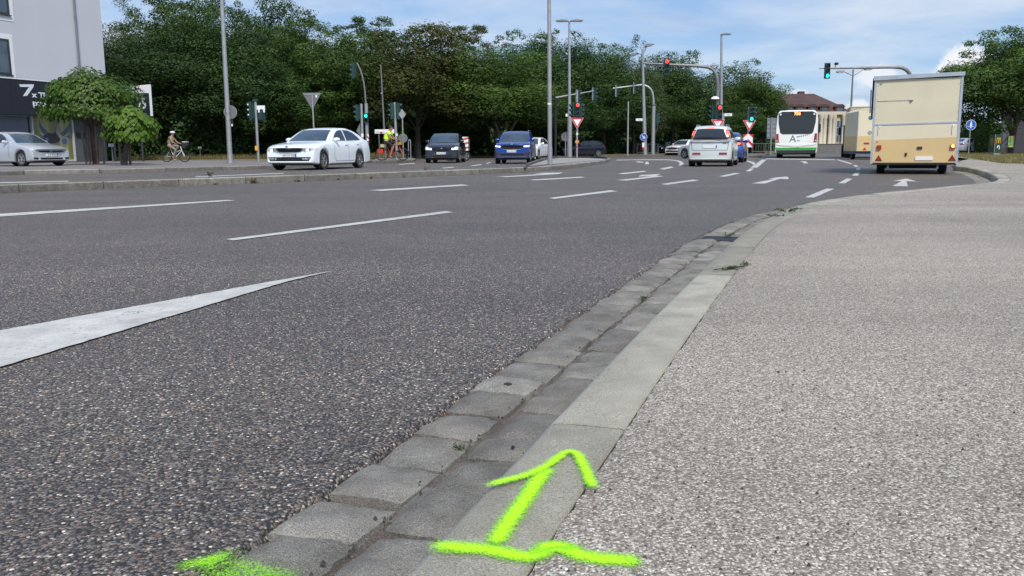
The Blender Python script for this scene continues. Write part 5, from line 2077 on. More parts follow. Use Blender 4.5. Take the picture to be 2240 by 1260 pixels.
def crown_mesh(seed, H, R, zb, n, leaf, mt, nblob=75, top_spikes=8, rb=(.17, .31), willow=False, sq=1.0):
    rg = np.random.default_rng(seed)
    rr = random.Random(seed)
    zc, hz = (H + zb) / 2, (H - zb) / 2
    blobs = []
    for i in range(nblob):
        th = rr.uniform(0, 2 * pi)
        ph = math.acos(rr.uniform(-.9, 1))
        q = rr.uniform(.45, .86) if i > nblob * .25 else rr.uniform(0, .5)
        # fuller towards the bottom, rounded top
        x, y, z = q * R * sin(ph) * cos(th), q * R * sin(ph) * sin(th), zc + q * hz * cos(ph) * sq
        b = R * rr.uniform(*rb) * (1.25 if q < .5 else 1)
        blobs.append((x, y, z, b, rr.uniform(-.24, .26)))
    for i in range(top_spikes):
        th, q = rr.uniform(0, 2 * pi), rr.uniform(.1, .8)
        z = zc + hz * sqrt(1 - q * q) * rr.uniform(.95, 1.08)
        blobs.append((q * R * cos(th), q * R * sin(th), z, R * rr.uniform(.05, .11), rr.uniform(-.05, .3)))
    vol = np.array([b[3] ** 2 for b in blobs])
    cnt = np.maximum(20, (n * vol / vol.sum())).astype(int)
    C, N, S, T = [], [], [], []
    for (x, y, z, b, tb), k in zip(blobs, cnt):
        d = rg.normal(size=(k, 3))
        d /= np.linalg.norm(d, axis=1, keepdims=True)
        rad = b * (rg.uniform(.35, 1.0, k) ** .45) * rg.uniform(.85, 1.2, k)
        # ragged clump outline
        lump = 1 + .22 * np.sin(d[:, 0] * 7 + x) * np.sin(d[:, 1] * 6 + y) + .15 * np.sin(d[:, 2] * 9 + z)
        p = d * (rad * lump)[:, None] * np.array([1.1, 1.1, .82])
        if willow:
            p[:, 2] -= rg.uniform(0, 1, k) ** 2 * b * 2.2
        C.append(p + np.array([x, y, z]))
        nn = d * .9 + rg.normal(size=(k, 3)) * .38 + np.array([0, 0, .45])
        if willow:
            nn = rg.normal(size=(k, 3)) * np.array([1, 1, .2])
        nn /= np.linalg.norm(nn, axis=1, keepdims=True)
        N.append(nn)
        S.append(rg.uniform(.6, 1.35, k) * leaf)
        T.append(np.clip(rg.normal(.45 + tb, .15, k), 0, 1))
    C, N, S, T = np.concatenate(C), np.concatenate(N), np.concatenate(S), np.concatenate(T)
    fz = (H - zb * .6) / (np.percentile(C[:, 2], 99.3) - zb * .6)
    fr_ = R / np.percentile(np.hypot(C[:, 0], C[:, 1]), 97.5)
    C[:, 2] = zb * .6 + (C[:, 2] - zb * .6) * fz
    C[:, :2] *= fr_
    blobs = [(b[0] * fr_, b[1] * fr_, zb * .6 + (b[2] - zb * .6) * fz, b[3], b[4]) for b in blobs]
    return leaves_mesh('crown', C, N, S, T, mt, aspect=.62 if not willow else .3), blobs


def trunk_mesh(seed, H, R, zb, blobs, r0, mt, fork=1.0, lean=0.0):
    rr = random.Random(seed)
    mb = MB()
    zt = zb + (H - zb) * .45
    pts = [(0, 0, -.2), (rr.uniform(-.1, .1) + lean * .3, rr.uniform(-.1, .1), zb * .5), (lean * .7, 0, zb), (lean + rr.uniform(-.3, .3), rr.uniform(-.3, .3), zt)]
    pts = catmull(pts, .5)
    n = len(pts)
    mb.tube(pts, [r0 * (1.25 if i == 0 else 1 - .65 * i / n) for i in range(n)], 9)
    for b in sorted(blobs, key=lambda q: -q[3])[:14]:
        i = rr.randrange(int(n * .4), n)
        s = pts[i]
        e = Vector(b[:3])
        m = s.lerp(e, .5) + Vector((rr.uniform(-.3, .3), rr.uniform(-.3, .3), rr.uniform(-.2, .4)))
        mb.tube(catmull([s, m, e], .6), [r0 * .42, r0 * .30, r0 * .18, r0 * .1, r0 * .06, r0 * .05, r0 * .05, r0 * .04, r0 * .04, r0 * .03, r0 * .03, r0 * .02, r0 * .02][:len(catmull([s, m, e], .6))] if len(catmull([s, m, e], .6)) <= 13 else r0 * .15, 6)
    o = mb.build('trunk', mt, None, smooth=60)
    me = o.data
    bpy.data.objects.remove(o)
    return me


TREES = {}
for key, (H, R, zb, n, lf_, mt, kw) in {
    'broad': (12.5, 4.6, 1.6, 62000, .155, M_leafD, {}),
    'round': (11.0, 4.4, 1.5, 66000, .155, M_leafD, dict(nblob=90, rb=(.15, .27))),
    'airy': (13.0, 3.6, 2.2, 50000, .14, M_leafM, dict(nblob=85, rb=(.12, .22), top_spikes=22)),
    'brown': (10.8, 4.6, 2.2, 62000, .155, M_leafB, dict(nblob=52, top_spikes=14)),
    'willow': (11.0, 3.3, 2.0, 34000, .17, M_leafP, dict(willow=True, nblob=40)),
    'maple': (8.2, 3.9, 0.7, 80000, .135, M_leafM, dict(nblob=110, rb=(.12, .22), top_spikes=18)),
}.items():
    me, bl = crown_mesh(hash(key) % 1000 if False else sum(map(ord, key)), H, R, zb, n, lf_, mt, **kw)
    TREES[key] = (me, trunk_mesh(sum(map(ord, key)) + 1, H, R, zb, bl, .17 if key != 'maple' else .22, M_barkd if key != 'maple' else M_bark), H, R)


def tree(key, px, Y, topy, wpx, label, group=None, rot=0, name='deciduous_tree', z=.1, mtc=None):
    me, tm, H, R = TREES[key]
    b = P(px, 326, Y)
    zt = P(px, topy, Y).z
    sz = (zt - z) / H
    sx = (wpx / FPX * Y / 2) / R
    root = thing(name, label, 'tree', (b.x, b.y, z), rot, group)
    for m_, nm in ((me, 'crown'), (tm, 'trunk')):
        if nm == 'crown' and mtc is not None:
            m_ = m_.copy()
            m_.materials.clear()
            m_.materials.append(mtc)
        o = bpy.data.objects.new(nm, m_)
        COL.objects.link(o)
        o.parent = root
        o.scale = (sx, sx, sz)
    return root


g1 = 'trees of the wood beyond the junction'
TL_ = [
    ('willow', 262, 66, 14, 150, 'feathery pale tree rising right behind the grey building corner', 0.3, None),
    ('broad', 330, 60, 75, 330, 'dense dark tree behind the black corner sign', 1.1, None),
    ('airy', 372, 70, -40, 190, 'thin twiggy tree whose open top leaves the picture above the bicycle', 2.0, None),
    ('broad', 455, 61, 30, 330, 'dark broad tree behind the tall lamp post at left', 4.0, None),
    ('airy', 480, 74, -25, 170, 'tall twiggy tree peeping over the crown behind the left lamp post', 5.0, None),
    ('round', 590, 70, -5, 230, 'tall domed tree above the white liftback reaching the top edge', .6, M_leafD),
    ('airy', 690, 66, 48, 210, 'loose leaved tree behind the back of the triangle sign', 3.2, None),
    ('broad', 560, 63, 120, 260, 'low dark tree behind the pedestrian signal left of the white liftback', 2.6, None),
    ('broad', 760, 68, 72, 260, 'dark green tree behind the curved signal post', .2, M_leafM),
    ('airy', 822, 74, 42, 210, 'tree with spiky top behind the thin bare pole', 1.6, None),
    ('brown', 915, 68, 62, 330, 'tree with browning leaves behind the neon-yellow cyclist', 0.4, None),
    ('airy', 1030, 78, 62, 190, 'loose topped tree between the brown tree and the blue off-roader', 4.4, M_leafB),
    ('broad', 1085, 70, 110, 330, 'wide dark tree behind the blue off-roader', 5.2, M_leafM),
    ('round', 1150, 84, 80, 220, 'round dark tree crown rising behind the thick grey pole', .9, None),
    ('round', 1245, 80, 84, 240, 'dark tree behind the tall twin-arm lamp', 2.2, None),
    ('broad', 1320, 82, 108, 230, 'dark tree above the dark hatchback crossing', 3.9, None),
    ('willow', 1385, 84, 94, 150, 'pale willow with hanging branches behind the leaning lamp', 1.2, None),
    ('round', 1470, 90, 122, 200, 'round dark tree under the red overhead signal', 4.9, None),
    ('broad', 1400, 88, 205, 200, 'low shrubby tree behind the arched signal mast', .8, M_leafM),
    ('broad', 1530, 96, 195, 150, 'low tree filling the gap behind the mast with the white dome lamp', 1.9, M_leafM),
    ('round', 1630, 96, 143, 178, 'big round tree between the single-arm lamp and the ochre building', 3.1, M_leafM),
    ('broad', 1590, 92, 225, 170, 'low bushy tree behind the chevron sign', 2.7, None),
    ('broad', 1672, 100, 225, 110, 'small dark tree left of the bus', .1, None),
    ('broad', 1200, 76, 200, 260, 'low spreading tree behind the white car and thick pole', 2.9, None),
    ('broad', 640, 66, 190, 240, 'low dark tree right behind the white liftback roof', 5.7, M_leafM),
    ('broad', 985, 74, 210, 240, 'low dark tree behind the dark compact car', 1.4, None),
]
for key, px, Y, ty, wpx, lab, rot, mtc in TL_:
    tree(key, px, Y, ty, wpx, lab, g1, rot, mtc=mtc)
tree('maple', 2212, 58, 72, 300, 'leafy green tree on the right beside the green cabinet', None, .7, 'maple_tree')
tree('maple', 2290, 70, 110, 240, 'second green tree at the right picture edge behind the first', None, 2.7, 'maple_tree')
tree('broad', 2125, 96, 262, 60, 'small dark tree far back behind the blue round sign', None, 2.7, mtc=None)

# bare slim trunks one can tell apart under the crowns
for (px, Y, top, r, lab) in ((472, 61.5, 235, .19, 'leaning brown trunk between the white bicycle and the left lamp post'),
                             (909, 68.5, 262, .17, 'straight brown trunk right of the neon-yellow cyclist'),
                             (1104, 69, 268, .13, 'forked trunk behind the blue off-roader'), (1269, 77, 262, .18, 'trunk behind the first yield sign')):
    b = P(px, 326, Y)
    rt_ = thing('tree_trunk', lab, 'tree', (b.x, b.y, .1), 0)
    zt = P(px, top, Y).z
    lean = -.35 if px == 472 else .12
    mb = MB()
    mb.tube(catmull([(0, 0, -.1), (lean * .4, 0, zt * .3), (lean, .1, zt * .6), (lean * 1.3, 0, zt)], .4), [max(.05, r * (1.1 - .09 * q)) for q in range(len(catmull([(0, 0, -.1), (lean * .4, 0, zt * .3), (lean, .1, zt * .6), (lean * 1.3, 0, zt)], .4)))], 9)
    if px == 1104:
        mb.tube(catmull([(0, 0, 1.2), (.5, 0, 2.0), (.9, 0, zt)], .4), r * .6, 8)
        mb.tube(catmull([(0, 0, 1.0), (-.4, 0, 1.8), (-.8, 0, zt)], .4), r * .6, 8)
    mb.build('trunk', M_bark, rt_, smooth=60)

# undergrowth that closes the wood near the ground
n = 60000
C, S, T = [], [], []
segs = [(P(215, 326, 57), P(560, 326, 64)), (P(560, 326, 66), P(900, 326, 72)), (P(900, 326, 74), P(1340, 326, 86)), (P(1340, 326, 92), P(1690, 326, 106))]
for a, b in segs:
    k = n // 4
    t = rng.uniform(0, 1, k)
    x = a.x + (b.x - a.x) * t
    y = a.y + (b.y - a.y) * t + rng.uniform(-2.2, 2.5, k)
    hh = 2.6 + 1.0 * np.sin(x * .9) + .8 * np.sin(x * 2.3 + 1) + .4 * np.sin(x * 5.1)
    z = rng.uniform(0, 1, k) ** .8 * hh
    C.append(np.stack([x, y + z * .25, z + .1], 1))
C = np.concatenate(C)
k = len(C)
N = rng.normal(size=(k, 3)) * .7 + np.array([0, -.7, .5])
N /= np.linalg.norm(N, axis=1, keepdims=True)
me = leaves_mesh('undergrowth', C, N, rng.uniform(.15, .36, k), np.clip(rng.normal(.35, .2, k), 0, 1), M_leafD)
o = bpy.data.objects.new('undergrowth', me)
COL.objects.link(o)
tag(o, 'dark undergrowth along the foot of the wood', 'undergrowth', kind='stuff')
# hedge beyond the railing on the right, shadowy wood mass behind the crowns
k = 42000
t = rng.uniform(0, 1, k)
a, b = P(150, 326, 84), P(1700, 326, 118)
x = a.x + (b.x - a.x) * t
y = a.y + (b.y - a.y) * t + rng.uniform(-1, 1, k)
hh = 8.8 - 2.8 * t + 1.2 * np.sin(x * .35) + .6 * np.sin(x * .9)
z = rng.uniform(0, 1, k) * hh
N = rng.normal(size=(k, 3)) * .5 + np.array([0, -1, .3])
N /= np.linalg.norm(N, axis=1, keepdims=True)
me = leaves_mesh('distant_wood', np.stack([x, y, z], 1), N, rng.uniform(.5, .95, k), np.clip(rng.normal(.3, .15, k), 0, 1), M_leafD)
o = bpy.data.objects.new('distant_wood', me)
COL.objects.link(o)
tag(o, 'mass of dark wood closing the view behind the front trees', 'wood', kind='stuff')
k = 9000
t = rng.uniform(0, 1, k)
a, b = P(2105, 326, 92), P(2230, 326, 74)
x = a.x + (b.x - a.x) * t
y = a.y + (b.y - a.y) * t + rng.uniform(-1, 1, k)
z = rng.uniform(0, 1, k) * 2.6
N = rng.normal(size=(k, 3)) * .7 + np.array([0, -.7, .5])
N /= np.linalg.norm(N, axis=1, keepdims=True)
o = bpy.data.objects.new('hedge', leaves_mesh('hedge', np.stack([x, y, z], 1), N, rng.uniform(.16, .34, k), np.clip(rng.normal(.4, .2, k), 0, 1), M_leafM))
COL.objects.link(o)
tag(o, 'dark hedge behind the green cabinet and parked silver car', 'hedge')

# dry grass tufts
M_grass = leaf_mat('dry_grass', [(0, (.10, .11, .035)), (.4, (.20, .17, .07)), (.8, (.33, .27, .13)), (1, (.12, .16, .05))], trans=.3)


def grass(name, label, pts_fn, k, h, seed):
    r = np.random.default_rng(seed)
    c = np.array([pts_fn(r) for _ in range(k)])
    a = r.uniform(0, 2 * pi, k)
    hh = h * r.uniform(.4, 1.2, k)
    w = .012 + .01 * r.uniform(0, 1, k)
    dx, dy = np.cos(a), np.sin(a)
    ln = r.uniform(-.4, .4, (k, 2)) * hh[:, None]
    v0 = c + np.stack([-dx * w, -dy * w, 0 * w], 1)
    v1 = c + np.stack([dx * w, dy * w, 0 * w], 1)
    v2 = c + np.stack([ln[:, 0], ln[:, 1], hh], 1)
    v = np.stack([v0, v1, v2], 1).reshape(-1, 3)
    me = bpy.data.meshes.new(name)
    me.from_pydata(v.tolist(), [], np.arange(3 * k).reshape(-1, 3).tolist())
    at_ = me.attributes.new('tint', 'FLOAT', 'FACE')
    at_.data.foreach_set('value', np.clip(r.normal(.5, .28, k), 0, 1).astype(np.float32))
    me.materials.append(M_grass)
    o = bpy.data.objects.new(name, me)
    COL.objects.link(o)
    return tag(o, label, 'grass', kind='stuff')


ga, gb = G(420, 350.5, .142), G(600, 350, .142)


def fg(r):
    t, w = r.uniform(0, 1), r.uniform(0, 1) ** 1.3
    x = -30 + 22 * t
    y = (54 + (x + 30) * .42) + w * 3.5
    return (x, y, .14)


grass('dry_grass', 'dry straw-coloured grass along the edge of the wood', fg, 14000, .34, 1)


def fg2(r):
    px = r.uniform(2098, 2420)
    py = r.uniform(335.5, 345 + 12 * min(1, max(0, (px - 2098) / 90)) + (px - 2190) * .03)
    p = G(px, py, ZK1)
    return (p.x, p.y, ZK1)


grass('verge_grass', 'dry patchy grass on the verge around the green cabinet', fg2, 22000, .13, 2)

# ---- round-headed catalpa trees
def catalpa(label, px, Y, base_py, cx, w_px, top, bot, nleaf, lsize, nobj, seed, stakes):
    b = G(px, base_py, .14)
    b = P(px, 326, Y)
    sc = Y / FPX
    r = np.random.default_rng(seed)
    c = P(cx, 326, Y)
    root = thing('catalpa_tree', label, 'tree', (b.x, b.y, .14))
    ox = c.x - b.x
    R = w_px * sc / 2
    zt, zbm = P(px, top, Y).z - .14, P(px, bot, Y).z - .14
    # dome with layers of hanging leaves
    k = nleaf
    d = r.normal(size=(k * 2, 3))
    d /= np.linalg.norm(d, axis=1, keepdims=True)
    d = d[d[:, 2] > -.18][:k]
    k = len(d)
    lump = 1 + .10 * np.sin(d[:, 0] * 5 + seed) * np.sin(d[:, 1] * 4) + .07 * np.sin(d[:, 2] * 8 + d[:, 0] * 6)
    hz = (zt - zbm) * .60
    zc = zt - hz
    rad = r.uniform(.72, 1.02, k) * lump
    C = np.stack([ox + d[:, 0] * R * rad, d[:, 1] * R * rad, zc + d[:, 2] * hz * rad], 1)
    skirt = d[:, 2] < .15
    C[skirt, 2] -= r.uniform(0, .20, skirt.sum()) * hz
    N = d * np.array([1.1, 1.1, .7]) + np.array([0, 0, .35]) + r.normal(size=(k, 3)) * .22
    N /= np.linalg.norm(N, axis=1, keepdims=True)
    # leaf tips point down and out
    down = np.array([0, 0, -1.0]) + d * .55 + r.normal(size=(k, 3)) * .25
    T = down - N * (down * N).sum(1, keepdims=True)
    T /= np.linalg.norm(T, axis=1, keepdims=True)
    Bv = np.cross(N, T)
    S = lsize * r.uniform(.7, 1.25, k)
    tint = np.clip(r.normal(.5, .22, k), 0, 1)
    mt_ = M_leafC if nobj else M_leafC2
    hs = [(-.38, 0, .02), (-.46, .22, 0), (-.25, .42, -.03), (.12, .34, -.03), (.58, 0, -.10), (.12, -.34, -.03), (-.25, -.42, -.03), (-.46, -.22, 0)]
    hf = [(0, 1, 2), (0, 2, 3), (0, 3, 4), (0, 4, 5), (0, 5, 6), (0, 6, 7)]
    toward = C[:, 1] - 0.0
    score = (-C[:, 1] / R) + r.uniform(0, .6, k) + (rad > .9) * .5 + (C[:, 2] - zbm) / (zt - zbm) * .3
    order = np.argsort(-score)
    objs = set(order[:nobj].tolist()) if nobj else set()
    V, F, TT = [], [], []
    lm = None
    for i in range(k):
        if i in objs:
            if lm is None:
                lm = bpy.data.meshes.new('leaf')
                lm.from_pydata(hs, [], hf)
                a_ = lm.attributes.new('tint', 'FLOAT', 'FACE')
                a_.data.foreach_set('value', [.6] * 6)
                lm.materials.append(M_leafC)
            o = bpy.data.objects.new('leaf', lm)
            COL.objects.link(o)
            o.parent = root
            Mx = Matrix((Vector(T[i]), Vector(Bv[i]), Vector(N[i]))).transposed().to_4x4()
            Mx = Matrix.Translation(Vector(C[i] + d[i] * .04)) @ Mx @ Matrix.Scale(S[i], 4)
            o.matrix_basis = Mx
        else:
            o0 = len(V)
            for a_, b_, c_ in hs:
                V.append(C[i] + (T[i] * a_ + Bv[i] * b_ + N[i] * c_) * S[i])
            F += [(x + o0, y + o0, z + o0) for x, y, z in hf]
            TT += [tint[i]] * 6
    me = bpy.data.meshes.new('crown')
    me.from_pydata([tuple(v) for v in V], [], F)
    a_ = me.attributes.new('tint', 'FLOAT', 'FACE')
    a_.data.foreach_set('value', TT)
    me.materials.append(mt_)
    o = bpy.data.objects.new('crown', me)
    COL.objects.link(o)
    o.parent = root
    if nobj:
        o['kind'] = 'stuff'
    mb = MB()
    mb.tube(catmull([(0, 0, -.05), (.02, 0, zbm * .5), (ox * .3, 0, zbm + .1), (ox * .5, 0, zc)], .3), .10 if nobj else .14, 10)
    for q in range(9):
        an = q * .7
        mb.tube(catmull([(ox * .3, 0, zbm + .1), (ox + R * .4 * cos(an), R * .4 * sin(an), zc - hz * .1), (ox + R * .75 * cos(an), R * .75 * sin(an), zc + hz * .25)], .4), .035, 6)
    mb.build('trunk', M_bark, root, smooth=60)
    for (dx, dy, lean, col) in stakes:
        MB().tube([(dx + lean, dy, 0), (dx, dy, zbm + .25)], .045, 7).build('stake', M_stake if col else M_stakeg, root)
    return root


M_stake = mat('brown_stake', (.15, .085, .06), rough=.9, var=.3, bump=.4)
M_stakeg = mat('grey_stake', (.16, .16, .15), rough=.9, var=.3, bump=.4)
catalpa('big round-headed catalpa with staked trunk in front of the black fascia', 207, 39, 362, 209, 212, 156, 290, 9500, .120, 0, 5,
        [(-.42, -.2, .10, 0), (-.28, .3, .04, 0), (.22, -.25, -.02, 1), (.40, .2, -.12, 0), (-.12, -.3, .02, 1)])
catalpa('small bright catalpa with large leaves left of the white bicycle', 271, 36, 361, 291, 112, 236, 326, 1500, .185, 280, 9,
        [(-.22, .1, .03, 0), (.22, .1, -.05, 1)])
# ================================================================== POLES, SIGNALS, SIGNS
def pole(root, h, r0, r1=None, mt=None, name='pole', base=0.0, lean=0.0):
    r1 = r1 or r0
    n = 6
    mb = MB()
    mb.tube([(lean * k / n, 0, base + (h - base) * k / n) for k in range(n + 1)], [r0 + (r1 - r0) * k / n for k in range(n + 1)], 12)
    o = mb.build(name, mt or M_galv, root, smooth=60)
    return o


def collar(root, z, r, x=0.0, mt=None):
    return MB().lathe([(r, -.05), (r * 1.25, -.04), (r * 1.25, .04), (r, .05)], 12, 'Z', at=(x, 0, z)).build('collar', mt or M_galvd, root, smooth=40)


def head(root, x, z, yaw=0.0, lit=None, litmat=None, n=3, arrow=None, y=-.1, size=.28, backplate=False):
    """signal head, top of the housing at z; yaw 0 looks at -Y, positive turns to the right"""
    h = size * n + .06
    w = size + .02
    mb = MB()
    mb.prism([(-w / 2, -h), (w / 2, -h), (w / 2, 0), (-w / 2, 0)], -.06, .10, 'Y')
    mb.box((-w * .36, .10, -h * .9), (w * .36, .17, -h * .1))
    hd_ = mb.build('signal_head', M_sigbox, root, loc=(x, y, z), rotz=yaw)
    for k in range(n):
        zc = -.03 - size * (k + .5)
        on = lit == k
        mt = litmat if on else M_lens
        lb = MB()
        lb.lathe([(0, -.072), (size * .34, -.070), (size * .37, -.06)], 16, 'Y', at=(0, 0, zc))
        ln = lb.build('lens', mt, hd_)
        if on and arrow:
            if arrow == 'ped':
                MB().box((-.02, -.076, zc - .08), (.02, -.073, zc + .02)).lathe([(0, -.076), (.025, -.076), (.025, -.073)], 8, 'Y', at=(0, 0, zc + .05)).build('symbol', M_green, hd_)
            else:
                s = size * .22
                a = MB().add([(-s, -.0765, zc), (0, -.0765, zc + s), (0, -.0765, zc + s * .35), (s, -.0765, zc + s * .35), (s, -.0765, zc - s * .35), (0, -.0765, zc - s * .35), (0, -.0765, zc - s)], [(0, 1, 2), (0, 2, 3, 5, 6), (3, 4, 5)])
                a.build('arrow_mask', M_black, hd_)
        vb = MB()
        vs, fs = [], []
        m = 11
        for i in range(m):
            a = radians(-20 + 220 * i / (m - 1))
            for yy, rr_ in ((-.062, size * .44), (-.062 - size * .62 * (1 - .45 * abs(cos(a)) ** 3), size * .40)):
                vs.append((rr_ * cos(a), yy, zc + rr_ * sin(a)))
        for i in range(m - 1):
            fs.append((2 * i, 2 * i + 1, 2 * i + 3, 2 * i + 2))
        v_ = vb.add(vs, fs).build('visor', M_sigbox, hd_, smooth=60)
        sm = v_.modifiers.new('s', 'SOLIDIFY')
        sm.thickness = .008
    return hd_


def tri_sign(root, x, z, w, back=False, y=-.09, yaw=0.0):
    """give-way triangle, upper edge at z, pointing down"""
    h = w * .87

    def t3(s, yy0, yy1):
        k = w / 2 * s
        c = -h / 3
        pts = [(-k, c + h / 3 * s), (k, c + h / 3 * s), (0, c - 2 * h / 3 * s)]
        return MB().prism(pts, yy0, yy1, 'Y')
    pl = t3(1.0, -.012, .0).build('sign_plate', M_signback if back else M_white, root, loc=(x, y, z), rotz=yaw)
    if back:
        MB().box((-w * .40, -.03, -.10), (w * .40, -.013, -.06)).build('mounting_rail', M_galv, pl)
        MB().prism([(-w / 2, 0), (w / 2, 0), (w / 2 - .03, -.03), (-w / 2 + .03, -.03)], -.02, -.012, 'Y').build('edge', M_galv, pl)
    else:
        t3(.95, -.016, -.013).build('red_border', M_signred, pl)
        t3(.60, -.021, -.017).build('white_field', M_white, pl)
    return pl


def disc_sign(root, x, z, r, mt, rim=None, y=-.08, yaw=0.0, name='sign_plate'):
    pl = MB().lathe([(0, -.012), (r, -.012), (r, 0), (0, 0)], 28, 'Y').build(name, rim or mt, root, loc=(x, y, z), rotz=yaw)
    if rim:
        MB().lathe([(0, -.016), (r * .93, -.016), (r * .93, -.013)], 28, 'Y').build('face', mt, pl)
    return pl


def street_sign(root, x0, z, w, h, txt, y=-.06):
    pl = MB().box((x0, y - .01, z), (x0 + w, y + .01, z + h)).build('street_name_sign', M_white, root)
    if txt:
        text_mesh(txt, h * .62, M_platetxt, 'lettering', pl, Matrix.Translation((x0 + w / 2, y - .013, z + h * .28)) @ STAND, .001, 'CENTER')
    return pl


def base_thing(name, label, cat, px, Y, z=.14, group=None):
    b = P(px, 326, Y)
    return thing(name, label, cat, (b.x, b.y, z), 0, group)


def zz(py, px, Y, z=.14):
    return P(px, py, Y).z - z


def lamp_head(root, x, z, side, l=.85, mt=None, tiltx=0.0):
    """flat street luminaire reaching out to one side"""
    pts = [(0, 0), (side * .12, .05), (side * l * .5, .09), (side * l, .035), (side * l, -.01), (side * l * .3, -.045), (0, -.03)]
    if side < 0:
        pts = pts[::-1]
    o = MB().prism(pts, -.14, .14, 'Y').build('lamp_head', mt or M_galvd, root, loc=(x, 0, z))
    MB().box((min(side * l * .35, side * l * .9), -.1, -.055), (max(side * l * .35, side * l * .9), .1, -.02)).build('lamp_glass', M_head, o)
    return o


# A: tall lamp post left, its top outside the picture
Y = 40
rA = base_thing('street_lamp', 'tall grey lamp post rising out of the picture between bicycle and white liftback', 'street lamp', 502, Y)
pole(rA, 9.5, .115, .075, lean=.05)
for py in (247, 262, 306):
    MB().lathe([(.108, -.02), (.118, 0), (.108, .02)], 12, 'Z', at=(.01, 0, zz(py, 502, Y))).build('clamp', M_galvd, rA)
pole(rA, .35, .14, .12, name='base_sleeve')
lamp_head(rA, .05, 9.5, 1, 1.0)
disc_sign(rA, .10, zz(245, 502, Y), .30, M_signback, M_galv, y=.12)
MB().box((.10, .1, zz(274, 502, Y)), (.20, .13, zz(261, 502, Y))).build('small_plate', M_black, rA)
MB().box((.12, .08, zz(276, 502, Y)), (.18, .10, zz(271, 502, Y))).build('reflector', M_white, rA)

# B: pedestrian signal with push button
Y = 43
rB = base_thing('traffic_light', 'pedestrian signal post with yellow push button left of the white liftback', 'traffic light', 564, Y)
pole(rB, zz(222, 562, Y), .065)
head(rB, -.22, zz(222, 562, Y), yaw=radians(-100), y=0)
head(rB, .25, zz(236, 562, Y), yaw=radians(170), y=.12, n=2)
MB().box((-.12, -.08, zz(222, 562, Y)), (.12, .08, zz(217, 562, Y))).build('cap', M_sigbox, rB)
for py in (229, 240, 251):
    MB().lathe([(0, 0), (.035, .0), (.03, .02)], 10, 'Y', at=(-.32, -.18, zz(py, 562, Y))).build('reflector', M_white, rB)
sp_ = MB().box((.06, -.05, zz(240, 562, Y)), (.46, -.02, zz(231, 562, Y))).build('direction_sign', M_white, rB)
MB().box((.12, -.05, zz(246, 562, Y)), (.20, -.02, zz(240, 562, Y) - .002)).box((.37, -.05, zz(246, 562, Y)), (.45, -.02, zz(240, 562, Y) - .002)).build('sign_tab', M_white, rB)
MB().box((-.10, -.13, zz(329, 562, Y)), (.02, -.06, zz(319, 562, Y))).build('push_button', M_yellow, rB)

# back of a give way sign
Y = 41
rC = base_thing('yield_sign', 'grey back of a triangular sign standing behind the white liftback', 'road sign', 689, Y)
pole(rC, zz(203, 687, Y), .035, lean=-.03)
tri_sign(rC, -.05, zz(203, 686, Y), .88, back=True, y=.06)
MB().box((.12, .035, zz(213, 690, Y)), (.19, .045, zz(206, 690, Y))).build('sticker', M_white, rC)

# C: curved mast with head pointing left
Y = 52
rD = base_thing('traffic_mast', 'curved signal mast with green walking figure right of the white liftback', 'traffic light', 804, Y)
zt = zz(138, 790, Y)
xt = (787 - 804) * Y / FPX
pts = catmull([(0, 0, 0), (-.02, 0, zz(225, 800, Y)), (-.10, 0, zz(180, 797, Y)), (xt * .6, 0, zz(152, 795, Y)), (xt, 0, zt)], .5)
MB().tube(pts, [.09 if p[2] < zz(227, 800, Y) else .05 for p in pts], 10).build('mast', M_galvd, rD, smooth=60)
pole(rD, zz(226, 800, Y), .10, name='lower_pole')
head(rD, xt - .22, zt + .02, yaw=radians(-95), y=0)
head(rD, 0, zz(248, 804, Y), yaw=0, n=2, lit=0, litmat=M_green, arrow='ped', y=-.16, size=.24)
st_ = MB().box((.0, -.13, zz(308, 805, Y)), (.12, -.11, zz(294, 805, Y))).build('striped_plate', M_white, rD)
MB().add([(.0, -.134, zz(300, 805, Y)), (.12, -.134, zz(306, 805, Y)), (.12, -.134, zz(301, 805, Y)), (.0, -.134, zz(295, 805, Y))], [(0, 1, 2, 3)]).build('red_stripe', M_signred, st_)
# neighbour post with heads seen from the side
rE = base_thing('traffic_light', 'signal post with dark head facing left just left of the curved mast', 'traffic light', 793.5, Y - 1.5)
pole(rE, zz(230, 792, Y), .075)
head(rE, -.24, zz(232, 787, Y), yaw=radians(-95), y=0)
MB().prism([(-.34, zz(287, 790, Y)), (-.12, zz(271, 790, Y)), (-.08, zz(302, 790, Y))], .05, .065, 'Y').build('sign_back', M_signback, rE)
MB().lathe([(.077, -.1), (.08, 0), (.077, .1)], 12, 'Z', at=(0, 0, zz(297, 790, Y))).build('white_band', M_white, rE)

# thin bare pole and white direction board
Y = 60
rF = base_thing('thin_pole', 'thin bare grey pole rising behind the neon-yellow cyclist', 'pole', 843, Y)
pole(rF, zz(141, 838, Y), .075, .04, mt=M_galvd, lean=-.14)
MB().box((-.17, -.1, zz(206, 838, Y)), (-.06, .0, zz(202, 838, Y))).build('clamp', M_galv, rF)
Y = 58
rG = base_thing('direction_board', 'long white direction board with red square behind the neon-yellow cyclist', 'road sign', 843, Y)
MB().box((-.66, -.02, zz(292, 843, Y)), (.62, .0, zz(283, 843, Y))).build('board', M_white, rG)
MB().box((-.30, -.03, zz(291.5, 843, Y)), (-.18, -.021, zz(288, 843, Y))).build('red_square', M_signred, rG)
text_mesh('Zentrum', .17, M_signback, 'lettering', rG, Matrix.Translation((-.62, -.024, zz(290.5, 843, Y))) @ STAND, .001)
for xx in (-.4, .4):
    MB().tube([(xx, .03, 0), (xx, .03, zz(284, 843, Y))], .03, 8).build('post', M_galvd, rG)

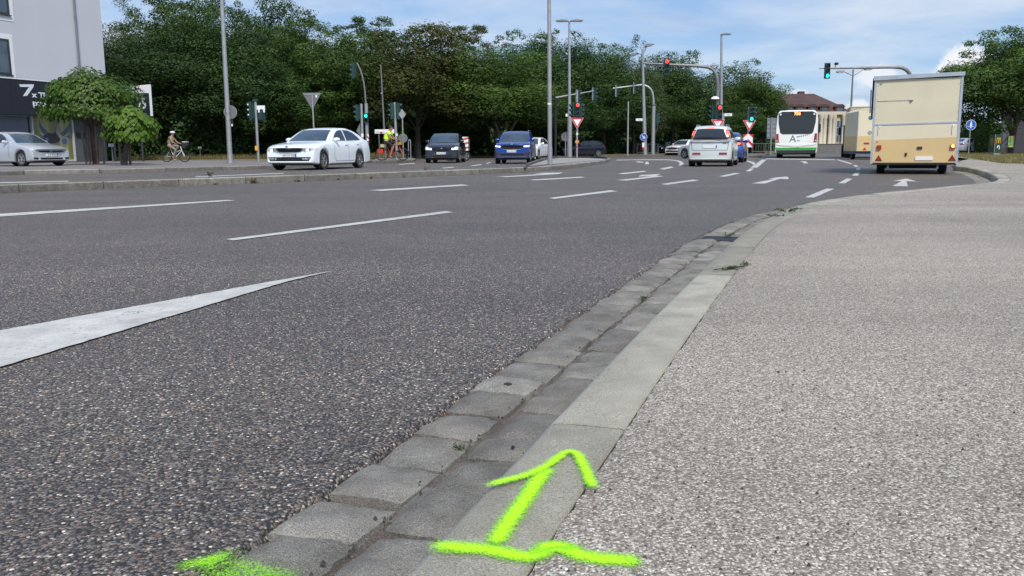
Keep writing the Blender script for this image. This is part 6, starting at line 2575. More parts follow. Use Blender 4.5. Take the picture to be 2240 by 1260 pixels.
# E: post with two dark heads back to back
Y = 50
rH = base_thing('traffic_light', 'signal post with two dark heads beside the neon-yellow cyclist', 'traffic light', 868, Y)
pole(rH, zz(224, 865, Y), .075, lean=-.06)
head(rH, -.24, zz(225, 860, Y), yaw=radians(-80), y=0)
head(rH, .18, zz(225, 872, Y), yaw=radians(85), y=.02)
MB().lathe([(.077, -.07), (.08, 0), (.077, .07)], 12, 'Z', at=(0, 0, zz(295, 868, Y))).build('sticker_band', M_white, rH)
# F: sign post
Y = 47
rI = base_thing('sign_post', 'slim post with square and round sign backs right of the neon-yellow cyclist', 'road sign', 882, Y)
pole(rI, zz(243, 880, Y), .035)
MB().prism([(0, -.27), (.20, 0), (0, .27), (-.20, 0)], -.05, -.038, 'Y').build('sign_back', mat('pale_sign_back', (.3, .31, .32), metal=.3), rI, loc=(0, 0, zz(250, 880, Y)))
disc_sign(rI, .0, zz(302, 882, Y), .23, M_signback, M_galv, y=.08)
Y = 49
rJ = base_thing('steel_hoop', 'low steel hoop beside the round sign back left of the dark compact car', 'bollard', 896, Y)
MB().tube(catmull([(-.06, 0, 0), (-.06, 0, .9), (-.03, 0, 1.08), (.03, 0, 1.08), (.06, 0, .9), (.06, 0, 0)], .15), .025, 8).build('hoop', M_galv, rJ, smooth=60)

# G: thick pole on the island
Y = 30.4
rK = base_thing('street_lamp', 'thick grey pole on the island rising out of the picture', 'street lamp', 1203, Y, .15)
pole(rK, 8.2, .078, .055, lean=-.04)
pole(rK, .6, .085, .08, name='base_sleeve')
MB().lathe([(.073, -.035), (.077, 0), (.073, .035)], 12, 'Z', at=(-.015, 0, zz(228, 1200, Y))).build('white_sticker', M_white, rK)
lamp_head(rK, -.04, 8.2, -1, 1.0)

# H: twin-head lamp
Y = 58
rL = base_thing('street_lamp', 'tall lamp with two flat arms left of the first yield sign', 'street lamp', 1246, Y)
pole(rL, zz(48, 1243, Y), .135, .06, lean=-.05)
pole(rL, zz(245, 1243, Y), .165, .15, name='lower_pole')
lamp_head(rL, -.08, zz(46, 1243, Y), -1)
lamp_head(rL, -.02, zz(46, 1243, Y), 1)
MB().box((-.27, -.1, zz(255, 1243, Y)), (-.15, .05, zz(249, 1243, Y))).build('control_box', M_white, rL)

# yield with signals over it
Y = 54
rM = base_thing('traffic_light', 'signal post with red light above a yield sign behind the island', 'traffic light', 1262, Y)
pole(rM, zz(198, 1262, Y), .06)
head(rM, .02, zz(224, 1264, Y), lit=0, litmat=M_red, arrow='left', y=-.16, size=.26)
head(rM, -.27, zz(226, 1255, Y), yaw=radians(-70), y=0)
head(rM, .26, zz(226, 1272, Y), yaw=radians(75), y=0)
tri_sign(rM, -.0, zz(258, 1262, Y), .78, y=-.12)
MB().lathe([(.062, -.07), (.066, 0), (.062, .07)], 12, 'Z', at=(0, 0, zz(293, 1262, Y))).build('white_band', M_white, rM)
MB().lathe([(.062, -.04), (.066, 0), (.062, .04)], 12, 'Z', at=(0, 0, zz(321, 1262, Y))).build('red_band', M_signred, rM)
disc_sign(rM, 0, zz(310, 1262, Y), .12, mat('round_yellow_plate', (.5, .28, .08)), y=-.08)
# arm with two heads seen from behind
Y = 64
rN = base_thing('traffic_mast', 'thin signal arm with two heads above the first yield sign', 'traffic light', 1215, Y)
MB().tube([(0, 0, 0), (0, 0, zz(213, 1215, Y))], .09, 8).build('post', M_black, rN)
MB().tube([(0, 0, zz(214, 1215, Y)), ((1300 - 1215) * Y / FPX, 0, zz(199, 1215, Y))], [.08, .045], 8).build('arm', M_galvd, rN)
for px in (1263, 1298):
    h_ = head(rN, (px - 1215) * Y / FPX + .1, zz(192 if px > 1280 else 196, px, Y), yaw=radians(60), y=.05)
    MB().box((-.17, .11, -.88), (-.12, .2, .02)).build('bracket', M_galv, h_)
Y = 66
rO = base_thing('round_sign', 'grey back of a round sign left of the twin-arm lamp foot', 'road sign', 1237, Y)
pole(rO, zz(288, 1237, Y), .035)
disc_sign(rO, 0, zz(299, 1237, Y), .33, M_signback, y=.06)

# J: thin pole
Y = 66
rP = base_thing('thin_pole', 'thin pole standing alone left of the leaning lamp', 'pole', 1373, Y)
pole(rP, zz(222, 1373, Y), .07, .055, mt=M_galv)

# arched mast with backs of heads
Y = 76
rQ = base_thing('traffic_mast', 'grey arched signal mast reaching left over the road', 'traffic light', 1428, Y)
tx = lambda px: (px - 1428) * Y / FPX
pts = catmull([(0, 0, 0), (0, 0, zz(260, 1428, Y)), (tx(1427), 0, zz(215, 1428, Y)), (tx(1421), 0, zz(195, 1428, Y)), (tx(1407), 0, zz(186.5, 1428, Y)), (tx(1390), 0, zz(187, 1428, Y)), (tx(1340), 0, zz(193, 1428, Y))], .5)
MB().tube(pts, [.15 if p[2] < zz(232, 1428, Y) else .10 if p[0] > tx(1400) else .075 for p in pts], 10).build('mast', M_galv, rQ, smooth=60)
pole(rQ, zz(232, 1428, Y), .17, name='lower_pole')
collar(rQ, zz(229, 1428, Y), .17)
for px in (1347, 1385):
    h_ = head(rQ, tx(px), zz(187, px, Y) if px < 1360 else zz(180, px, Y), yaw=radians(120), y=.1, size=.30)
    MB().box((-.20, .10, -.95), (-.15, .2, .02)).build('bracket', M_galv, h_)
head(rQ, tx(1437), zz(247, 1428, Y), yaw=radians(95), y=.05, size=.30)
disc_sign(rQ, tx(1433), zz(280, 1428, Y), .34, M_black, M_galv, y=.2, yaw=radians(40))

# leaning lamp with blue arrow sign
Y = 74
rR = base_thing('street_lamp', 'leaning lamp post carrying a blue round arrow sign', 'street lamp', 1411, Y)
LN = (1402 - 1411) * Y / FPX
hh_ = zz(107, 1402, Y)
pole(rR, hh_, .19, .085, lean=LN)
MB().tube([(LN, 0, hh_ - .55), (LN + .35, -.1, zz(101, 1402, Y))], .04, 8).tube([(LN, 0, hh_ - .5), (LN - .5, .5, hh_ - .2)], .04, 8).build('arm', M_galv, rR)
for (px, py, s) in ((1415, 99, 1), (1385, 118, -1)):
    o = MB()
    x = (px - 1411) * Y / FPX
    o.prism([(-.35, -.05), (-.2, -.12), (.15, -.08), (.5, .08), (.2, .12), (-.2, .1)], -.2 if s > 0 else .4, .2 if s > 0 else .8, 'Y')
    o.build('lamp_head', M_galvd, rR, loc=(x, 0, zz(py, px, Y)))
street_sign(rR, (1390 - 1411) * Y / FPX, zz(264.5, 1398, Y), .58, .20, 'Ring')
bs = disc_sign(rR, (1406.5 - 1411) * Y / FPX, zz(300, 1406, Y), .30, M_signblue, M_white, y=-.25)
MB().add([(-.16, -.020, .12), (-.12, -.020, .16), (.03, -.020, .01), (.10, -.020, .08), (.13, -.020, -.13), (-.08, -.020, -.10), (-.01, -.020, -.03)], [(0, 1, 2, 6), (3, 4, 5), (2, 3, 5, 6)]).build('white_arrow', M_white, bs)
st_ = MB().box((-.28, -.25, zz(327, 1403, Y)), (-.1, -.23, zz(312, 1403, Y))).build('striped_plate', M_white, rR)
MB().box((-.28, -.255, zz(327, 1403, Y)), (-.1, -.251, zz(322, 1403, Y))).build('red_stripe', M_signred, st_)

# K: big mast with red overhead signal
Y = 55
rS = base_thing('traffic_mast', 'dark mast with long arm and red overhead light left of the single-arm lamp', 'traffic light', 1566, Y, .0)
tx = lambda px: (px - 1566) * Y / FPX
zy = lambda py: zz(py, 1566, Y, 0)
pts = catmull([(0, 0, 0), (0, 0, zy(240)), (0, 0, zy(185)), (tx(1561), 0, zy(162)), (tx(1551), 0, zy(150)), (tx(1530), 0, zy(145)), (tx(1470), 0, zy(141)), (tx(1405), 0, zy(137))], .4)
MB().tube(pts, [.115 if p[0] > tx(1560) else .10 if p[0] > tx(1500) else .075 if p[0] > tx(1440) else .05 for p in pts], 10).build('mast', M_galvd, rS, smooth=60)
head(rS, tx(1455), zy(127), lit=0, litmat=M_red, arrow='left', y=-.14, size=.31)
head(rS, tx(1570), zy(229), lit=0, litmat=M_red, arrow='left', y=-.2, size=.29)
head(rS, tx(1553), zy(229), yaw=radians(-65), y=0, size=.29)
MB().lathe([(.02, .17), (.10, .16), (.22, .10), (.27, 0), (.0, 0)], 14, 'Z', at=(tx(1560), -.15, zy(217))).build('dome_lamp', M_white, rS, smooth=50)
tri_sign(rS, 0.02, zy(262), .83, y=-.24)
text_mesh('frei', .13, M_signback, 'faded_word', rS, Matrix.Translation((-.12, -.27, zy(269))) @ STAND, .001)

# L: single-arm lamp
Y = 66
rT = base_thing('street_lamp', 'tall lamp with one short flat arm beside the dark signal mast', 'street lamp', 1578, Y, 0)
pole(rT, zz(75, 1578, Y, 0), .14, .075, lean=-.25)
pole(rT, zz(248, 1578, Y, 0), .165, .16, name='lower_pole')
lamp_head(rT, -.30, zz(75, 1578, Y, 0), 1, .75)
street_sign(rT, .14, zz(254, 1590, Y, 0), .56, .20, 'Allee')

# green signal, yield, chevron
Y = 57
rU = base_thing('traffic_light', 'green signal over yield sign and red chevron board left of the bus', 'traffic light', 1635, Y, 0)
zy = lambda py: zz(py, 1635, Y, 0)
pole(rU, zy(234), .055)
head(rU, .14, zy(234), lit=2, litmat=M_green, y=-.15, size=.29)
head(rU, .36, zy(233), yaw=radians(60), y=.05, size=.29)
tri_sign(rU, .03, zy(263), .84, y=-.13)
cb = MB().box((-.32, -.10, zy(322)), (.30, -.075, zy(293.5))).build('chevron_board', M_white, rU)
for dz in (0, 1):
    zc = zy(322) + .10 + dz * .42
    m_ = MB().add([(-.32, -.104, zc - .09), (0, -.104, zc + .22), (.30, -.104, zc - .09), (.30, -.104, zc + .12), (0, -.104, min(zc + .43, zy(293.5))), (-.32, -.104, zc + .12)], [(0, 1, 4, 5), (1, 2, 3, 4)]) if not dz else \
        MB().add([(-.32, -.104, zc + .08), (-.07, -.104, zy(293.5)), (-.32, -.104, zy(293.5))], [(0, 1, 2)]).add([(.30, -.104, zc + .08), (.30, -.104, zy(293.5)), (.05, -.104, zy(293.5))], [(0, 1, 2)])
    m_.build('red_chevron', M_signred, cb)
# median nose under it
tag(MB().prism([tuple(G(x, y, 0))[:2] for x, y in ((1626, 344.5), (1665, 344.5), (1666, 341), (1700, 338.2), (1626, 338.5))], 0, .12, 'Z').build('signal_island', M_kerbdark), kind='structure')

# M: overhead green over the trailer
Y = 50
rV = base_thing('traffic_mast', 'mast arm with green overhead light above the market trailer', 'traffic light', 1986, Y, ZK1)
tx = lambda px: (px - 1986) * Y / FPX * 1.0
zy = lambda py: zz(py, 1986, Y, ZK1)
pts = catmull([(0, 0, 0), (0, 0, zy(200)), (tx(1985), 0, zy(174)), (tx(1977), 0, zy(158)), (tx(1963), 0, zy(148.5)), (tx(1940), 0, zy(147)), (tx(1860), 0, zy(148)), (tx(1786), 0, zy(148.5))], .4)
MB().tube(pts, [.10 if p[0] > tx(1945) else .075 if p[0] > tx(1870) else .055 if p[0] > tx(1815) else .03 for p in pts], 10).build('mast', M_galvd, rV, smooth=60)
head(rV, tx(1802), zy(137), lit=2, litmat=M_green, y=-.12, size=.265)
cm = MB().tube([(tx(1820), 0, zy(147)), (tx(1820), 0, zy(139))], .02, 6).box((tx(1819), -.12, zy(141)), (tx(1825), .1, zy(136)))
cm.build('camera', M_black, rV)

# N: twin-arm lamp behind
Y = 90
rW = base_thing('street_lamp', 'dark lamp with two raised arms between bus and market trailer', 'street lamp', 1857, Y, 0)
zy = lambda py: zz(py, 1857, Y, 0)
pole(rW, zy(152), .13, .07, mt=M_galvd)
tx = lambda px: (px - 1857) * Y / FPX
MB().tube([(0, 0, zy(166)), (tx(1840), 0, zy(158))], .04, 6).tube([(0, 0, zy(166)), (tx(1880), 0, zy(152))], .04, 6).tube([(tx(1840), 0, zy(158)), (tx(1857), 0, zy(157.5)), (tx(1880), 0, zy(152))], .012, 5).build('arm', M_galvd, rW)
for px, py, s in ((1830, 157, -1), (1889, 151.5, 1)):
    x = tx(px)
    pts = [(-.42, 0), (-.30, .12), (.30, .14), (.42, .05), (.30, -.10), (-.25, -.12)]
    MB().prism(pts, -.18, .18, 'Y').build('lamp_head', M_galv, rW, loc=(x, 0, zy(py)))

# blue shared path sign
Y = 54
rX = base_thing('path_sign', 'round blue footpath sign on slim post right of the market trailer', 'road sign', 2119, Y, ZK1)
zy = lambda py: zz(py, 2119, Y, ZK1)
pole(rX, zy(263), .03)
bs = disc_sign(rX, 0, zy(273.5), .315, M_signblue, M_white, y=-.05)
MB().lathe([(0, -.02), (.04, -.02), (.04, -.017)], 10, 'Y', at=(0, 0, .18)).prism([(-.05, .13), (.05, .13), (.06, -.02), (.03, -.18), (-.03, -.18), (-.06, -.02)], -.02, -.017, 'Y').box((-.2, -.02, -.10), (.2, -.017, -.08)).build('white_figures', M_white, bs)

# grey sign backs beside the bus
Y = 74
rY = base_thing('large_sign_back', 'large grey back of a direction sign left of the bus', 'road sign', 1697, Y, 0)
zy = lambda py: zz(py, 1697, Y, 0)
MB().box((-.80, 0, zy(303)), (-.02, .05, zy(258))).box((0, 0, zy(303)), (.8, .05, zy(258))).build('board', mat('sign_back_pale', (.22, .25, .28), rough=.5, metal=.3), rY)
for k in range(5):
    MB().box((-.78, -.03, zy(300 - k * 9.5)), (.78, -.005, zy(299 - k * 9.5))).build('rail', M_galvd, rY)
for xx in (-.45, .05):
    MB().tube([(xx, -.05, 0), (xx, -.05, zy(257))], .06, 8).build('post', M_galv, rY)

# railing behind the junction
def railing(label, a, b, h, n):
    dv = Vector((b.x - a.x, b.y - a.y, 0))
    r_ = thing('railing', label, 'railing', (a.x, a.y, 0), atan2(dv.y, dv.x))
    Lr = dv.length
    MB().box((0, -.02, h - .05), (Lr, .02, h)).build('top_rail', M_galvd, r_)
    MB().box((0, -.02, .25), (Lr, .02, .30)).build('bottom_rail', M_galvd, r_)
    np_ = max(2, int(Lr / 2))
    for k in range(np_ + 1):
        MB().box((Lr * k / np_ - .03, -.03, 0), (Lr * k / np_ + .03, .03, h)).build('post', M_galvd, r_)
    nb_ = int(Lr / n)
    me = None
    for k in range(nb_):
        if me is None:
            o = MB().box((-.012, -.012, .25), (.012, .012, h - .05)).build('bar', M_galvd, r_)
            me = o.data
        else:
            o = bpy.data.objects.new('bar', me)
            COL.objects.link(o)
            o.parent = r_
        o.location = (Lr * (k + .5) / nb_, 0, 0)


railing('dark railing behind the arched mast', P(1393, 326, 84), P(1440, 326, 86), 1.1, .3)
railing('grey railing between chevron board and bus', P(1645, 326, 88), P(1700, 326, 90), 1.1, .35)

# traffic island with cyclist
tag(MB().prism([tuple(G(x, y, 0))[:2] for x, y in ((815, 359), (906, 355.5), (909, 351.5), (900, 349.5), (822, 351))], .0, .138, 'Z').build('crossing_island', M_kerbdark), kind='structure')

# green cabinet with golden arch
Y = 50
cA, cB, cC = P(2162, 326, Y + 1.2), P(2175, 326, Y), P(2191, 326, Y + .2)
M_dg = mat('dark_green_panel', (.012, .045, .022), rough=.4)
M_gold = mat('golden_yellow', (.75, .42, .03), rough=.4)
cab = thing('green_cabinet', 'dark green advertising cabinet with golden arches under the right-hand tree', 'cabinet', (cB.x, cB.y, ZK1))
rel = lambda q: (q.x - cB.x, q.y - cB.y)
zt, zb3, zf = zz(294, 2175, Y, ZK1), zz(333, 2175, Y, ZK1), zz(342, 2175, Y, ZK1)
a_, c_ = rel(cA), rel(cC)
d_ = (a_[0] + c_[0], a_[1] + c_[1])
MB().prism([(0, 0), c_, d_, a_], zb3, zt, 'Z').build('body', M_dg, cab)
MB().prism([(.03, .06), (c_[0] - .03, c_[1] + .06), (d_[0], d_[1] - .1), (a_[0] + .03, a_[1] + .02)], 0, zb3 - .002, 'Z').build('plinth', mat('concrete_plinth', (.32, .32, .31), rough=.9), cab)
MB().tube([(0, -.015, zb3), (0, -.015, zt)], .018, 6).build('edge_strip', M_galv, cab)


def arches(w, h, t):
    """two tall arches joined in the middle, as a ribbon"""
    mb = MB()
    for s in (-1, 1):
        pts = []
        n = 14
        for k in range(n + 1):
            a = pi * k / n
            pts.append((s * w / 4 + w / 4 * cos(a) * .92, h * sin(a) ** .7))
        for k in range(n):
            (x0, z0), (x1, z1) = pts[k], pts[k + 1]
            cx = s * w / 4
            f = .62
            xi0, xi1 = cx + (x0 - cx) * f, cx + (x1 - cx) * f
            zi0, zi1 = max(0, z0 - t * 1.1 * (z0 / h)), max(0, z1 - t * 1.1 * (z1 / h))
            mb.add([(x0, 0, z0), (x1, 0, z1), (xi1, 0, zi1), (xi0, 0, zi0)], [(0, 1, 2, 3)])
    return mb


ang = atan2(c_[1], c_[0])
m1 = arches(.33, .32, .06).build('golden_arches', M_gold, cab)
m1.matrix_basis = Matrix.Translation((c_[0] * .5, c_[1] * .5 - .008, zz(313, 2183, Y, ZK1))) @ Matrix.Rotation(ang, 4, 'Z')
hk = MB().tube(catmull([(-.07, 0, .06), (-.06, 0, .14), (.0, 0, .19), (.07, 0, .16), (.08, 0, .05), (.08, 0, 0)], .05), .028, 6).build('white_hook_arrow', M_white, cab)
hk.matrix_basis = Matrix.Translation((c_[0] * .5, c_[1] * .5 - .012, zz(326.5, 2183, Y, ZK1))) @ Matrix.Rotation(ang, 4, 'Z')
ang2 = atan2(-a_[1], -a_[0])
m2 = arches(.5, .40, .08).build('golden_arches', M_gold, cab)
m2.matrix_basis = Matrix.Translation((a_[0] * .45 - .012, a_[1] * .45 - .012, zz(318, 2168, Y, ZK1))) @ Matrix.Rotation(ang2, 4, 'Z')
# poster frame with slanting beams
Y = 54
rZ = base_thing('poster_frame', 'green and red poster in a dark frame beside the right-hand trunk', 'poster', 2204, Y, ZK1)
zy = lambda py: zz(py, 2204, Y, ZK1)
tx = lambda px: (px - 2204) * Y / FPX


def green_poster():
    m, t, b = mat_nodes('green_poster')
    tcn = t.nodes.new('ShaderNodeTexCoord')
    v = t.nodes.new('ShaderNodeTexNoise')
    v.inputs['Scale'].default_value = 5
    t.links.new(tcn.outputs['Object'], v.inputs['Vector'])
    r = ramp(t, [(.35, (.05, .14, .03)), (.5, (.14, .24, .06)), (.65, (.36, .38, .16))])
    t.links.new(v.outputs[0], r.inputs[0])
    t.links.new(r.outputs[0], b.inputs['Base Color'])
    return m


MB().box((tx(2204), 0, zy(322)), (tx(2216), .03, zy(298))).build('poster', green_poster(), rZ)
MB().box((tx(2213), -.01, zy(302)), (tx(2216), -.003, zy(297))).build('red_corner', M_signred, rZ)
for px in (2203, 2217):
    MB().box((tx(px) - .02, -.02, 0), (tx(px) + .02, .05, zy(296))).build('post', M_frame, rZ)
for k in range(2):
    MB().tube([(tx(2192), .2 + k * .3, .05 + k * .35), (tx(2204), .1, zy(312) + k * .3)], .03, 6).build('beam', M_bark, rZ)

# white van roof and low building glimpsed behind the silver car
Y = 100
wv = base_thing('white_van', 'white van behind the silver car on the right', 'van', 2118, Y, 0)
mb = MB()
rbox(mb, -2.4, 2.8, 0, 2, .4, 2.0, .3)
mb.build('body', M_white, wv, smooth=40)
MB().box((-2.2, -.03, 1.25), (2.4, -.002, 1.7)).build('side_window', M_glass, wv)
for xx in (-1.5, 1.8):
    wheel_obj(wv, xx, .15, .34, .2, -1, 5)

# ================================================================== CYCLISTS
def tube_obj(name, pts, r, mt, parent, n=8, sm=True):
    return MB().tube(pts, r, n).build(name, mt, parent, smooth=60)


def bicycle(root, frame_mat, tyre=.024, R=.345, step=False, basket=None, bag=None, steer=0.0):
    ra_, fa_ = Vector((-.52, 0, R)), Vector((.56, 0, R))
    bb = Vector((-.06, 0, .29))
    seat = Vector((-.27, 0, .86))
    htop = Vector((.36, 0, .92))
    hbot = Vector((.42, 0, .66))
    for nm, c in (('rear_wheel', ra_), ('front_wheel', fa_)):
        prof = []
        for k in range(9):
            a = 2 * pi * k / 8
            prof.append((R - tyre + tyre * cos(a), tyre * sin(a)))
        w = MB().lathe(prof, 30, 'Y').build(nm, M_tyre, root, loc=c, smooth=60)
        MB().lathe([(R - .055, -.012), (R - .04, -.012), (R - .04, .012), (R - .055, .012), (R - .055, -.012)], 26, 'Y').build('rim', M_rimd, w)
        sp = MB()
        for k in range(14):
            a = 2 * pi * k / 14
            sp.tube([(0, .02 if k % 2 else -.02, 0), ((R - .05) * cos(a), 0, (R - .05) * sin(a))], .0022, 3, caps=False)
        sp.lathe([(0, -.04), (.025, -.04), (.025, .04), (0, .04)], 8, 'Y')
        sp.build('spokes', M_galv, w)
        MB().lathe([(R + .02, -.03), (R + .026, 0), (R + .02, .03)], 24, 'Y').build('mudguard', M_rimd, w) if False else None
    fr = MB()
    fr.tube([bb, seat], .018, 8).tube([seat + Vector((.02, 0, -.08)), ra_ + Vector((0, .05, 0))], .011, 6).tube([bb, ra_ + Vector((0, .05, 0))], .012, 6)
    if step:
        fr.tube([hbot, bb + Vector((.12, 0, .02)), bb], .026, 8).tube([hbot + Vector((-.01, 0, .06)), bb + Vector((.05, 0, .25)), bb + (seat - bb) * .35], .018, 8)
    else:
        fr.tube([hbot, bb], .024, 8).tube([htop - Vector((0, 0, .08)), seat - Vector((0, 0, .1))], .018, 8)
    fr.tube([hbot, htop], .022, 8)
    fr.build('frame', frame_mat, root, smooth=60)
    MB().tube([hbot, Vector((.47, .045, .58)), fa_ + Vector((0, .05, 0))], .014, 6).tube([hbot, Vector((.47, -.045, .58)), fa_ - Vector((0, .05, 0))], .014, 6).build('fork', frame_mat, root, smooth=60)
    MB().tube([seat, seat + Vector((-.03, 0, .08))], .013, 6).build('seat_post', M_galv, root)
    MB().prism([(-.16, -.09), (-.02, -.06), (.12, -.015), (.12, .015), (-.02, .06), (-.16, .09)], 0, .05, 'Z').build('saddle', M_black, root, loc=seat + Vector((-.03, 0, .08)))
    hbp = htop + Vector((0, 0, .12))
    MB().tube([htop, hbp], .014, 6).tube(catmull([hbp + Vector((-.14, -.30, .02)), hbp + Vector((0, -.16, .0)), hbp + Vector((0, .16, .0)), hbp + Vector((-.14, .30, .02))], .08), .012, 6).build('handlebar', M_black, root, smooth=60)
    cr = MB().lathe([(.03, .04), (.09, .042), (.09, .048), (.03, .05)], 16, 'Y')
    cr.tube([(0, -.06, 0), (.03, -.07, -.17)], .012, 6).tube([(0, .06, 0), (-.03, .07, .17)], .012, 6).box((-.01, -.15, -.185), (.07, -.07, -.165)).box((-.07, .07, .165), (.01, .15, .185))
    cr.build('crank', M_galvd, root, loc=bb)
    MB().box((-.56, -.07, R + .36), (-.24, .07, R + .375)).tube([(-.52, .06, R), (-.50, .06, R + .36)], .007, 5).build('luggage_rack', M_black, root)
    return hbp, bb, seat


def skin_body(name, V, E_, Rr, mt, parent, sub=2, root=0):
    me = bpy.data.meshes.new(name)
    me.from_pydata([tuple(v) for v in V], E_, [])
    o = bpy.data.objects.new('tmp', me)
    COL.objects.link(o)
    m = o.modifiers.new('skin', 'SKIN')
    m.use_smooth_shade = True
    for i, r_ in enumerate(Rr):
        d = me.skin_vertices[0].data[i]
        d.radius = (r_, r_) if not isinstance(r_, tuple) else r_
        d.use_root = (i == root)
    s = o.modifiers.new('sub', 'SUBSURF')
    s.levels = s.render_levels = sub
    dg = bpy.context.evaluated_depsgraph_get()
    m2 = bpy.data.meshes.new_from_object(o.evaluated_get(dg))
    bpy.data.objects.remove(o)
    m2.materials.clear()
    m2.materials.append(mt)
    o2 = bpy.data.objects.new(name, m2)
    COL.objects.link(o2)
    o2.parent = parent
    return o2


M_skin = mat('skin', (.33, .18, .125), rough=.55, var=.05)
M_hair = mat('dark_hair', (.03, .02, .015), rough=.8)


def rider(root, hbp, shirt, shorts, long_trousers, shoe, helmet=None, leanf=.0):
    hip = Vector((-.27, 0, .98))
    wai = Vector((-.24 + leanf * .3, 0, 1.14))
    che = Vector((-.18 + leanf * .7, 0, 1.34))
    shl = Vector((-.14 + leanf, 0, 1.45))
    nek = Vector((-.11 + leanf * 1.1, 0, 1.53))
    hdl = Vector((-.07 + leanf * 1.25, 0, 1.60))
    hdt = Vector((-.06 + leanf * 1.3, 0, 1.72))
    hr, hl = hbp + Vector((-.13, -.28, .04)), hbp + Vector((-.13, .28, .04))
    V, E_, R_ = [], [], []

    def v(p, r, par=None):
        V.append(Vector(p))
        R_.append(r)
        if par is not None:
            E_.append((par, len(V) - 1))
        return len(V) - 1
    i0 = v(hip, .13)
    i1 = v(wai, .125, i0)
    i2 = v(che, .145, i1)
    i3 = v(shl, .115, i2)
    i4 = v(nek, .055, i3)
    i5 = v(hdl, .078, i4)
    i5b = v((hdl + hdt) / 2 + Vector((.015, 0, 0)), .092, i5)
    i6 = v(hdt, .085, i5b)
    arms = {}
    for s, hnd in ((-1, hr), (1, hl)):
        a = v(shl + Vector((0, s * .15, -.02)), .062, i3)
        el = (shl + hnd) / 2 + Vector((-.02, s * .12, -.09))
        b = v(shl.lerp(el, .5) + Vector((0, s * .10, 0)), .050, a)
        c_ = v(el, .040, b)
        d = v(el.lerp(hnd, .8), .030, c_)
        e = v(hnd, .032, d)
        arms[s] = (V[a], V[b], V[c_], V[d], V[e])
    legs = {}
    for s, knee, ank in ((-1, Vector((.12, -.11, .72)), Vector((-.05, -.11, .20))), (1, Vector((.20, .11, .93)), Vector((-.08, .11, .53)))):
        a = v(hip + Vector((.03, s * .10, -.03)), .095, i0)
        b = v((V[a] + knee) / 2 + Vector((0, 0, .01)), .078, a)
        c_ = v(knee, .056, b)
        d = v(knee.lerp(ank, .4) + Vector((-.02, 0, 0)), .054, c_)
        e = v(ank, .036, d)
        f = v(ank + Vector((.06, 0, -.06)), .036, e)
        g_ = v(ank + Vector((.15, 0, -.07)), .030, f)
        legs[s] = [V[q] for q in (a, b, c_, d, e, f, g_)]
    body = skin_body('person_body', V, E_, R_, M_skin, root)
    # shirt
    V2, E2, R2 = [hip + Vector((0, 0, .06)), wai, che, shl], [(0, 1), (1, 2), (2, 3)], [.165, .17, .185, .145]
    for s in (-1, 1):
        a, b = arms[s][0], arms[s][1]
        V2 += [a, b]
        k = len(V2)
        E2 += [(3, k - 2), (k - 2, k - 1)]
        R2 += [.095, .082]
    skin_body('shirt', V2, E2, R2, shirt, body)
    V3, E3, R3 = [hip + Vector((0, 0, .04)), hip + Vector((0, 0, -.01))], [(0, 1)], [.15, .14]
    nl = 5 if long_trousers else 3
    for s in (-1, 1):
        p = 1
        for q in range(nl):
            V3.append(legs[s][q])
            R3.append([.112, .094, .070, .064, .052][q])
            E3.append((p, len(V3) - 1))
            p = len(V3) - 1
    skin_body('trousers' if long_trousers else 'shorts', V3, E3, R3, shorts, body)
    for s in (-1, 1):
        a, b = legs[s][5], legs[s][6]
        skin_body('shoe', [legs[s][4] + Vector((0, 0, -.04)), a, b + Vector((.02, 0, 0))], [(0, 1), (1, 2)], [.042, .045, .036], shoe, body, 1)
    # fingers round the grips
    for s, hnd in ((-1, hr), (1, hl)):
        fb = MB()
        for k in range(4):
            y0 = hnd.y - s * .03 + s * k * .020
            q = Vector((hnd.x + .02, y0, hnd.z))
            fb.tube([q, q + Vector((.035, 0, -.012)), q + Vector((.038, 0, -.040)), q + Vector((.015, 0, -.052))], [.010, .0095, .009, .007], 6)
        fb.tube([Vector((hnd.x, hnd.y - s * .035, hnd.z)), Vector((hnd.x + .02, hnd.y - s * .05, hnd.z - .02)), Vector((hnd.x + .01, hnd.y - s * .052, hnd.z - .045))], [.012, .011, .008], 6)
        fb.build('fingers', M_skin, body, smooth=60)
    # face
    hc = (hdl + hdt) / 2
    fb = MB()
    fb.add([hc + Vector((.10, -.018, -.02)), hc + Vector((.10, .018, -.02)), hc + Vector((.125, 0, -.02)), hc + Vector((.095, 0, .03))], [(0, 1, 2), (0, 2, 3), (1, 3, 2)])
    fb.build('nose', M_skin, body)
    for s in (-1, 1):
        MB().lathe([(0, 0), (.012, 0), (.012, .012), (0, .014)], 8, 'X', at=(hc.x + .088, s * .032, hc.z + .02)).build('eye', M_black, body)
        MB().lathe([(0, -.012), (.026, -.01), (.03, .01), (0, .012)], 8, 'Y', at=(hc.x - .005, s * .092, hc.z - .005)).build('ear', M_skin, body)
    MB().box((hc.x + .083, -.022, hc.z - .062), (hc.x + .098, .022, hc.z - .054)).build('mouth', mat('lips', (.35, .13, .11)), body)
    # hair cap
    vs, fs = [], []
    n1, n2 = 8, 16
    for i in range(n1 + 1):
        for k in range(n2):
            th, ph = pi * .62 * i / n1, 2 * pi * k / n2
            fr_ = .5 + .5 * cos(ph)
            th *= 1 - .35 * fr_
            vs.append((hc.x - .008 + .108 * sin(th) * cos(ph), .100 * sin(th) * sin(ph), hc.z + .02 + .120 * cos(th)))
    for i in range(n1):
        for k in range(n2):
            fs.append((i * n2 + k, i * n2 + (k + 1) % n2, (i + 1) * n2 + (k + 1) % n2, (i + 1) * n2 + k))
    MB().add(vs, fs).build('hair', M_hair, body, smooth=60)
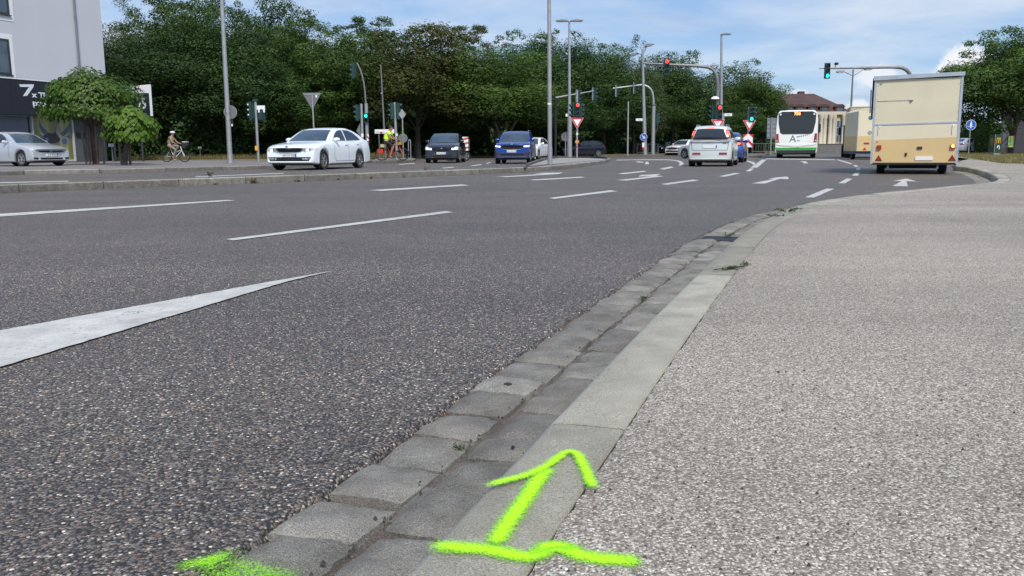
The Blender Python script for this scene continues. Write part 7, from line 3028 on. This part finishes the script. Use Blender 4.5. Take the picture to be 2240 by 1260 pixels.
    if helmet:
        vs, fs = [], []
        for i in range(n1 + 1):
            for k in range(n2):
                th, ph = pi * .5 * i / n1, 2 * pi * k / n2
                rib = 1 + (.03 if k % 4 < 2 else -.02) * sin(th)
                vs.append((hc.x + .0 + .145 * rib * sin(th) * cos(ph), .120 * rib * sin(th) * sin(ph), hc.z + .055 + .115 * cos(th)))
        for i in range(n1):
            for k in range(n2):
                fs.append((i * n2 + k, i * n2 + (k + 1) % n2, (i + 1) * n2 + (k + 1) % n2, (i + 1) * n2 + k))
        hm = MB().add(vs, fs).build('helmet', helmet, body, smooth=50)
        for k in range(3):
            y = -.05 + k * .05
            MB().box((hc.x - .09, y - .010, hc.z + .155), (hc.x + .07, y + .010, hc.z + .182)).build('helmet_vent', M_black, hm)
    return body


b = P(382, 326, 46)
M_bikew = mat('white_frame', (.66, .68, .70), rough=.3)
bk = thing('bicycle', 'white step-through bicycle with dark front basket ridden on the far pavement', 'bicycle', (b.x, b.y, .136), radians(-6))
bk.scale = (.92, .9, .88)
hbp, bb_, st_ = bicycle(bk, M_bikew, step=True)
bs = MB().prism([(-.13, 0), (.13, 0), (.17, .24), (-.17, .24)], -.16, .16, 'Y').build('basket', mat('dark_basket', (.02, .02, .03)), bk, loc=(.66, 0, .92))
MB().box((-.12, -.13, .24), (.14, .12, .28)).build('white_cloth', M_white, bs)


def shirt_mat():
    m, t, b_ = mat_nodes('patterned_blouse')
    tcn = t.nodes.new('ShaderNodeTexCoord')
    v = t.nodes.new('ShaderNodeTexVoronoi')
    v.inputs['Scale'].default_value = 14
    t.links.new(tcn.outputs['Object'], v.inputs['Vector'])
    sp = t.nodes.new('ShaderNodeSeparateColor')
    t.links.new(v.outputs['Color'], sp.inputs[0])
    r = ramp(t, [(0, (.22, .06, .03)), (.3, (.30, .24, .18)), (.6, (.14, .15, .07)), (1, (.38, .31, .24))])
    t.links.new(sp.outputs[0], r.inputs[0])
    t.links.new(r.outputs[0], b_.inputs['Base Color'])
    return m


pr = thing('person', 'person in white helmet and patterned blouse riding the white bicycle', 'person', (b.x, b.y, .136), radians(-6))
pr.scale = (.92, .9, .88)
rider(pr, hbp, shirt_mat(), mat('beige_trousers', (.22, .18, .155), rough=.9), True, mat('reddish_shoe', (.4, .2, .16)), helmet=mat('white_helmet', (.62, .63, .66), rough=.3))
b = P(857, 326, 46)
bk = thing('bicycle', 'red bicycle ridden by the person in neon yellow on the small island', 'bicycle', (b.x, b.y, .139), radians(-8))
bk.scale = (1.05, .96, .94)
M_bred = mat('red_frame', (.45, .025, .015), rough=.35)
hbp, bb_, st_ = bicycle(bk, M_bred)
MB().box((-.70, .06, .40), (-.42, .15, .64)).build('red_pannier', mat('red_pannier', (.42, .035, .012), rough=.6), bk)
MB().box((-.70, -.15, .40), (-.42, -.06, .64)).build('red_pannier', mat('red_pannier2', (.42, .035, .012), rough=.6), bk)
MB().box((-.56, -.08, .73), (-.36, .08, .90)).build('rear_bag', mat('pale_bag', (.42, .42, .25)), bk)
MB().prism([(-.09, 0), (.08, 0), (.10, .16), (-.10, .16)], -.1, .1, 'Y').build('handlebar_bag', mat('yellow_brown_bag', (.35, .20, .03)), bk, loc=(.44, 0, .86))
pr = thing('person', 'person in neon yellow shirt and black shorts riding the red bicycle', 'person', (b.x, b.y, .139), radians(-8))
pr.scale = (1.08, 1.05, 1.0)
rider(pr, hbp, mat('neon_yellow_shirt', (.62, 1.0, .05), rough=.8), mat('black_shorts', (.012, .012, .014), rough=.8), False, mat('dark_shoe', (.05, .05, .06)), leanf=.04)

# ================================================================== SPRAY PAINT, WEEDS, SMALL THINGS
def spray_mat():
    m, t, b_ = mat_nodes('neon_spray_paint')
    a = t.nodes.new('ShaderNodeAttribute')
    a.attribute_name = 'cover'
    geo = t.nodes.new('ShaderNodeNewGeometry')
    n = t.nodes.new('ShaderNodeTexNoise')
    n.inputs['Scale'].default_value = 420
    n.inputs['Detail'].default_value = 3
    n.inputs['Roughness'].default_value = .7
    t.links.new(geo.outputs['Position'], n.inputs['Vector'])
    n2 = t.nodes.new('ShaderNodeTexNoise')
    n2.inputs['Scale'].default_value = 60
    n2.inputs['Detail'].default_value = 4
    t.links.new(geo.outputs['Position'], n2.inputs['Vector'])
    c1 = nmath(t, 'MULTIPLY', a.outputs['Fac'], 1.75)
    c2 = nmath(t, 'ADD', c1, nmath(t, 'MULTIPLY', nmath(t, 'SUBTRACT', n.outputs[0], .5), 2.7))
    c3 = nmath(t, 'ADD', c2, nmath(t, 'MULTIPLY', nmath(t, 'SUBTRACT', n2.outputs[0], .5), .5))
    vo = t.nodes.new('ShaderNodeTexVoronoi')
    vo.inputs['Scale'].default_value = 190
    t.links.new(geo.outputs['Position'], vo.inputs['Vector'])
    c3 = nmath(t, 'ADD', c3, nmath(t, 'MULTIPLY', nmath(t, 'SUBTRACT', .42, vo.outputs['Distance']), .95))
    c3 = nmath(t, 'MULTIPLY', c3, nmath(t, 'GREATER_THAN', a.outputs['Fac'], .004))
    c4 = nmath(t, 'SUBTRACT', c3, .40, True)
    c4 = nmath(t, 'MULTIPLY', c4, .97, True)
    b_.inputs['Roughness'].default_value = .75
    r = ramp(t, [(0, (.20, .62, .03)), (.45, (.30, .80, .015)), (1, (.48, .92, .0))])
    t.links.new(a.outputs['Fac'], r.inputs[0])
    t.links.new(r.outputs[0], b_.inputs['Base Color'])
    tr = t.nodes.new('ShaderNodeBsdfTransparent')
    mx = t.nodes.new('ShaderNodeMixShader')
    t.links.new(c4, mx.inputs[0])
    t.links.new(tr.outputs[0], mx.inputs[1])
    t.links.new(b_.outputs[0], mx.inputs[2])
    t.links.new(mx.outputs[0], t.nodes['Material Output'].inputs[0])
    bp = t.nodes.new('ShaderNodeBump')
    bp.inputs['Strength'].default_value = .6
    bp.inputs['Distance'].default_value = .004
    t.links.new(n.outputs[0], bp.inputs['Height'])
    t.links.new(bp.outputs[0], b_.inputs['Normal'])
    return m


M_spray = spray_mat()
sroot = thing('spray_arrow', 'neon green sprayed arrow and line on the kerb in front', 'paint mark', Gk(1160, 1200))
s_org = Vector(sroot.location)


def stroke(px_pts, w, name, parent, zoff=.0045, zf=None, n=13, fade=True, amp=1.0):
    pts = [Gk(x, y) for x, y in px_pts] if zf is None else [G(x, y, zf) for x, y in px_pts]
    pts = catmull([Vector((p.x, p.y, 0)) for p in pts], .012)
    vs, cov, fs = [], [], []
    Ls = len(pts)
    for i, p in enumerate(pts):
        t = (pts[min(i + 1, Ls - 1)] - pts[max(0, i - 1)]).normalized()
        nn = Vector((t.y, -t.x, 0))
        endf = min(1, (i + .5) / 3, (Ls - i - .5) / 3) if fade else 1
        for k in range(n):
            q = -1 + 2 * k / (n - 1)
            z = (zk(p.y) if zf is None else zf) + zoff
            vs.append(p + nn * (q * w) + Vector((0, 0, z)) - s_org)
            cov.append((math.exp(-(q * 1.9) ** 2) - .027) * endf * amp)
    for i in range(Ls - 1):
        for k in range(n - 1):
            a = i * n + k
            fs.append((a, a + 1, a + 1 + n, a + n))
    mb = MB().add(vs, fs)
    o = mb.build(name, M_spray, parent, fixn=False)
    me = o.data
    a_ = me.attributes.new('cover', 'FLOAT', 'POINT')
    a_.data.foreach_set('value', cov)
    if sum(p.normal.z for p in me.polygons) < 0:
        me.flip_normals()
    return o


stroke([(930, 1196), (1000, 1200), (1060, 1204), (1110, 1213), (1151, 1220), (1181, 1212), (1205, 1201), (1241, 1203), (1271, 1217), (1330, 1226), (1415, 1230)], .048, 'base_line', sroot, .003)
stroke([(1160, 1222), (1195, 1198), (1235, 1197), (1262, 1208)], .030, 'base_line', sroot, .0042)
stroke([(1078, 1200), (1110, 1150), (1150, 1095), (1180, 1050), (1204, 1024)], .042, 'arrow_shaft', sroot, .0050)
stroke([(1058, 1070), (1105, 1056), (1150, 1045), (1195, 1024), (1225, 1003), (1246, 992), (1264, 1000), (1282, 1035), (1300, 1076)], .029, 'arrow_head', sroot, .0060)
s_org = Vector(G(500, 1240, 0))
s2 = thing('spray_patch', 'neon green sprayed patch across gutter stones and asphalt at bottom left', 'paint mark', s_org)
stroke([(500, 1268), (470, 1256), (462, 1242), (500, 1236), (560, 1250), (650, 1278)], .060, 'patch', s2, .006, zf=0.0, amp=.5)
stroke([(380, 1256), (410, 1240), (450, 1230), (490, 1217), (520, 1200)], .045, 'patch', s2, .003, zf=0.0, amp=.7)
stroke([(440, 1268), (520, 1266), (640, 1290)], .07, 'patch', s2, .0075, zf=0.0, amp=.5)

# weeds in the joints
M_weed = leaf_mat('weed_green', [(0, (.03, .05, .015)), (.5, (.07, .10, .03)), (1, (.14, .17, .06))])
M_weedr = leaf_mat('weed_reddish', [(0, (.10, .10, .04)), (.5, (.25, .15, .07)), (1, (.30, .28, .12))])


def weed(label, pos, spread, h, k, seed, mt=None, name='weed', size=.012, direc=None):
    r = np.random.default_rng(seed)
    root = thing(name, label, 'weed', pos)
    C, S, T = [], [], []
    st = MB()
    for _ in range(max(3, k // 28)):
        a = r.uniform(0, 2 * pi)
        if direc is not None:
            e = np.array([direc[0], direc[1]]) * spread * r.uniform(-1, 1) + r.normal(size=2) * .012
        else:
            e = np.array([cos(a), sin(a)]) * spread * r.uniform(.3, 1)
        hh = h * r.uniform(.5, 1.2)
        p0, p1, p2 = Vector((0, 0, 0)) + Vector((e[0] * .2, e[1] * .2, 0)), Vector((e[0] * .6, e[1] * .6, hh)), Vector((e[0], e[1], hh * .8))
        st.tube([p0, p1, p2], .0014 + h * .008, 4)
        n_ = 28
        t = r.uniform(.1, 1, n_)
        pts = (1 - t)[:, None] ** 2 * np.array(p0) + 2 * (t * (1 - t))[:, None] * np.array(p1) + (t ** 2)[:, None] * np.array(p2)
        C.append(pts + r.normal(size=(n_, 3)) * np.array([.008, .008, .004]) * (1 + h * 8))
    C = np.concatenate(C)
    n_ = len(C)
    N = r.normal(size=(n_, 3)) * .5 + np.array([0, 0, 1])
    N /= np.linalg.norm(N, axis=1, keepdims=True)
    me = leaves_mesh('leaves', C, N, size * r.uniform(.6, 1.4, n_), np.clip(r.normal(.5, .25, n_), 0, 1), mt or M_weed)
    o = bpy.data.objects.new('leaves', me)
    COL.objects.link(o)
    o.parent = root
    st.build('stem', mt or M_weed, root)
    return root


dj = (G(1650, 580) - G(1545, 594)).normalized()
weed('flat green weed creeping across the kerb joint in the middle of the picture', Gk(1590, 590) + Vector((0, 0, .003)), .15, .010, 330, 1, size=.0095, direc=(dj.x, dj.y))
weed('thin weed trailing over the paving right of the kerb joint', Gk(1638, 580) + Vector((0, 0, .003)), .09, .012, 110, 2, size=.010, direc=(dj.x, dj.y))
weed('small weed tuft at the far kerb joint below the arrow', Gk(1722, 464) + Vector((0, 0, .004)), .16, .03, 150, 3, size=.02, direc=(1, .2))
weed('small weed by the second far kerb joint', Gk(1692, 475) + Vector((0, 0, .004)), .10, .02, 80, 4, size=.016, direc=(1, .1))
weed('weed tuft between the setts beside the drain grate', G(1591, 517, 0), .07, .03, 90, 5, size=.014)
weed('moss tuft between the two sett rows halfway up the gutter', G(1408, 650, 0) + Vector((0, 0, -.01)), .022, .015, 120, 6, size=.008)
weed('moss in the sett joint nearest the bottom of the picture', G(1004, 970, 0) + Vector((0, 0, -.012)), .018, .010, 120, 7, size=.005)
for k, (px, off_, lab, mt, h) in enumerate(((357, .0, 'reddish weed at the foot of the median kerb below the white bicycle', M_weedr, .14), (555, .0, 'weed clump at the foot of the median kerb left of the white liftback', M_weedr, .14),
                                         (464, .5, 'green weed on the median behind the kerb top left of the lamp post', M_weed, .12), (478, .0, 'low green weed before the median kerb under the left lamp post', M_weed, .05),
                                         (812, .0, 'yellowish weed before the median kerb below the white liftback rear', M_weedr, .08), (655, .0, 'small weed before the median kerb below the white liftback front', M_weedr, .05),
                                         (955, .5, 'yellow weed on the median below the dark compact car', M_weedr, .08), (1036, .0, 'weed clump before the median kerb left of the blue off-roader', M_weedr, .09),
                                         (740, .0, 'tiny weed before the median kerb below the white liftback middle', M_weedr, .04), (880, .0, 'tiny weed before the median kerb below the neon-yellow cyclist', M_weedr, .05))):
    yy = float(np.interp(px, [0, 300, 600, 800, 1000, 1130], [423.5, 411, 399.5, 391.5, 383.5, 377.5]))
    p = G(px, yy, 0) + Vector((-.02, -.03, 0))
    if off_:
        d_ = MP.nearest(p)
        p = mpt(d_, .38, ZM)
    weed(lab, p, .13, h, 110, 20 + k, mt, size=.035)

# loose grit lying on the paving and in the gutter
rg_ = random.Random(41)
mb = MB()
for k in range(520):
    if k < 330:
        p = Gk(rg_.uniform(1000, 2235), 470 + 790 * rg_.random() ** 1.4)
        if p.x < kpt(KP.nearest(p), KW + .02, 0).x:
            continue
        z = zk(p.y)
    else:
        d_ = dstart + rg_.uniform(.2, 9)
        p = kpt(d_, rg_.choice((-.175, -.175, -.02, -GUT - .02)) + rg_.uniform(-.02, .02), 0)
        z = -.004
    r_ = rg_.uniform(.0015, .0042) * (1.3 if k % 9 == 0 else 1)
    vs = [(p.x + r_ * cos(q * 1.257) * rg_.uniform(.7, 1.3), p.y + r_ * sin(q * 1.257) * rg_.uniform(.7, 1.3), z - .001) for q in range(5)]
    vs += [(p.x + r_ * .3, p.y, z + r_ * 1.1), (p.x - r_ * .3, p.y + r_ * .2, z + r_ * .9)]
    mb.add(vs, [(0, 1, 5), (1, 2, 5), (2, 6, 5), (2, 3, 6), (3, 4, 6), (4, 0, 6), (0, 5, 6)])
o = mb.build('loose_grit', mat('dark_grit', (.05, .042, .038), rough=.9, var=.5, scale=9))
tag(o, 'dark loose grit scattered on paving and gutter', 'grit', kind='stuff')

# gum spot and little stones
for (px, py, r_, lab, zf) in ((1111, 843, .012, 'dark flattened gum spot on a gutter sett', .003), (1122, 982, .004, 'tiny dark stone on the gutter setts', .006)):
    p = G(px, py, 0)
    MBo = MB()
    n_ = 12
    ring = [(r_ * (1 + .25 * sin(3 * k)) * cos(2 * pi * k / n_), r_ * (1.2 + .3 * cos(2 * k)) * sin(2 * pi * k / n_)) for k in range(n_)]
    MBo.prism(ring, -.004, .002 if r_ > .01 else .0005, 'Z')
    o = MBo.build('gum_spot' if r_ > .01 else 'pebble', M_dark, None, loc=(p.x, p.y, zf))
    tag(o, lab, 'gum' if r_ > .01 else 'stone')
